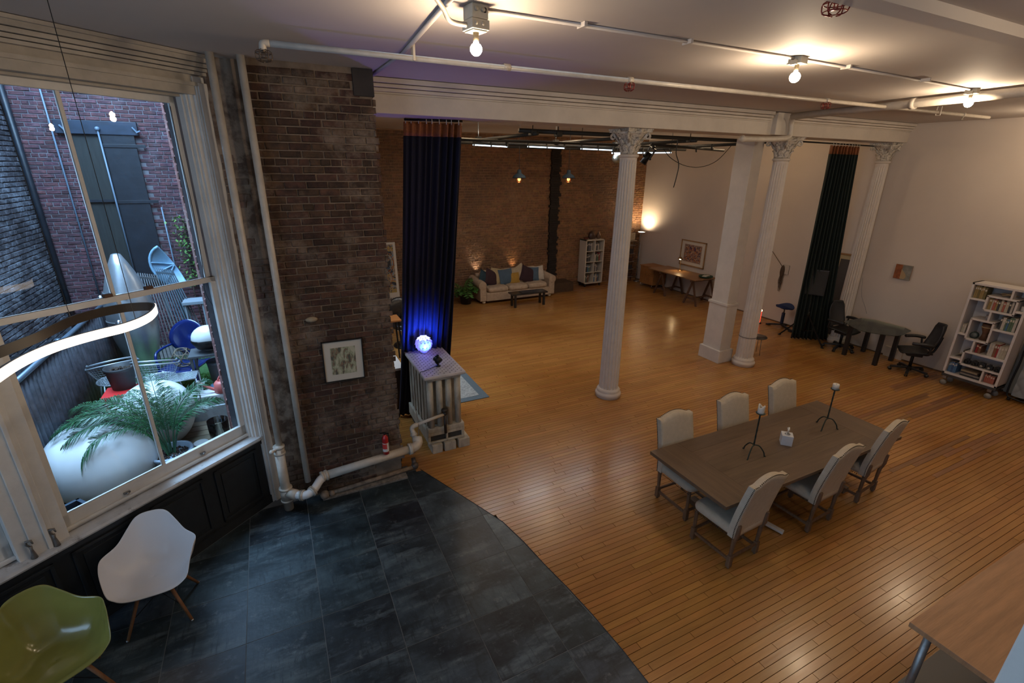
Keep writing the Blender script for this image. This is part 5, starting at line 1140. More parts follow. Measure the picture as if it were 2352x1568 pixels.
# ================================================================== SOFA GROUP
sofa = thing('sofa', 'long cream rolled-arm sofa against the far brick wall', 'sofa', (6.46, 13.04, 0)); sf = M('sofa_cream', (.50, .38, .27), .85, var=(14, .22), bump=(50, .3))
def cushion(b, cx, cy, cz, sx, sy, sz, p=3.2, M4=None):
    def fn(u, v):
        a, c = 2 * PI * u, PI * (v - .5); f = lambda q, e: math.copysign(abs(q) ** e, q); e = 2 / p
        q = Vector((sx / 2 * f(math.cos(c), e) * f(math.cos(a), e), sy / 2 * f(math.cos(c), e) * f(math.sin(a), e), sz / 2 * f(math.sin(c), .9)))
        if M4 is not None: q = M4 @ q
        return q + Vector((cx, cy, cz))
    b.grid(fn, 28, 13, wrap=True)
SL = 2.35
b = B(); b.bb(-SL / 2 + .12, SL / 2 - .12, -.43, .42, .08, .33); part(sofa, 'base', b, sf, .02)
for k in range(3): b = B(); cushion(b, (k - 1) * .665, -.06, .40, .67, .80, .19, 9); part(sofa, 'seat_cushion', b, sf)
for k in range(3): b = B(); cushion(b, (k - 1) * .665, .27, .64, .67, .24, .46, 6, Matrix.Rotation(math.radians(-12), 4, 'X')); part(sofa, 'back_cushion', b, sf)
b = B(); b.bb(-SL / 2 + .1, SL / 2 - .1, .34, .46, .1, .70); b.cyl((-SL / 2 + .1, .40, .70), (SL / 2 - .1, .40, .70), .07, n=16); part(sofa, 'back', b, sf, .02)
for sx in (-1, 1):
    b = B(); b.bb(sx * (SL / 2 - .02) - .10, sx * (SL / 2 - .02) + .10, -.42, .44, .09, .55); b.cyl((sx * (SL / 2), -.43, .56), (sx * (SL / 2), .44, .60), .125, n=20); part(sofa, 'arm', b, sf, .02)
    for yy in (-.34, .36): b = B(); b.ball((sx * (SL / 2 - .06), yy, .045), .06, 12, 8, (1, 1, .75)); part(sofa, 'bun_foot', b, M('bun_foot', (.5, .42, .32), .5))
pc = {'teal': (.012, .04, .06), 'maroon': (.035, .012, .018), 'tan': (.42, .32, .17), 'slate blue': (.07, .115, .165), 'mustard': (.42, .24, .04), 'beige': (.48, .38, .25), 'cream': (.56, .50, .42)}
pil = [(-.98, 'teal', .42, 30, 'leftmost cushion on the sofa'), (-.76, 'maroon', .46, 25, 'second cushion from the left arm'), (-.50, 'tan', .48, 12, 'third cushion from the left arm'), (-.27, 'slate blue', .44, -3, 'middle-left cushion of the row'), (.0, 'mustard', .34, 0, 'low patterned cushion at the middle'), (.22, 'beige', .50, -28, 'cushion right of the mustard one'), (.48, 'maroon', .46, 22, 'right-hand dark cushion'), (.66, 'slate blue', .42, 4, 'right-hand blue cushion'), (.88, 'cream', .42, -6, 'rightmost cushion on the sofa')]
for x, c, s_, rl, lab in pil:
    s_ *= 1.08; b = B()
    def pf_(u, v, s_=s_):
        a = (u - .5) * 2; q = (v - .5) * 2; pinch = 1 - .10 * (abs(a * q)) ** .5 * 0 - .06 * (1 - a * a) * (abs(q)) - .06 * (1 - q * q) * abs(a)
        return (a * s_ / 2 * pinch, 0, q * s_ / 2 * pinch)
    fr_ = lambda u, v, sg: (pf_(u, v)[0], sg * .075 * ((1 - abs(2 * u - 1) ** 2.6) * (1 - abs(2 * v - 1) ** 2.6)) ** .6, pf_(u, v)[2])
    b.grid(lambda u, v: fr_(u, v, 1), 11, 11); b.grid(lambda u, v: fr_(u, v, -1), 11, 11)
    me = b.mesh('throw_pillow', M('pillow_' + c.replace(' ', '_'), pc[c], .85, var=(10, .15), bump=(60, .3)))
    o = link('throw_pillow', me); o.location = (6.46 + x * .98, 13.00 + .05 * math.sin(x * 9) - (.06 if c in ('mustard',) else 0), .64 + s_ * .10 - (.06 if c == 'mustard' else 0)); o.rotation_euler = (math.radians(-20), math.radians(rl), math.radians(-12 * x))
    o['label'] = '%s throw pillow, %s' % (c, lab); o['category'] = 'pillow'; o['group'] = 'throw pillows on the sofa'
t = thing('coffee_table', 'low black coffee table standing in front of the sofa', 'table', (6.47, 12.04, 0), math.radians(-2)); bw = M('black_wood', (.018, .017, .018), .3)
b = B(); b.bb(-.56, .56, -.18, .18, .37, .41); part(t, 'tabletop', b, bw, .006)
for sx in (-1, 1):
    for sy in (-1, 1): b = B(); b.bb(sx * .46 - .03, sx * .46 + .03, sy * .12 - .03, sy * .12 + .03, 0, .37); part(t, 'leg', b, bw, .004)
b = B(); b.cyl((-.2, 0, .415), (.14, .03, .415), .008); solo('table_tray', 'thin flat dark tray lying on the coffee table', 'tray', B().bb(-.25, .2, -.1, .1, .411, .422), M('tray', (.05, .05, .055), .4), .003, loc=(6.47, 12.04, 0))
t = thing('potted_plant', 'leafy green plant in a black pot between the navy curtain and the sofa', 'plant', (4.88, 12.95, 0)); t.scale = (1.15, 1.15, 1.3); b = B(); b.lathe([(.13, 0), (.17, .26), (.18, .27), (.165, .27), (.15, .22), (.0001, .22)], n=24); part(t, 'pot', b, black_plastic)
b = B(); r = random.Random(9); st_ = B()
for k in range(26):
    a = r.uniform(0, 2 * PI); L_ = r.uniform(.35, .75); e = r.uniform(.75, 1.4); p = Vector((0, 0, .22)); P_ = [p.copy()]
    for i in range(10): p = p + Vector((math.cos(a) * math.cos(e), math.sin(a) * math.cos(e), math.sin(e))) * L_ / 10; e -= .16; P_.append(p.copy())
    st_.tube(P_, .004, 4)
    for i in range(3, 11):
        for sg in (-1, 1):
            q = P_[i]; dd = Vector((-math.sin(a) * sg, math.cos(a) * sg, -.3)).normalized() * .12; w_ = (P_[i] - P_[i - 1]).normalized() * .025; b.add([q, q + dd * .5 + w_, q + dd, q + dd * .5 - w_], [(0, 1, 2, 3)])
part(t, 'foliage', b, M('house_leaf', (.06, .16, .03), .5, isl=.5), kind='stuff'); part(t, 'stems', st_, M('stem_green', (.08, .14, .04), .6), kind='stuff')
t = thing('floor_uplight', 'small floor lamp washing the brick wall from behind the left arm of the sofa', 'lamp', (5.36, 13.59, 0)); b = B(); b.cyl((0, 0, 0), (0, 0, .10), .05); part(t, 'can', b, black_metal)
spot('floor_uplight_beam', (5.50, 13.545, .70), (5.48, 13.63, 1.9), 34, (1, .78, .55), 80, 1, .03)
spot('wall_glow', (6.75, 13.545, .72), (6.75, 13.63, 1.9), 20, (1, .60, .28), 80, 1, .03)
t = thing('floor_uplight', 'small floor lamp washing the brick wall from behind the middle of the sofa', 'lamp', (6.8, 13.62, 0)); b = B(); b.cyl((0, 0, 0), (0, 0, .10), .04); part(t, 'can', b, black_metal)

# ================================================================== BOOKS
BK = [(.30, .03, .03), (.04, .09, .2), (.45, .40, .30), (.05, .05, .05), (.10, .16, .10), (.50, .46, .40), (.22, .10, .05), (.32, .22, .08), (.12, .12, .14), (.40, .12, .08), (.07, .16, .30), (.16, .13, .05)]
BKN = ['dark red', 'navy', 'tan', 'black', 'dark green', 'cream', 'brown', 'ochre', 'charcoal', 'brick red', 'blue', 'olive']
def book_mesh(ci, th, h, d):
    key = ('bk', ci, round(th, 3), round(h, 2), round(d, 2))
    if key not in MESHC:
        b = B(); b.bb(0, th, -d, 0, 0, h); b2 = B()
        me = b.mesh('book', M('book_%s' % BKN[ci].replace(' ', '_'), BK[ci], .6, var=(30, .25)), .0015)
        MESHC[key] = me
        p = B(); p.bb(.0025, th - .0025, -d + .002, -.0, .004, h + .0012)
        p.bb(th * .15, th * .85, .0001 - d - .0012, -d + .001, h * .70, h * .86)
        MESHC[key + ('p',)] = p.mesh('title_block', M('paper', (.55, .50, .42), .8))
    return MESHC[key], MESHC[key + ('p',)]
def books(org, u, front, width, hmin, hmax, d, where, group, seed, cols=None, fill=1.0, lean=0, big=True, thmin=.018, thmax=.042):
    """a row of upright books starting at org, running along u, spines towards front"""
    r = random.Random(seed); x = 0; u = Vector(u); f = Vector(front); R_ = Matrix((u, -f, Vector((0, 0, 1)))).transposed().to_4x4(); k = 0; out = []
    names = ['first', 'second', 'third', 'fourth', 'fifth', 'sixth', 'seventh', 'eighth', 'ninth', 'tenth', 'eleventh', 'twelfth', '13th', '14th', '15th', '16th', '17th', '18th', '19th', '20th']
    while x < width * fill - .015 and k < 18:
        th = round(r.uniform(thmin, thmax) / .006) * .006; h = round(r.uniform(hmin, hmax) / .02) * .02; ci = r.choice(cols or range(12))
        if x + th > width: break
        me, mp = book_mesh(ci, th, h, d); o = link('book', me); p = Vector(org) + u * x + f * 0
        o.matrix_world = Matrix.Translation(p) @ R_ @ Matrix.Rotation(math.radians(lean if k < 6 else lean), 4, 'Y')
        c = link('title_block', mp, o)
        o['label'] = '%s book, %s from left %s' % (BKN[ci], names[k], where); o['category'] = 'book'; o['group'] = group
        x += th + .0015; k += 1; out.append(o)
    return out
# white cube shelf on castors with books
cs = thing('cube_bookcase', 'white eight-cube bookcase on castors against the far brick wall', 'bookcase', (9.61, 13.42, 0), math.radians(0)); wl = M('laminate_white', (.62, .56, .47), .45)
Wd, Dp, z0, z1 = .74, .39, .11, 1.585
b = B(); b.bb(-Wd / 2, -Wd / 2 + .035, -Dp / 2, Dp / 2, z0, z1); part(cs, 'side_panel', b, wl, .003); b = B(); b.bb(Wd / 2 - .035, Wd / 2, -Dp / 2, Dp / 2, z0, z1); part(cs, 'side_panel', b, wl, .003)
b = B(); b.bb(-Wd / 2, Wd / 2, -Dp / 2, Dp / 2, z1 - .035, z1); part(cs, 'top_panel', b, wl, .003); b = B(); b.bb(-Wd / 2, Wd / 2, -Dp / 2, Dp / 2, z0, z0 + .035); part(cs, 'bottom_panel', b, wl, .003)
ch_ = (z1 - z0 - .07 - .045) / 4; zsh = [z0 + .035 + k * (ch_ + .015) for k in range(4)]
for k in range(1, 4): b = B(); b.bb(-Wd / 2 + .035, Wd / 2 - .035, -Dp / 2 + .003, Dp / 2, zsh[k] - .015, zsh[k]); part(cs, 'shelf', b, wl)
for k in range(4): b = B(); b.bb(-.008, .008, -Dp / 2 + .003, Dp / 2, zsh[k], zsh[k] + ch_); part(cs, 'divider', b, wl)
for sx in (-1, 1):
    for sy in (-1, 1):
        b = B(); b.cyl((sx * .30 - .014, sy * .15, .04), (sx * .30 + .014, sy * .15, .04), .04, n=16); part(cs, 'castor', b, black_plastic); b = B(); b.bb(sx * .30 - .03, sx * .30 + .03, sy * .15 - .03, sy * .15 + .03, .07, .11); part(cs, 'castor_bracket', b, black_metal)
lv = ['in the bottom', 'in the second lowest', 'in the third lowest', 'in the top']; sd_ = ['left cube of the white bookcase', 'right cube of the white bookcase']
for k in range(4):
    for q in range(2):
        x0 = 9.61 + (-Wd / 2 + .045 if q == 0 else .02); books((x0, 13.42 + .13 - .04, zsh[k] + .0005), (1, 0, 0), (0, -1, 0), .30, .20, .29, .22, lv[k] + ' ' + sd_[q], 'books in the white cube bookcase', 100 + k * 2 + q, [3, 8, 3, 6, 2, 5, 4, 0, 10] if k < 3 else [3, 5, 8, 3, 5], .55 + .25 * ((k + q) % 2), thmin=.024, thmax=.045)
vz = M('dark_ceramic', (.05, .022, .016), .35)
t = thing('carved_head', 'dark brown rounded sculpture in the middle on top of the white cube bookcase', 'sculpture', (9.56, 13.42, z1)); b = B(); b.lathe([(.09, 0), (.10, .02), (.12, .09), (.11, .16), (.07, .22), (.02, .25), (.0001, .25)], n=20, sq=.8); part(t, 'body', b, vz); b = B(); b.ball((.09, -.02, .06), .07, 12, 8, (1, .7, .9)); part(t, 'side_lobe', b, vz)
t = thing('teardrop_vase', 'shiny teardrop-shaped brown vase on top of the white cube bookcase at the right', 'vase', (9.83, 13.40, z1)); b = B(); b.lathe([(.04, 0), (.075, .04), (.08, .09), (.06, .15), (.025, .21), (.010, .26), (.014, .275)], n=24); part(t, 'body', b, M('glazed_brown', (.16, .10, .07), .12, .4))
t = thing('low_bowl', 'low dark red bowl on the left of the white cube bookcase top', 'bowl', (9.34, 13.40, z1)); b = B(); b.lathe([(.05, 0), (.085, .03), (.09, .055), (.075, .05), (.0001, .02)], n=20); part(t, 'body', b, M('red_brown_glaze', (.12, .025, .015), .4))

# ---- wire shelf and torchiere in the corner
t = thing('wire_shelf_tower', 'narrow black wire shelf tower in the far corner of the room', 'shelf', (11.28, 13.40, 0)); wbm = M('shelf_black', (.03, .028, .026), .5, .4)
for sx in (-1, 1):
    for sy in (-1, 1): b = B(); b.cyl((sx * .22, sy * .14, 0), (sx * .22, sy * .14, 1.45), .009, n=8); part(t, 'upright', b, wbm)
for z in (.18, .45, .72, 1.0, 1.28): b = B(); b.bb(-.22, .08, -.14, .14, z, z + .012); part(t, 'shelf', b, M('dark_shelf_board', (.20, .17, .15), .6), .002); 
for z in (.18, .45, .72, 1.0, 1.28):
    b = B(); b.tube(smooth_path([(.08, -.14, z), (.22, -.14, z + .03), (.22, -.14, z + .09), (.06, -.14, z + .10)], 3), .005, 5); part(t, 'side_hoop', b, wbm)
for k, z in enumerate((.192, .462, .732, 1.012)):
    b = B(); r = random.Random(k); b.bb(-.18, .02, -.11, .10, z, z + .09 + .04 * k % .07); solo('storage_box', 'dark box on shelf level %s of the black wire tower' % ['one (lowest)', 'two', 'three', 'four'][k], 'box', b, M('dark_box_%d' % (k % 2), (.035, .03, .035) if k % 2 else (.07, .03, .02), .7), .006, loc=(11.28, 13.40, 0), group='boxes on the wire tower')
picture('small_drawing', 'small framed drawing on cream paper standing on top of the black wire tower', 'picture', (11.16, 13.34, 1.60), .40, .27, (0, -1), M('thin_dark_frame', (.10, .07, .04), .5), .012, M('cream_paper', (.62, .52, .36), .8), (.045, .035), art_tex('pencil_sketch', [(.60, .50, .35), (.56, .47, .32), (.30, .24, .16), (.58, .48, .33)], 16, 2.0))
b = B(); b.bb(10.95, 11.38, 13.25, 13.48, 1.44, 1.465); solo('shelf_board', 'pale board on top of the black wire tower under the small drawing', 'board', b, M('pale_board', (.45, .36, .26), .6), .003)
t = thing('torchiere', 'slender floor lamp throwing a bright warm glow up the white wall corner', 'floor lamp', (11.56, 13.28, 0))
b = B(); b.lathe([(.13, 0), (.13, .02), (.02, .03)], n=24); part(t, 'foot', b, steel); b = B(); b.cyl((0, 0, .02), (0, 0, 1.70), .010, n=8); part(t, 'pole', b, steel)
b = B(); b.lathe([(.02, 1.66), (.09, 1.70), (.155, 1.745), (.15, 1.75), (.08, 1.712), (.0001, 1.69)], n=28); part(t, 'dish', b, M('lamp_dish', (.7, .66, .6), .3)); b = B(); b.cyl((0, 0, 1.715), (0, 0, 1.735), .11, n=20); part(t, 'bulb_disc', b, emission('torch_glow', (1, .82, .58), 30))
spot('torchiere_light', (11.56, 13.28, 1.79), (11.72, 13.22, 3.2), 95, (1.0, .74, .46), 150, .9, .05)

# ================================================================== DESK GROUP
oak = M('desk_wood', (.30, .155, .065), .35, var=(4, .35), stretch=(6, .6, 1), bump=(20, .1)); trw = M('trestle_wood', (.115, .055, .028), .6, var=(8, .4))
b = B(); b.bb(10.87, 11.74, 9.98, 12.0, .745, .775); desk = thing('trestle_desk', 'long brown wooden desk top resting on two dark trestles by the white wall', 'desk', (11.30, 11.0, 0)); part(desk, 'desktop', b, oak, .004, True)
for yc in (10.12, 11.42):
    b = B(); b.bb(10.86, 11.75, yc - .035, yc + .035, .69, .745); part(desk, 'trestle_bar', b, trw, .004, True)
    for xx in (10.95, 11.66):
        for sy in (-1, 1): b = B(); b.beam((xx, yc, .72), (xx + (.02 if xx > 11.2 else -.02), yc + sy * .25, 0), .06, .03, (1, 0, 0)); part(desk, 'trestle_leg', b, trw, .003, True)
        b = B(); b.beam((xx, yc - .19, .19), (xx, yc + .19, .19), .025, .05); part(desk, 'trestle_brace', b, trw, .003, True)
    b = B(); b.beam((10.95, yc, .20), (11.66, yc, .20), .05, .03); part(desk, 'trestle_rail', b, trw, .003, True)
br_k = M('knob_brass', (.3, .2, .1), .4, .7)
t = thing('drawer_cabinet', 'small orange-brown wooden cabinet at the far end of the trestle desk', 'cabinet', (11.50, 12.42, 0)); hb = M('honey_wood', (.34, .15, .045), .5, var=(4, .3), stretch=(3, 3, 1))
b = B(); b.bb(-.28, .28, -.33, .33, .12, .70); part(t, 'carcass', b, hb, .006); b = B(); b.bb(-.30, .30, -.35, .35, .70, .725); part(t, 'top', b, hb, .004)
for z_ in (.16, .42): b = B(); b.bb(-.29, -.28, -.30, .30, z_, z_ + .24); dq = part(t, 'drawer', b, hb, .003); b = B(); b.ball((-.30, 0, z_ + .12), .014, 8, 6); part(dq, 'knob', b, br_k)
for sy in (-1, 1): b = B(); b.tube([(-.26, sy * .28, .12), (-.27, sy * .28, .01), (.2, sy * .28, .01), (.2, sy * .28, .12)], .009, 6); part(t, 'wire_leg', b, chrome)
t = thing('desk_lamp', 'lit brass desk lamp standing on the trestle desk', 'lamp', (11.50, 11.22, .775)); br = M('brass_old', (.35, .22, .10), .35, .8)
b = B(); b.lathe([(.085, 0), (.085, .012), (.03, .02), (.012, .03)], n=20); part(t, 'base', b, br); b = B(); b.tube(smooth_path([(0, 0, .02), (.0, .03, .18), (-.01, .0, .32), (-.03, -.0, .38)], 4), .010, 8); part(t, 'stem', b, br)
b = B(); b.lathe([(.09, -.045), (.085, -.03), (.05, .01), (.02, .03), (.0001, .035)], (-.04, -.0, .41), 20, Matrix.Rotation(math.radians(20), 4, 'Y')); part(t, 'shade', b, br); b = B(); b.ball((-.045, 0, .375), .04, 12, 8, (1, 1, .5)); part(t, 'bulb', b, emission('desk_glow', (1, .72, .4), 26))
spot('desk_lamp_light', (11.45, 11.22, 1.12), (11.3, 11.1, 0.7), 7, (1, .66, .32), 120, .7, .03)
t = thing('green_tray', 'round dark green tray with papers on the near end of the trestle desk', 'tray', (11.45, 10.13, .775)); b = B(); b.lathe([(.15, 0), (.20, .03), (.205, .055), (.19, .055), (.15, .018), (.0001, .018)], n=28); part(t, 'tray', b, M('dark_green', (.015, .06, .03), .5, var=(14, .5)))
b = B(); b.box((.0, .02, .045), (.18, .13, .02), rotz(.4)); b.box((.02, -.02, .062), (.15, .10, .012), rotz(-.2)); part(t, 'papers', b, M('paper', (.55, .50, .42), .8))
picture('framed_print', 'light-wood framed abstract blue and orange print above the trestle desk', 'picture', (11.80, 11.08, 1.31), 1.02, .80, (-1, 0), M('light_wood_frame', (.36, .20, .085), .5, var=(8, .3)), .035, mount, (.12, .09), art_tex('splatter', [(.50, .38, .26), (.48, .36, .24), (.02, .025, .09), (.42, .17, .05), (.52, .46, .38), (.10, .02, .04)], 13, 4.0))
t = bpy.data.objects['framed_print']; r = random.Random(31)
for nm, cc, n_, ln_ in (('orange_strokes', (.50, .17, .035), 90, .07), ('navy_strokes', (.012, .02, .10), 80, .06), ('dark_red_strokes', (.16, .02, .03), 40, .06), ('cream_strokes', (.62, .52, .42), 60, .06), ('black_strokes', (.01, .01, .015), 60, .05)):
    b = B(); yy = -.0115 - .0004 * (hash(n_) % 4)
    for k in range(n_):
        c = Vector((r.uniform(-.32, .32), yy, r.uniform(-.24, .24))); a_ = r.uniform(0, PI); u_ = Vector((math.cos(a_), 0, math.sin(a_))) * ln_ * r.uniform(.4, 1); v_ = Vector((-math.sin(a_), 0, math.cos(a_))) * r.uniform(.004, .012)
        b.add([c - u_, c + v_, c + u_, c - v_], [(0, 1, 2, 3)])
    if nm == 'navy_strokes':
        for (x_, z_) in ((-.10, .16), (.06, .15)): b.ball((x_, yy, z_), .055, 12, 8, (1, .01, 1.1))
    part(t, nm, b, M(nm, cc, .6), kind='stuff')
b = B(); b.tube(smooth_path([(11.74, 10.05, .72), (11.8, 10.0, .4), (11.79, 10.1, .03), (11.7, 10.3, .01)], 4), .005, 5); solo('power_cable', 'thin cord hanging behind the near trestle of the desk', 'cord', b, MATS['cord_grey'])

# ================================================================== RIGHT SIDE: brush, candle, disk, stool, speaker, leaning frame
t = thing('wall_tassel', 'dark feathery tassel on a thin stick, hung on the white wall above the blue stool', 'tassel', (11.80, 8.0, 1.4)); fe = M('dry_brown', (.07, .045, .03), .9)
b = B(); b.cyl((11.79, 8.41, 1.83), (11.79, 8.02, 1.46), .006, n=6); part(t, 'stick', b, fe, 0, True)
b = B(); b.ball((11.79, 8.0, 1.34), .065, 12, 10, (.5, .9, 2.6)); part(t, 'tuft', b, fe, 0, True); b = B(); r = random.Random(3)
for k in range(26): x = r.uniform(-.03, .03); b.tube([(11.79, 8.0 + x, 1.28), (11.78, 8.0 + x * 2, 1.1), (11.79, 7.99 + x * 1.2, .80 + r.uniform(0, .25))], .003, 4)
part(t, 'strands', b, fe, 0, True, kind='stuff')
t = thing('wall_plaque', 'small pale backing plaque behind the dark tassel on the white wall', 'plaque', (11.815, 7.93, 1.4)); b = B(); b.bb(-.012, .012, -.09, .09, -.12, .12); part(t, 'plate', b, M('plaque_pale', (.5, .44, .38), .8), .004)
t = thing('light_stick', 'thin glowing red candle-like lamp just right of the fluted column beside the square post', 'lamp', (11.25, 7.98, 0)); b = B(); b.cyl((0, 0, .03), (0, 0, .33), .018, n=10); part(t, 'red_tube', b, M('red_wax', (.6, .03, .02), .5, emit=((1, .05, .02), 1.6))); b = B(); b.ball((0, 0, .35), .022, 8, 6, (1, 1, 1.4)); part(t, 'flame', b, emission('flame', (1, .55, .3), 9)); b = B(); b.cyl((0, 0, 0), (0, 0, .03), .05); part(t, 'holder', b, black_metal)
t = thing('round_stand', 'low round dark metal stand half hidden behind the fluted column beside the post', 'stand', (9.22, 6.52, 0)); b = B(); b.cyl((0, 0, .385), (0, 0, .40), .20, n=36); part(t, 'disc', b, M('dark_disc', (.07, .065, .06), .3, .6)); b = B()
for k in range(3):
    a = k * 2.1 + .4; b = B(); b.tube([(.12 * math.cos(a), .12 * math.sin(a), .385), (.15 * math.cos(a), .15 * math.sin(a), 0)], .007, 6); part(t, 'leg', b, steel)
t = thing('balance_stool', 'blue-seated ergonomic stool on a bellows column beside the white wall', 'stool', (11.42, 7.48, 0)); nb = M('blue_seat', (.012, .03, .11), .7, bump=(60, .3))
b = B(); b.grid(lambda u, v: (.21 * (v ** .8) * math.cos(2 * PI * u) * .8, .23 * (v ** .8) * math.sin(2 * PI * u), .60 + .04 * v * v * math.cos(4 * PI * u) + .0), 28, 7, thick=0, wrap=True); b.grid(lambda u, v: ((.17 + .04 * v ** .5) * .8 * math.cos(2 * PI * u) * (v ** .35 if v < .3 else 1) , (.19 + .04 * v ** .5) * math.sin(2 * PI * u) * (v ** .35 if v < .3 else 1), .50 + .10 * v + .04 * v * v * math.cos(4 * PI * u)), 28, 8, wrap=True); part(t, 'seat', b, nb)
b = B(); b.cyl((0, 0, .42), (0, 0, .51), .02); part(t, 'piston', b, steel); b = B(); b.lathe([(.045 if k % 2 else .032, .12 + k * .018) for k in range(17)], n=16); part(t, 'bellows', b, M('bellows_blue', (.01, .02, .06), .6))
for a in (100, 260, 20):
    a = math.radians(a); b = B(); b.beam((0, 0, .10), (.32 * math.cos(a), .32 * math.sin(a), .03), .06, .04); b.box((.32 * math.cos(a), .32 * math.sin(a), .02), (.09, .09, .04)); part(t, 'foot', b, black_plastic, .006)
t = thing('pa_speaker', 'black loudspeaker mounted on top of the tripod stand before the dark curtain', 'speaker', (10.95, 6.56, 1.17), math.radians(-62))
b = B(); b.prism([(-.21, -.17), (.21, -.17), (.17, .17), (-.17, .17)], 0, .58); part(t, 'cabinet', b, black_plastic, .02); b = B(); b.bb(-.185, .185, -.178, -.168, .03, .55); part(t, 'grille', b, M('grille', (.022, .022, .022), .7, bump=(200, .5)), .01); b = B(); b.bb(-.06, .06, -.05, .05, .575, .59); part(t, 'handle', b, M('handle_grey', (.16, .16, .16), .4), .005)
t = thing('tripod_stand', 'black tripod stand carrying the loudspeaker in front of the dark curtain', 'stand', (10.95, 6.58, 0), math.radians(0)); b = B(); b.cyl((0, 0, .25), (0, 0, 1.17), .016, n=10); part(t, 'pole', b, black_metal); b = B(); b.cyl((0, 0, .64), (0, 0, .74), .032, n=12); part(t, 'collar', b, black_plastic); b = B(); b.ball((.04, 0, .92), .02, 8, 6); part(t, 'knob', b, steel)
for (dx, dy) in ((-.04, .56), (-.02, -.50), (.42, .02)):
    b = B(); b.beam((0, 0, .68), (dx, dy, .015), .02, .03); part(t, 'leg', b, black_metal, .002); b = B(); b.beam((0, 0, .27), (dx * .5, dy * .5, .345), .012, .015); part(t, 'brace', b, black_metal); b = B(); b.box((dx, dy, .012), (.045, .05, .024)); part(t, 'rubber_foot', b, black_plastic, .004)
picture('leaning_picture', 'tall gilt-edged frame seen edge-on behind the green-black curtain', 'picture', (11.70, 6.42, 1.03), .62, 2.03, (-1, -.05), M('gilt_frame', (.28, .14, .05), .4, .3), .04, M('frame_mat', (.40, .32, .18), .7), (.09, .09), M('frame_dark_art', (.05, .04, .035), .6), tilt=math.radians(-4))
picture('small_painting', 'small unframed orange and grey abstract painting alone on the right white wall', 'painting', (11.81, 5.335, 1.835), .31, .30, (-1, 0), M('canvas_edge', (.28, .18, .12), .7), .004, mount, (0, 0), None)
t = bpy.data.objects['small_painting']
b = B(); b.bb(-.153, -.02, -.024, -.01, -.148, .148); part(t, 'orange_field', b, M('paint_orange', (.34, .10, .03), .7, var=(14, .5))); b = B(); b.bb(-.02, .153, -.024, -.01, -.148, .148); part(t, 'grey_field', b, M('paint_grey', (.27, .26, .22), .7, var=(12, .4)))
b = B(); b.grid(lambda u, v: (-.03 + .055 * math.sin(v * 5 + .5) * u + .05 * u, -.0255, -.14 + .28 * v), 3, 14); part(t, 'ochre_streak', b, M('paint_ochre', (.38, .26, .14), .7))
b = B(); b.tube(smooth_path([(11.62, 5.98, 1.6), (11.7, 5.95, 1.2), (11.76, 5.85, .95), (11.8, 5.8, .8)], 4), .004, 5); solo('phone_cable', 'thin cable looping down beside the column against the right wall', 'cord', b, MATS['cord_grey'])
b = B(); b.bb(11.76, 11.83, 4.9, 5.25, .0, .22); solo('wall_box', 'low white box standing against the wall under the glass table', 'box', b, wall_paint, .004)

# ---- mesh office chairs and glass table
def office_chair(loc, rz, label):
    t = thing('office_chair', label, 'chair', loc, rz, 'black mesh office chairs')
    b = B(); b.cyl((0, 0, .09), (0, 0, .40), .028, n=12); b.cyl((0, 0, .05), (0, 0, .13), .045, n=12); part(t, 'gas_column', b, black_metal)
    for k in range(5):
        a = k * 2 * PI / 5 + .3; c = Vector((math.cos(a), math.sin(a), 0)); b = B(); b.beam(c * .03 + Vector((0, 0, .10)), c * .31 + Vector((0, 0, .075)), .05, .035); lg = part(t, 'base_arm', b, black_plastic, .006)
        q = Vector((-c.y, c.x, 0)); b = B(); p = c * .31 + Vector((0, 0, .032)); b.cyl(p - q * .024, p - q * .006, .032, n=14); b.cyl(p + q * .006, p + q * .024, .032, n=14); part(lg, 'castor', b, black_plastic)
    b = B(); b.grid(lambda u, v: ((u - .5) * .50 * (1 - .12 * v), -.22 + .46 * v, .46 + .035 * abs(2 * u - 1) ** 2 - .03 * v ** 3 + .02 * (1 - v) ** 3), 12, 10, thick=.025); part(t, 'seat', b, black_plastic)
    b = B(); b.box((0, 0, .40), (.22, .26, .07)); part(t, 'tilt_mechanism', b, black_plastic, .02)
    b = B(); b.grid(lambda u, v: ((u - .5) * (.40 + .10 * math.sin(PI * min(1, v * .9 + .1))) * (1 - .25 * max(0, v - .85) / .15), -.24 - .05 * math.sin(PI * v) * 1 - .13 * v ** 1.5 + .10 * (abs(2 * u - 1) ** 2), .50 + .56 * v), 13, 14, thick=.014); part(t, 'mesh_back', b, M('chair_mesh', (.03, .03, .033), .6, bump=(220, .4)))
    b = B(); b.tube(smooth_path([(0, -.10, .42), (0, -.27, .46), (0, -.33, .62), (0, -.36, .80)], 4), .022, 8); part(t, 'back_support', b, black_plastic)
    for sx in (-1, 1):
        b = B(); b.tube(smooth_path([(sx * .14, -.12, .44), (sx * .28, -.16, .50), (sx * .30, -.14, .66)], 4), .018, 8); part(t, 'arm_post', b, black_plastic)
        b = B(); b.tube(smooth_path([(sx * .30, -.20, .675), (sx * .31, -.05, .69), (sx * .28, .10, .68), (sx * .26, .14, .675)], 4), [.022] + [.032] * 11 + [.02], 10); part(t, 'armrest', b, black_plastic)
    return t
office_chair((11.20, 4.48, 0), math.radians(38), 'black mesh office chair between the glass table and the white bookshelf')
office_chair((11.25, 5.90, 0), math.radians(175), 'black mesh office chair between the glass table and the dark curtain')
t = thing('glass_table', 'small glass-topped table with dark legs by the right wall', 'table', (11.2, 5.3, 0)); gl = thin_glass('table_glass', (.74, .84, .76), .9, .03)
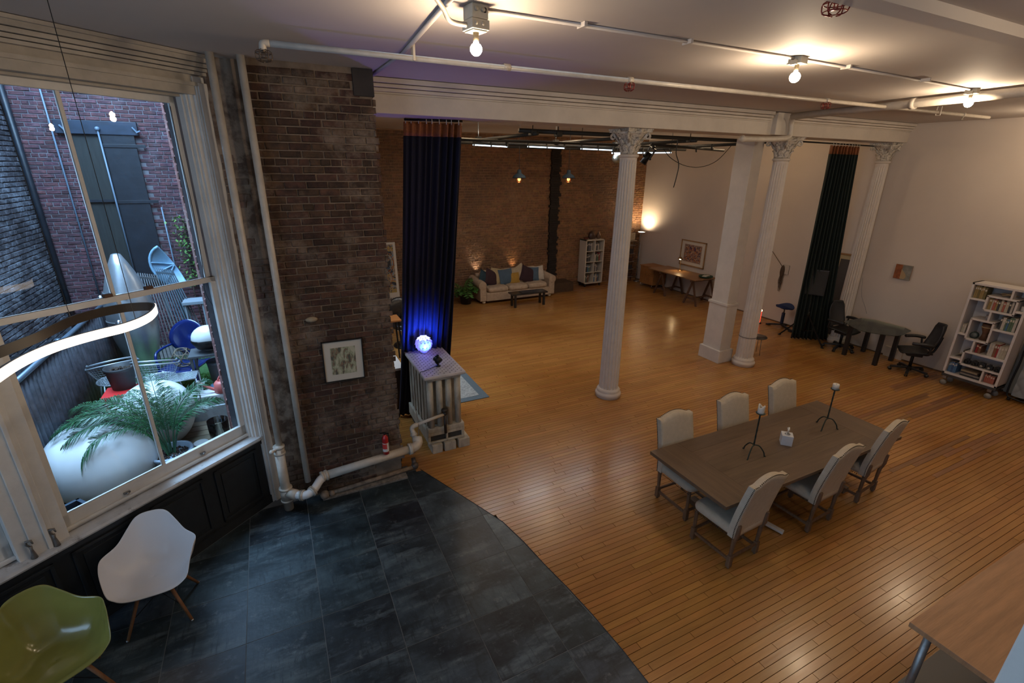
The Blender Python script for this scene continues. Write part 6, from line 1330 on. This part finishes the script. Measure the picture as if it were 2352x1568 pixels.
poly = [(10.93, 5.78)] + [(10.90 - .30 * math.sin(PI * i / 12) - 0 * i, 5.72 - 1.0 * i / 12) for i in range(13)] + [(11.02, 4.70), (11.55, 4.78), (11.66, 4.95), (11.68, 5.55), (11.55, 5.75)]
b = B(); b.prism(poly, .730, .742); part(t, 'glass_top', b, gl, 0, True)
for (x, y) in ((10.98, 5.62), (10.95, 4.98), (11.58, 5.56), (11.55, 4.98)): b = B(); b.beam((x, y, 0), (x, y, .70), .075, .075); part(t, 'leg', b, bw, .006, True)
b = B(); b.beam((10.98, 5.60, .715), (11.56, 5.0, .715), .07, .028); b.beam((11.58, 5.56, .7149), (10.95, 4.98, .7149), .07, .028); part(t, 'cross_frame', b, M('frame_greygreen', (.10, .11, .09), .5), .003, True)

# ================================================================== WHITE STAGGERED BOOKSHELF (right edge)
bs_ = thing('staggered_bookshelf', 'tall white staggered bookshelf on castors at the right edge', 'bookshelf', (11.10, 3.92, 0), rot=(0, 0, -PI / 2)); wp = M('shelf_white', (.60, .56, .54), .5, var=(5, .08))
# local: x runs to the right in the photo (towards -Y world), y towards the wall
SW, SD = .80, .36; zb_, zt_ = .235, 1.985; th = .036
def brd(nm, x0, x1, z0, z1): b = B(); b.bb(x0, x1, 0, SD, z0, z1); part(bs_, nm, b, wp, .003)
brd('side_panel', 0, th, zb_, zt_); brd('side_panel', SW - th, SW, zb_, zt_); brd('top_panel', 0, SW, zt_ - th, zt_); brd('bottom_panel', 0, SW, zb_, zb_ + th)
b = B(); b.bb(0, SW, SD - .008, SD, zb_, zt_); part(bs_, 'back_panel', b, wp)
brd('shelf', th, .25, 1.680, 1.71); brd('box_side', .25, .28, 1.53, 1.80); brd('box_side', .645, .675, 1.53, 1.80); brd('box_top', .25, .675, 1.775, 1.805); brd('box_bottom', .25, .675, 1.525, 1.555)
brd('divider', .55, .58, 1.805, zt_ - th); brd('shelf', .675, SW - th, 1.59, 1.62); brd('divider', .362, .392, 1.355, 1.525)
brd('box_top', .14, .48, 1.33, 1.36); brd('box_bottom', .14, .48, .955, .985); brd('box_side', .14, .17, .96, 1.35); brd('box_side', .45, .48, .96, 1.35); brd('shelf', th, .14, 1.02, 1.05); brd('shelf', .48, SW - th, 1.22, 1.25)
brd('divider', .285, .315, .745, .955); brd('box_top', .195, SW - th, .72, .75); brd('box_side', .195, .225, .475, .75); brd('box_bottom', .195, SW - th, .475, .505); brd('shelf', th, .195, .55, .58); brd('divider', .545, .575, zb_ + th, .475)
b = B(); b.bb(.0, SW, .0, SD, zb_ - .05, zb_ - .004); part(bs_, 'plinth_board', b, M('dolly_dark', (.035, .033, .032), .6), .004)
for x in (.05, SW - .08):
    for y in (.04, SD - .06):
        b = B(); b.bb(x - .03, x + .03, y - .022, y + .022, .13, zb_ - .05); part(bs_, 'castor_bracket', b, steel, .004); b = B(); b.cyl((x, y - .014, .05), (x, y + .014, .05), .05, n=18); part(bs_, 'castor', b, M('castor_grey', (.25, .24, .22), .5))
X0 = 11.10
def sb(x, z, w_, hmin, hmax, where, seed, cols=None, fill=1.0, lean=0, **k): books((X0 + .26, 3.92 - x, z + .001), (0, -1, 0), (-1, 0, 0), w_, hmin, hmax, .2, where, 'books in the staggered bookshelf', seed, cols, fill, lean, **k)
sb(.045, 1.71, .19, .20, .235, 'top left corner of staggered shelf', 1, [7, 11, 7, 7, 5, 6])
sb(.285, 1.555, .34, .17, .205, 'inside the upper box of staggered shelf', 2, [7, 6, 5, 9, 9, 2, 3, 5])
sb(.52, 1.25, .24, .19, .25, 'right under the upper box of staggered shelf', 3, [10, 4, 3, 4, 5, 10])
sb(.045, 1.05, .085, .16, .20, 'left of the middle box of staggered shelf', 4, [5, 2, 3])
sb(.50, .75, .26, .19, .245, 'at the right of the long shelf of staggered shelf', 5, [5, 6, 2, 5, 5, 9, 0, 0])
sb(.33, .75, .11, .14, .17, 'left of centre on the long shelf of staggered shelf', 6, [6, 0, 3])
sb(.045, zb_ + th, .15, .17, .21, 'bottom left corner of staggered shelf', 7, [10, 1, 10, 8])
sb(.585, zb_ + th, .17, .14, .16, 'bottom right corner of staggered shelf', 8, [9, 9, 5, 9, 3])
for k in range(4):
    b = B(); b.bb(0, .30 - .02 * k, 0, .20, 0, .028); solo('lying_book', '%s book lying flat at the bottom of the staggered shelf, %s of the pile' % (['black', 'grey', 'black-edged', 'tan'][k], ['lowest', 'second', 'third', 'top'][k]), 'book', b, M('flat_book_%d' % k, [(.03, .03, .03), (.30, .27, .23), (.05, .04, .04), (.40, .31, .20)][k], .7, var=(40, .5), stretch=(1, 1, 6)), .002, loc=(X0 + .05, 3.92 - .24, zb_ + th + .0005 + k * .0285), rz=-PI / 2, group='books lying in the bookshelf')
for x, z, nm, lab, c in ((.20, .985, 'alarm_clock', 'dark round clock at the left inside the middle box of staggered shelf', (.03, .05, .05)), (.30, 1.36, 'glass_ornament', 'small pale glass ornament above the middle box of staggered shelf', (.25, .23, .25)), (.70, 1.62, 'white_mug', 'white mug on the upper right shelf of staggered shelf', (.6, .58, .55)), (.47, 1.81, 'driftwood', 'tangled tan driftwood piece on the upper box of staggered shelf', (.26, .19, .11))):
    t = thing(nm, lab, nm.split('_')[-1], (X0 + .12, 3.92 - x - .03, z)); b = B(); m_ = M('orn_' + nm, c, .5)
    if nm == 'driftwood':
        r = random.Random(2)
        for k in range(9): b.tube([(r.uniform(-.05, .05), -.09 + r.uniform(-.03, .03), .01 + r.uniform(0, .03)), (r.uniform(-.05, .05), 0, .03 + r.uniform(0, .03)), (r.uniform(-.05, .05), .09 + r.uniform(-.03, .03), .01 + r.uniform(0, .04))], .008, 6)
        part(t, 'twigs', b, m_)
    elif nm == 'alarm_clock': b.cyl((-.03, 0, .06), (.03, 0, .06), .058, n=20); part(t, 'case', b, m_); b = B(); b.cyl((-.032, 0, .06), (-.0305, 0, .06), .045, n=20); part(t, 'face', b, M('clock_face', (.12, .14, .14), .4)); b = B(); b.bb(-.03, .03, -.035, .035, 0, .012); part(t, 'foot', b, m_)
    else: b.lathe([(.03, 0), (.036, .02), (.038, .085), (.034, .085), (.03, .01), (.0001, .01)], n=18); part(t, 'body', b, m_); b = B(); b.tube([(0, -.036, .065), (0, -.06, .055), (0, -.06, .035), (0, -.036, .02)], .005, 6); part(t, 'handle', b, m_)
t = thing('djembe_drum', 'small brown goblet drum inside the middle box of staggered shelf', 'drum', (X0 + .14, 3.92 - .36, .986)); dr_ = M('drum_wood', (.13, .06, .03), .6, var=(10, .4)); b = B(); b.lathe([(.06, 0), (.04, .10), (.045, .14), (.075, .22), (.078, .30), (.0001, .302)], n=24); part(t, 'body', b, dr_); b = B(); b.lathe([(.079, .23), (.082, .235), (.082, .245), (.079, .25)], n=24); part(t, 'rope_ring', b, M('drum_rope', (.3, .22, .12), .8))
for k in range(5):
    t = thing('vintage_camera', 'old black camera in the long low box of the staggered shelf, %s from the left' % ['first', 'second', 'third', 'fourth', 'fifth'][k], 'camera', (X0 + .09, 3.92 - .275 - k * .108, .506), PI / 2, 'old cameras in the low box'); b = B(); b.bb(-.045, .045, -.03, .03, 0, .07 + .01 * (k % 3)); b.bb(-.02, .02, -.02, .02, .07, .095); part(t, 'body', b, black_plastic, .005); b = B(); b.cyl((0, .03, .035), (0, .065, .035), .024, n=16); part(t, 'lens', b, steel if k in (2, 3) else black_metal)
t = thing('open_magazine', 'pale magazine leaning in the left gap below the middle box of staggered shelf', 'magazine', (X0 + .12, 3.92 - .05, .581), rot=(math.radians(-0), 0, -PI / 2)); b = B(); b.add([(0, 0, .01), (.13, 0, .09), (.13, .2, .09), (0, .2, .01), (0, 0, .004), (.13, 0, .084), (.13, .2, .084), (0, .2, .004)], [(0, 1, 2, 3), (7, 6, 5, 4), (0, 4, 5, 1), (1, 5, 6, 2), (2, 6, 7, 3), (3, 7, 4, 0)]); part(t, 'pages', b, M('paper', (.55, .50, .42), .8))
# folding bed with quilted mattress past the shelf
t = thing('folding_bed', 'folded upright bed with grey quilted mattress and black frame at the right edge', 'bed', (11.45, 2.55, 0), rot=(0, math.radians(6), 0)); gm = M('grey_quilt', (.22, .24, .26), .8)
b = B(); b.grid(lambda u, v: (-.055 - .022 * (abs(math.sin(PI * (5 * u + 5 * v))) * abs(math.sin(PI * (5 * u - 5 * v)))) ** .4, -.42 + .86 * u, .10 + 1.22 * v), 61, 71); b.bb(-.055, .14, -.42, .44, .10, 1.32); part(t, 'mattress', b, gm)
b = B(); b.tube(smooth_path([(-.10, -.46, .3), (-.10, -.46, 1.34), (-.10, .0, 1.40), (-.10, .47, 1.34), (-.10, .49, .7), (-.10, .49, .16), (-.10, .40, .06), (-.10, 0, .05), (-.10, -.46, .05)], 3), .014, 8); part(t, 'frame', b, black_metal)
b = B(); b.bb(.15, .26, -.4, .62, .08, 1.3); part(t, 'second_half', b, M('grey_panel', (.20, .21, .20), .8), .02)
for yy in (-.4, .45): b = B(); b.cyl((-.05, yy - .02, .035), (-.05, yy + .02, .035), .035, n=12); part(t, 'castor', b, black_plastic)

# ================================================================== DINING TABLE AND CHAIRS
grey_oak = M('grey_oak', (.135, .09, .056), .42, var=(3.5, .28), stretch=(.5, 7, 1), bump=(14, .15), isl=.10); grey_oak_y = M('grey_oak_cross', (.135, .09, .056), .42, var=(3.5, .28), stretch=(7, .5, 1), bump=(14, .15))
tb = thing('dining_table', 'long grey-brown plank-topped dining table in the middle of six upholstered chairs', 'table', (5.10, 3.02, 0))
TX, TY = 3.10, 1.07; xl_, yl_ = -1.55, -TY / 2
for (x0, x1) in ((-1.55, -1.13), (1.07, 1.48)): b = B(); b.bb(x0 + .001, x1 - .001, yl_, -yl_, .735, .775); part(tb, 'breadboard_end', b, grey_oak_y, .003)
for k in range(5): b = B(); b.bb(-1.129, 1.069, yl_ + k * TY / 5 + .001, yl_ + (k + 1) * TY / 5 - .001, .735, .7745 - .0004 * (k % 2)); part(tb, 'plank', b, grey_oak, .002)
b = B(); b.bb(-1.2, 1.2, -.38, .38, .66, .735); part(tb, 'apron', b, grey_oak, .004)
for x in (-.95, .95): 
    b = B(); b.bb(x - .05, x + .05, -.36, .36, .0, .07); part(tb, 'trestle_foot', b, grey_oak, .008); b = B(); b.bb(x - .05, x + .05, -.09, .09, .07, .66); part(tb, 'trestle_post', b, grey_oak, .008)
b = B(); b.bb(-.95, .95, -.03, .03, .16, .24); part(tb, 'stretcher', b, grey_oak, .004)
linen = M('chair_linen', (.50, .43, .33), .85, var=(20, .10), bump=(90, .25)); cwood = M('weathered_chair_wood', (.17, .095, .05), .6, var=(14, .35), stretch=(3, 3, .5)); nailm = M('nailhead', (.07, .05, .035), .35, .8)
def dining_chair(loc, rz, label):
    t = thing('dining_chair', label, 'chair', loc, rz, 'upholstered dining chairs')
    # local: front towards +y
    b = B(); cushion(b, 0, .0, .445, .50, .54, .13, 7); part(t, 'seat', b, linen, label='cream linen seat')
    b = B()
    topz = lambda u: 1.055 + .055 * math.sin(PI * max(0, min(1, (u - .12) / .76))) ** .8 if .12 < u < .88 else 1.055 - .0 * u
    def bk(u, v):
        w_ = .255; x = (u * 2 - 1) * w_; z = lerp(.40, topz(u), v); y = -.225 - .015 * v - .12 * max(0, v - .15) ** 1.3 ; return (x, y, z)
    b.grid(lambda u, v: bk(u, v), 21, 16, thick=.0)
    vs = list(b.v); b = B(); nu, nv = 21, 16; T_ = .078
    def both(u, v, s):
        p = bk(u, v); e = min(1, min(u, 1 - u) * 9) ; e2 = min(1, min(v + .05, 1 - v) * 10); puff = .010 * (e * e2) ** .5
        return (p[0], p[1] + (T_ * .5 + puff) * (1 if s else -1) * (1 if s else .75) + 0, p[2])
    o_ = []
    for s in (1, 0):
        o_.append(len(b.v)); b.grid(lambda u, v: both(u, v, s), nu, nv)
    I = lambda i, j: i * nv + j; fs = []
    for i in range(nu - 1): fs += [(o_[0] + I(i, 0), o_[0] + I(i + 1, 0), o_[1] + I(i + 1, 0), o_[1] + I(i, 0)), (o_[0] + I(i, nv - 1), o_[1] + I(i, nv - 1), o_[1] + I(i + 1, nv - 1), o_[0] + I(i + 1, nv - 1))]
    for j in range(nv - 1): fs += [(o_[0] + I(0, j), o_[1] + I(0, j), o_[1] + I(0, j + 1), o_[0] + I(0, j + 1)), (o_[0] + I(nu - 1, j), o_[0] + I(nu - 1, j + 1), o_[1] + I(nu - 1, j + 1), o_[1] + I(nu - 1, j))]
    b.f += fs; b.sm += [False] * len(fs)
    part(t, 'backrest', b, linen, label='cream linen backrest with an arched top')
    b = B()
    def nail(p): b.ball(p, .0062, 6, 4)
    n_ = 34
    for k in range(n_ + 1):
        v = k / n_
        for u in (0, 1): p = bk(u, v); nail((p[0] + (.003 if u else -.003), p[1] - .024, p[2]))
    for k in range(1, 26): u = k / 26; p = bk(u, 1); nail((p[0], p[1] - .024, p[2] + .003))
    for k in range(26):
        y = -.25 + .5 * k / 25
        for sx in (-1, 1): nail((sx * .249, y, .398))
    for k in range(24): nail((-.235 + .47 * k / 23, .267, .398))
    part(t, 'nailhead_trim', b, nailm, kind='stuff')
    for sx in (-1, 1):
        b = B(); b.tube([(sx * .205, .225, .41), (sx * .205, .225, .16)], [.021, .018], 10); b.box((sx * .205, .225, .09), (.046, .046, .14)); b.cyl((sx * .205, .225, .0), (sx * .205, .225, .022), .015, .02, 10); part(t, 'front_leg', b, cwood, .003)
        b = B(); b.tube([(sx * .215, -.275, .56), (sx * .215, -.265, .44), (sx * .21, -.245, .36)], [.020, .027, .025], 8); b.tube([(sx * .21, -.245, .37), (sx * .21, -.235, .16)], [.023, .018], 10); b.box((sx * .21, -.237, .09), (.046, .046, .14)); b.cyl((sx * .21, -.237, 0), (sx * .21, -.237, .022), .015, .02, 10); part(t, 'rear_leg', b, cwood, .003)
        b = B(); b.beam((sx * .208, -.235, .10), (sx * .205, .225, .10), .024, .03); part(t, 'side_stretcher', b, cwood, .004)
    b = B(); b.beam((-.205, .225, .14), (.205, .225, .14), .022, .028); part(t, 'front_stretcher', b, cwood, .004)
    b = B(); b.beam((-.208, -.237, .13), (.208, -.237, .13), .022, .028); part(t, 'rear_stretcher', b, cwood, .004)
    return t
ch0 = dining_chair((3.90, 2.69, 0), math.radians(3), 'nearest upholstered dining chair at the near left table corner, its back to us')
for x, y, rz, lab in ((5.13, 2.67, 3, 'upholstered dining chair at the middle of the near long side of the table'), (6.16, 2.75, 6, 'upholstered dining chair at the near right end of the table, farthest right of the six'), (4.03, 3.38, 180, 'upholstered dining chair at the left end of the far side of the table'), (5.06, 3.42, 180, 'upholstered dining chair at the middle of the far side of the table'), (6.06, 3.44, 181, 'upholstered dining chair at the right of the far side, half hidden behind the table')):
    dup(ch0, (x, y, 0), math.radians(rz), lab)
def candlestick(x, y, label, rz, ragged):
    t = thing('candlestick', label, 'candlestick', (x, y, .775), rz, 'iron candlesticks on the dining table'); im = M('green_iron', (.028, .040, .033), .5, .5)
    for k in range(3):
        a = k * 2 * PI / 3; b = B(); b.tube(smooth_path([(0, 0, .135), (.06 * math.cos(a), .06 * math.sin(a), .125), (.115 * math.cos(a), .115 * math.sin(a), .055), (.13 * math.cos(a), .13 * math.sin(a), .008), (.145 * math.cos(a), .145 * math.sin(a), .006)], 4), .0075, 8); part(t, 'foot', b, im)
    b = B(); b.tube([(0, 0, .12 + i * .04) for i in range(11)], [.0095 if i % 2 else .0075 for i in range(11)], 8); part(t, 'stem', b, im)
    b = B(); b.lathe([(.01, .515), (.035, .525), (.05, .535), (.05, .54), (.0001, .53)], n=20); part(t, 'drip_pan', b, im)
    b = B(); cx_ = M('candle_wax', (.66, .63, .58), .5)
    if ragged: b.grid(lambda u, v: (.035 * math.cos(2 * PI * u), .035 * math.sin(2 * PI * u), .537 + (.085 + .018 * math.sin(4 * PI * u + 1)) * v), 24, 5, thick=.010, wrap=True); b.cyl((0, 0, .537), (0, 0, .58), .03, n=20)
    else: b.lathe([(.036, .537), (.037, .60), (.033, .605), (.012, .60), (.0001, .598)], n=24)
    cd = part(t, 'candle', b, cx_); b = B(); b.cyl((0, 0, .58), (0, 0, .61), .002, n=5); part(cd, 'wick', b, black_plastic); return t
candlestick(4.55, 3.00, 'green-black iron candlestick with a ragged burnt-down candle, at the left of the dining table', math.radians(80), True)
candlestick(5.93, 3.03, 'green-black iron candlestick with a squat even candle, at the right of the dining table', math.radians(75), False)
t = thing('tissue_box', 'white cube tissue box with a tissue sticking out on the dining table', 'tissue box', (5.13, 3.0, .775), math.radians(42)); wc = M('tissue_card', (.60, .62, .66), .6)
b = B(); b.bb(-.06, .06, -.06, .06, 0, .125); part(t, 'carton', b, wc, .003); b = B(); b.lathe([(.03, .1252), (.032, .127), (.0001, .127)], n=16); part(t, 'opening', b, M('slot_grey', (.25, .25, .26), .7))
b = B(); b.grid(lambda u, v: (-.03 + .06 * u + .02 * math.sin(7 * v) * v, .02 * math.sin(5 * u + 2 * v) * (1 - .4 * v), .126 + .085 * v * (.6 + .4 * math.sin(PI * u * .8 + .4))), 9, 8, thick=.0015); part(t, 'tissue', b, M('tissue', (.78, .77, .74), .8))
text_obj('tissue', .014, M('print_grey', (.2, .22, .26), .6), t, (-.02, -.0605, .012), (PI / 2, 0, 0), 'print')
b = B(); b.beam((0, -.11, .02), (0, .11, .05), .06, .03); solo('floor_wedge', 'small white wedge-shaped object on the floor behind the near left dining chair', 'wedge', b, white_paint, .006, loc=(4.62, 2.62, 0), rz=.4)

# ================================================================== MOULDED SHELL CHAIRS BY THE WINDOW
def shell_chair(loc, rz, label, mat, nm='shell_armchair'):
    t = thing(nm, label, 'chair', loc, rz)
    # one continuous shell: radial surface from seat centre outwards; rim curve gives back, arms, front lip (front towards +y)
    def rim(a):   # a = 0 at +x, PI/2 front, -PI/2 back
        d = math.degrees(a) % 360; half = [(0, .325, .05, .65), (25, .30, .15, .585), (48, .262, .225, .47), (70, .17, .268, .425), (90, .0, .28, .42)]; hb_ = [(270, 0, -.325, .845), (284, .105, -.31, .83), (301, .175, -.25, .755), (319, .245, -.165, .675), (338, .33, -.065, .655), (360, .325, .05, .65)]; keys = half + [(180 - p[0], -p[1], p[2], p[3]) for p in reversed(half[:-1])] + [(540 - p[0], -p[1], p[2], p[3]) for p in reversed(hb_[:-1])][:-0 or None] + hb_[1:]
        for p, q in zip(keys, keys[1:]):
            if p[0] <= d <= q[0]:
                f = (d - p[0]) / (q[0] - p[0]); i_ = keys.index(p); n_k = len(keys) - 1; a_ = keys[i_ - 1] if i_ > 0 else keys[n_k - 1]; z_ = keys[i_ + 2] if i_ + 2 <= n_k else keys[1]
                cr = lambda k: .5 * (2 * p[k] + (q[k] - a_[k]) * f + (2 * a_[k] - 5 * p[k] + 4 * q[k] - z_[k]) * f * f + (3 * p[k] - a_[k] - 3 * q[k] + z_[k]) * f ** 3)
                return Vector((cr(1), cr(2), cr(3)))
    c = Vector((0, .02, .405))
    def fn(u, v):
        a = 2 * PI * u; r_ = rim(a); hor = Vector((r_.x, r_.y, 0)) - Vector((0, .02, 0)); hh = r_.z - c.z
        # profile: flat seat, then curve up
        k = v ** .95; hz = hh * (max(0, (v - .30) / .70) ** 1.75) - .016 * math.sin(PI * min(1, v * 1.5)); xy = hor * (1 - (1 - v) ** 1.75)
        flare = 1 + (.05 * max(0, v - .86) / .14 if hh > .05 else 0)
        p = Vector((xy.x * flare, xy.y * flare + .02, c.z + hz))
        if hh < .05: p.z -= .035 * max(0, v - .75) ** 1.2
        return p
    b = B(); b.grid(fn, 72, 22, thick=.008, wrap=True); o = part(t, 'shell', b, mat)
    md = o.modifiers.new('smooth', 'SUBSURF'); md.levels = 1; md.render_levels = 1
    dw = M('dowel_wood', (.30, .13, .05), .5, var=(12, .3), stretch=(3, 3, .5))
    for sx, sy in ((-1, -1), (1, -1), (1, 1), (-1, 1)):
        b = B(); b.tube([(sx * .10, .02 + sy * .09, .37), (sx * .235, .02 + sy * .23, .0)], [.017, .012], 10); part(t, 'leg', b, dw)
        b = B(); b.ball((sx * .235, .02 + sy * .23, .006), .013, 8, 6); part(t, 'leg_tip', b, steel)
        b = B(); b.cyl((sx * .10, .02 + sy * .09, .385), (sx * .185, .02 + sy * .18, .15), .004, n=6); part(t, 'wire_strut', b, black_metal)
    b = B()
    for sx in (-1, 1): b.cyl((sx * .185, .2, .15), (-sx * .13, -.09, .3), .0035, n=6); b.cyl((sx * .185, -.16, .15), (-sx * .13, .13, .3), .0035, n=6)
    b.box((0, .02, .375), (.22, .20, .012)); part(t, 'cross_wires', b, black_metal)
    return t
shell_chair((-1.355, 4.33, 0), math.radians(180), 'white moulded shell armchair on dowel legs standing under the window', M('shell_white', (.78, .78, .80), .38, coat=.2))
shell_chair((-1.865, 3.71, 0), math.radians(-150), 'glossy olive green moulded shell armchair in the lower left corner', M('shell_green', (.29, .29, .075), .16, coat=.6, var=(3, .15)))

# ================================================================== COUNTER CORNER (lower right)
t = thing('work_counter', 'light wood counter top on pipe legs at the lower right corner', 'counter', (4.4, .72, 0)); bb_ = M('butcher_block', (.42, .225, .11), .4, var=(3, .3), stretch=(.6, 8, 1), bump=(14, .08), space='World')
b = B(); b.bb(3.56, 6.4, .15, .975, .88, .92); part(t, 'countertop', b, bb_, .003, True)
for (x, y) in ((3.64, .88), (3.64, .25), (6.3, .88)):
    b = B(); b.cyl((x, y, 0), (x, y, .88), .024, n=14); part(t, 'pipe_leg', b, galv, 0, True); b = B(); b.cyl((x, y, .33), (x, y, .38), .031, n=14); b.cyl((x, y, .86), (x, y, .88), .045, n=16); b.cyl((x, y, 0), (x, y, .015), .045, n=16); part(t, 'pipe_flange', b, galv, 0, True)
b = B(); b.bb(3.62, 6.3, .2, .93, .33, .355); part(t, 'lower_shelf', b, M('grey_shelf', (.16, .15, .13), .5), .003, True)
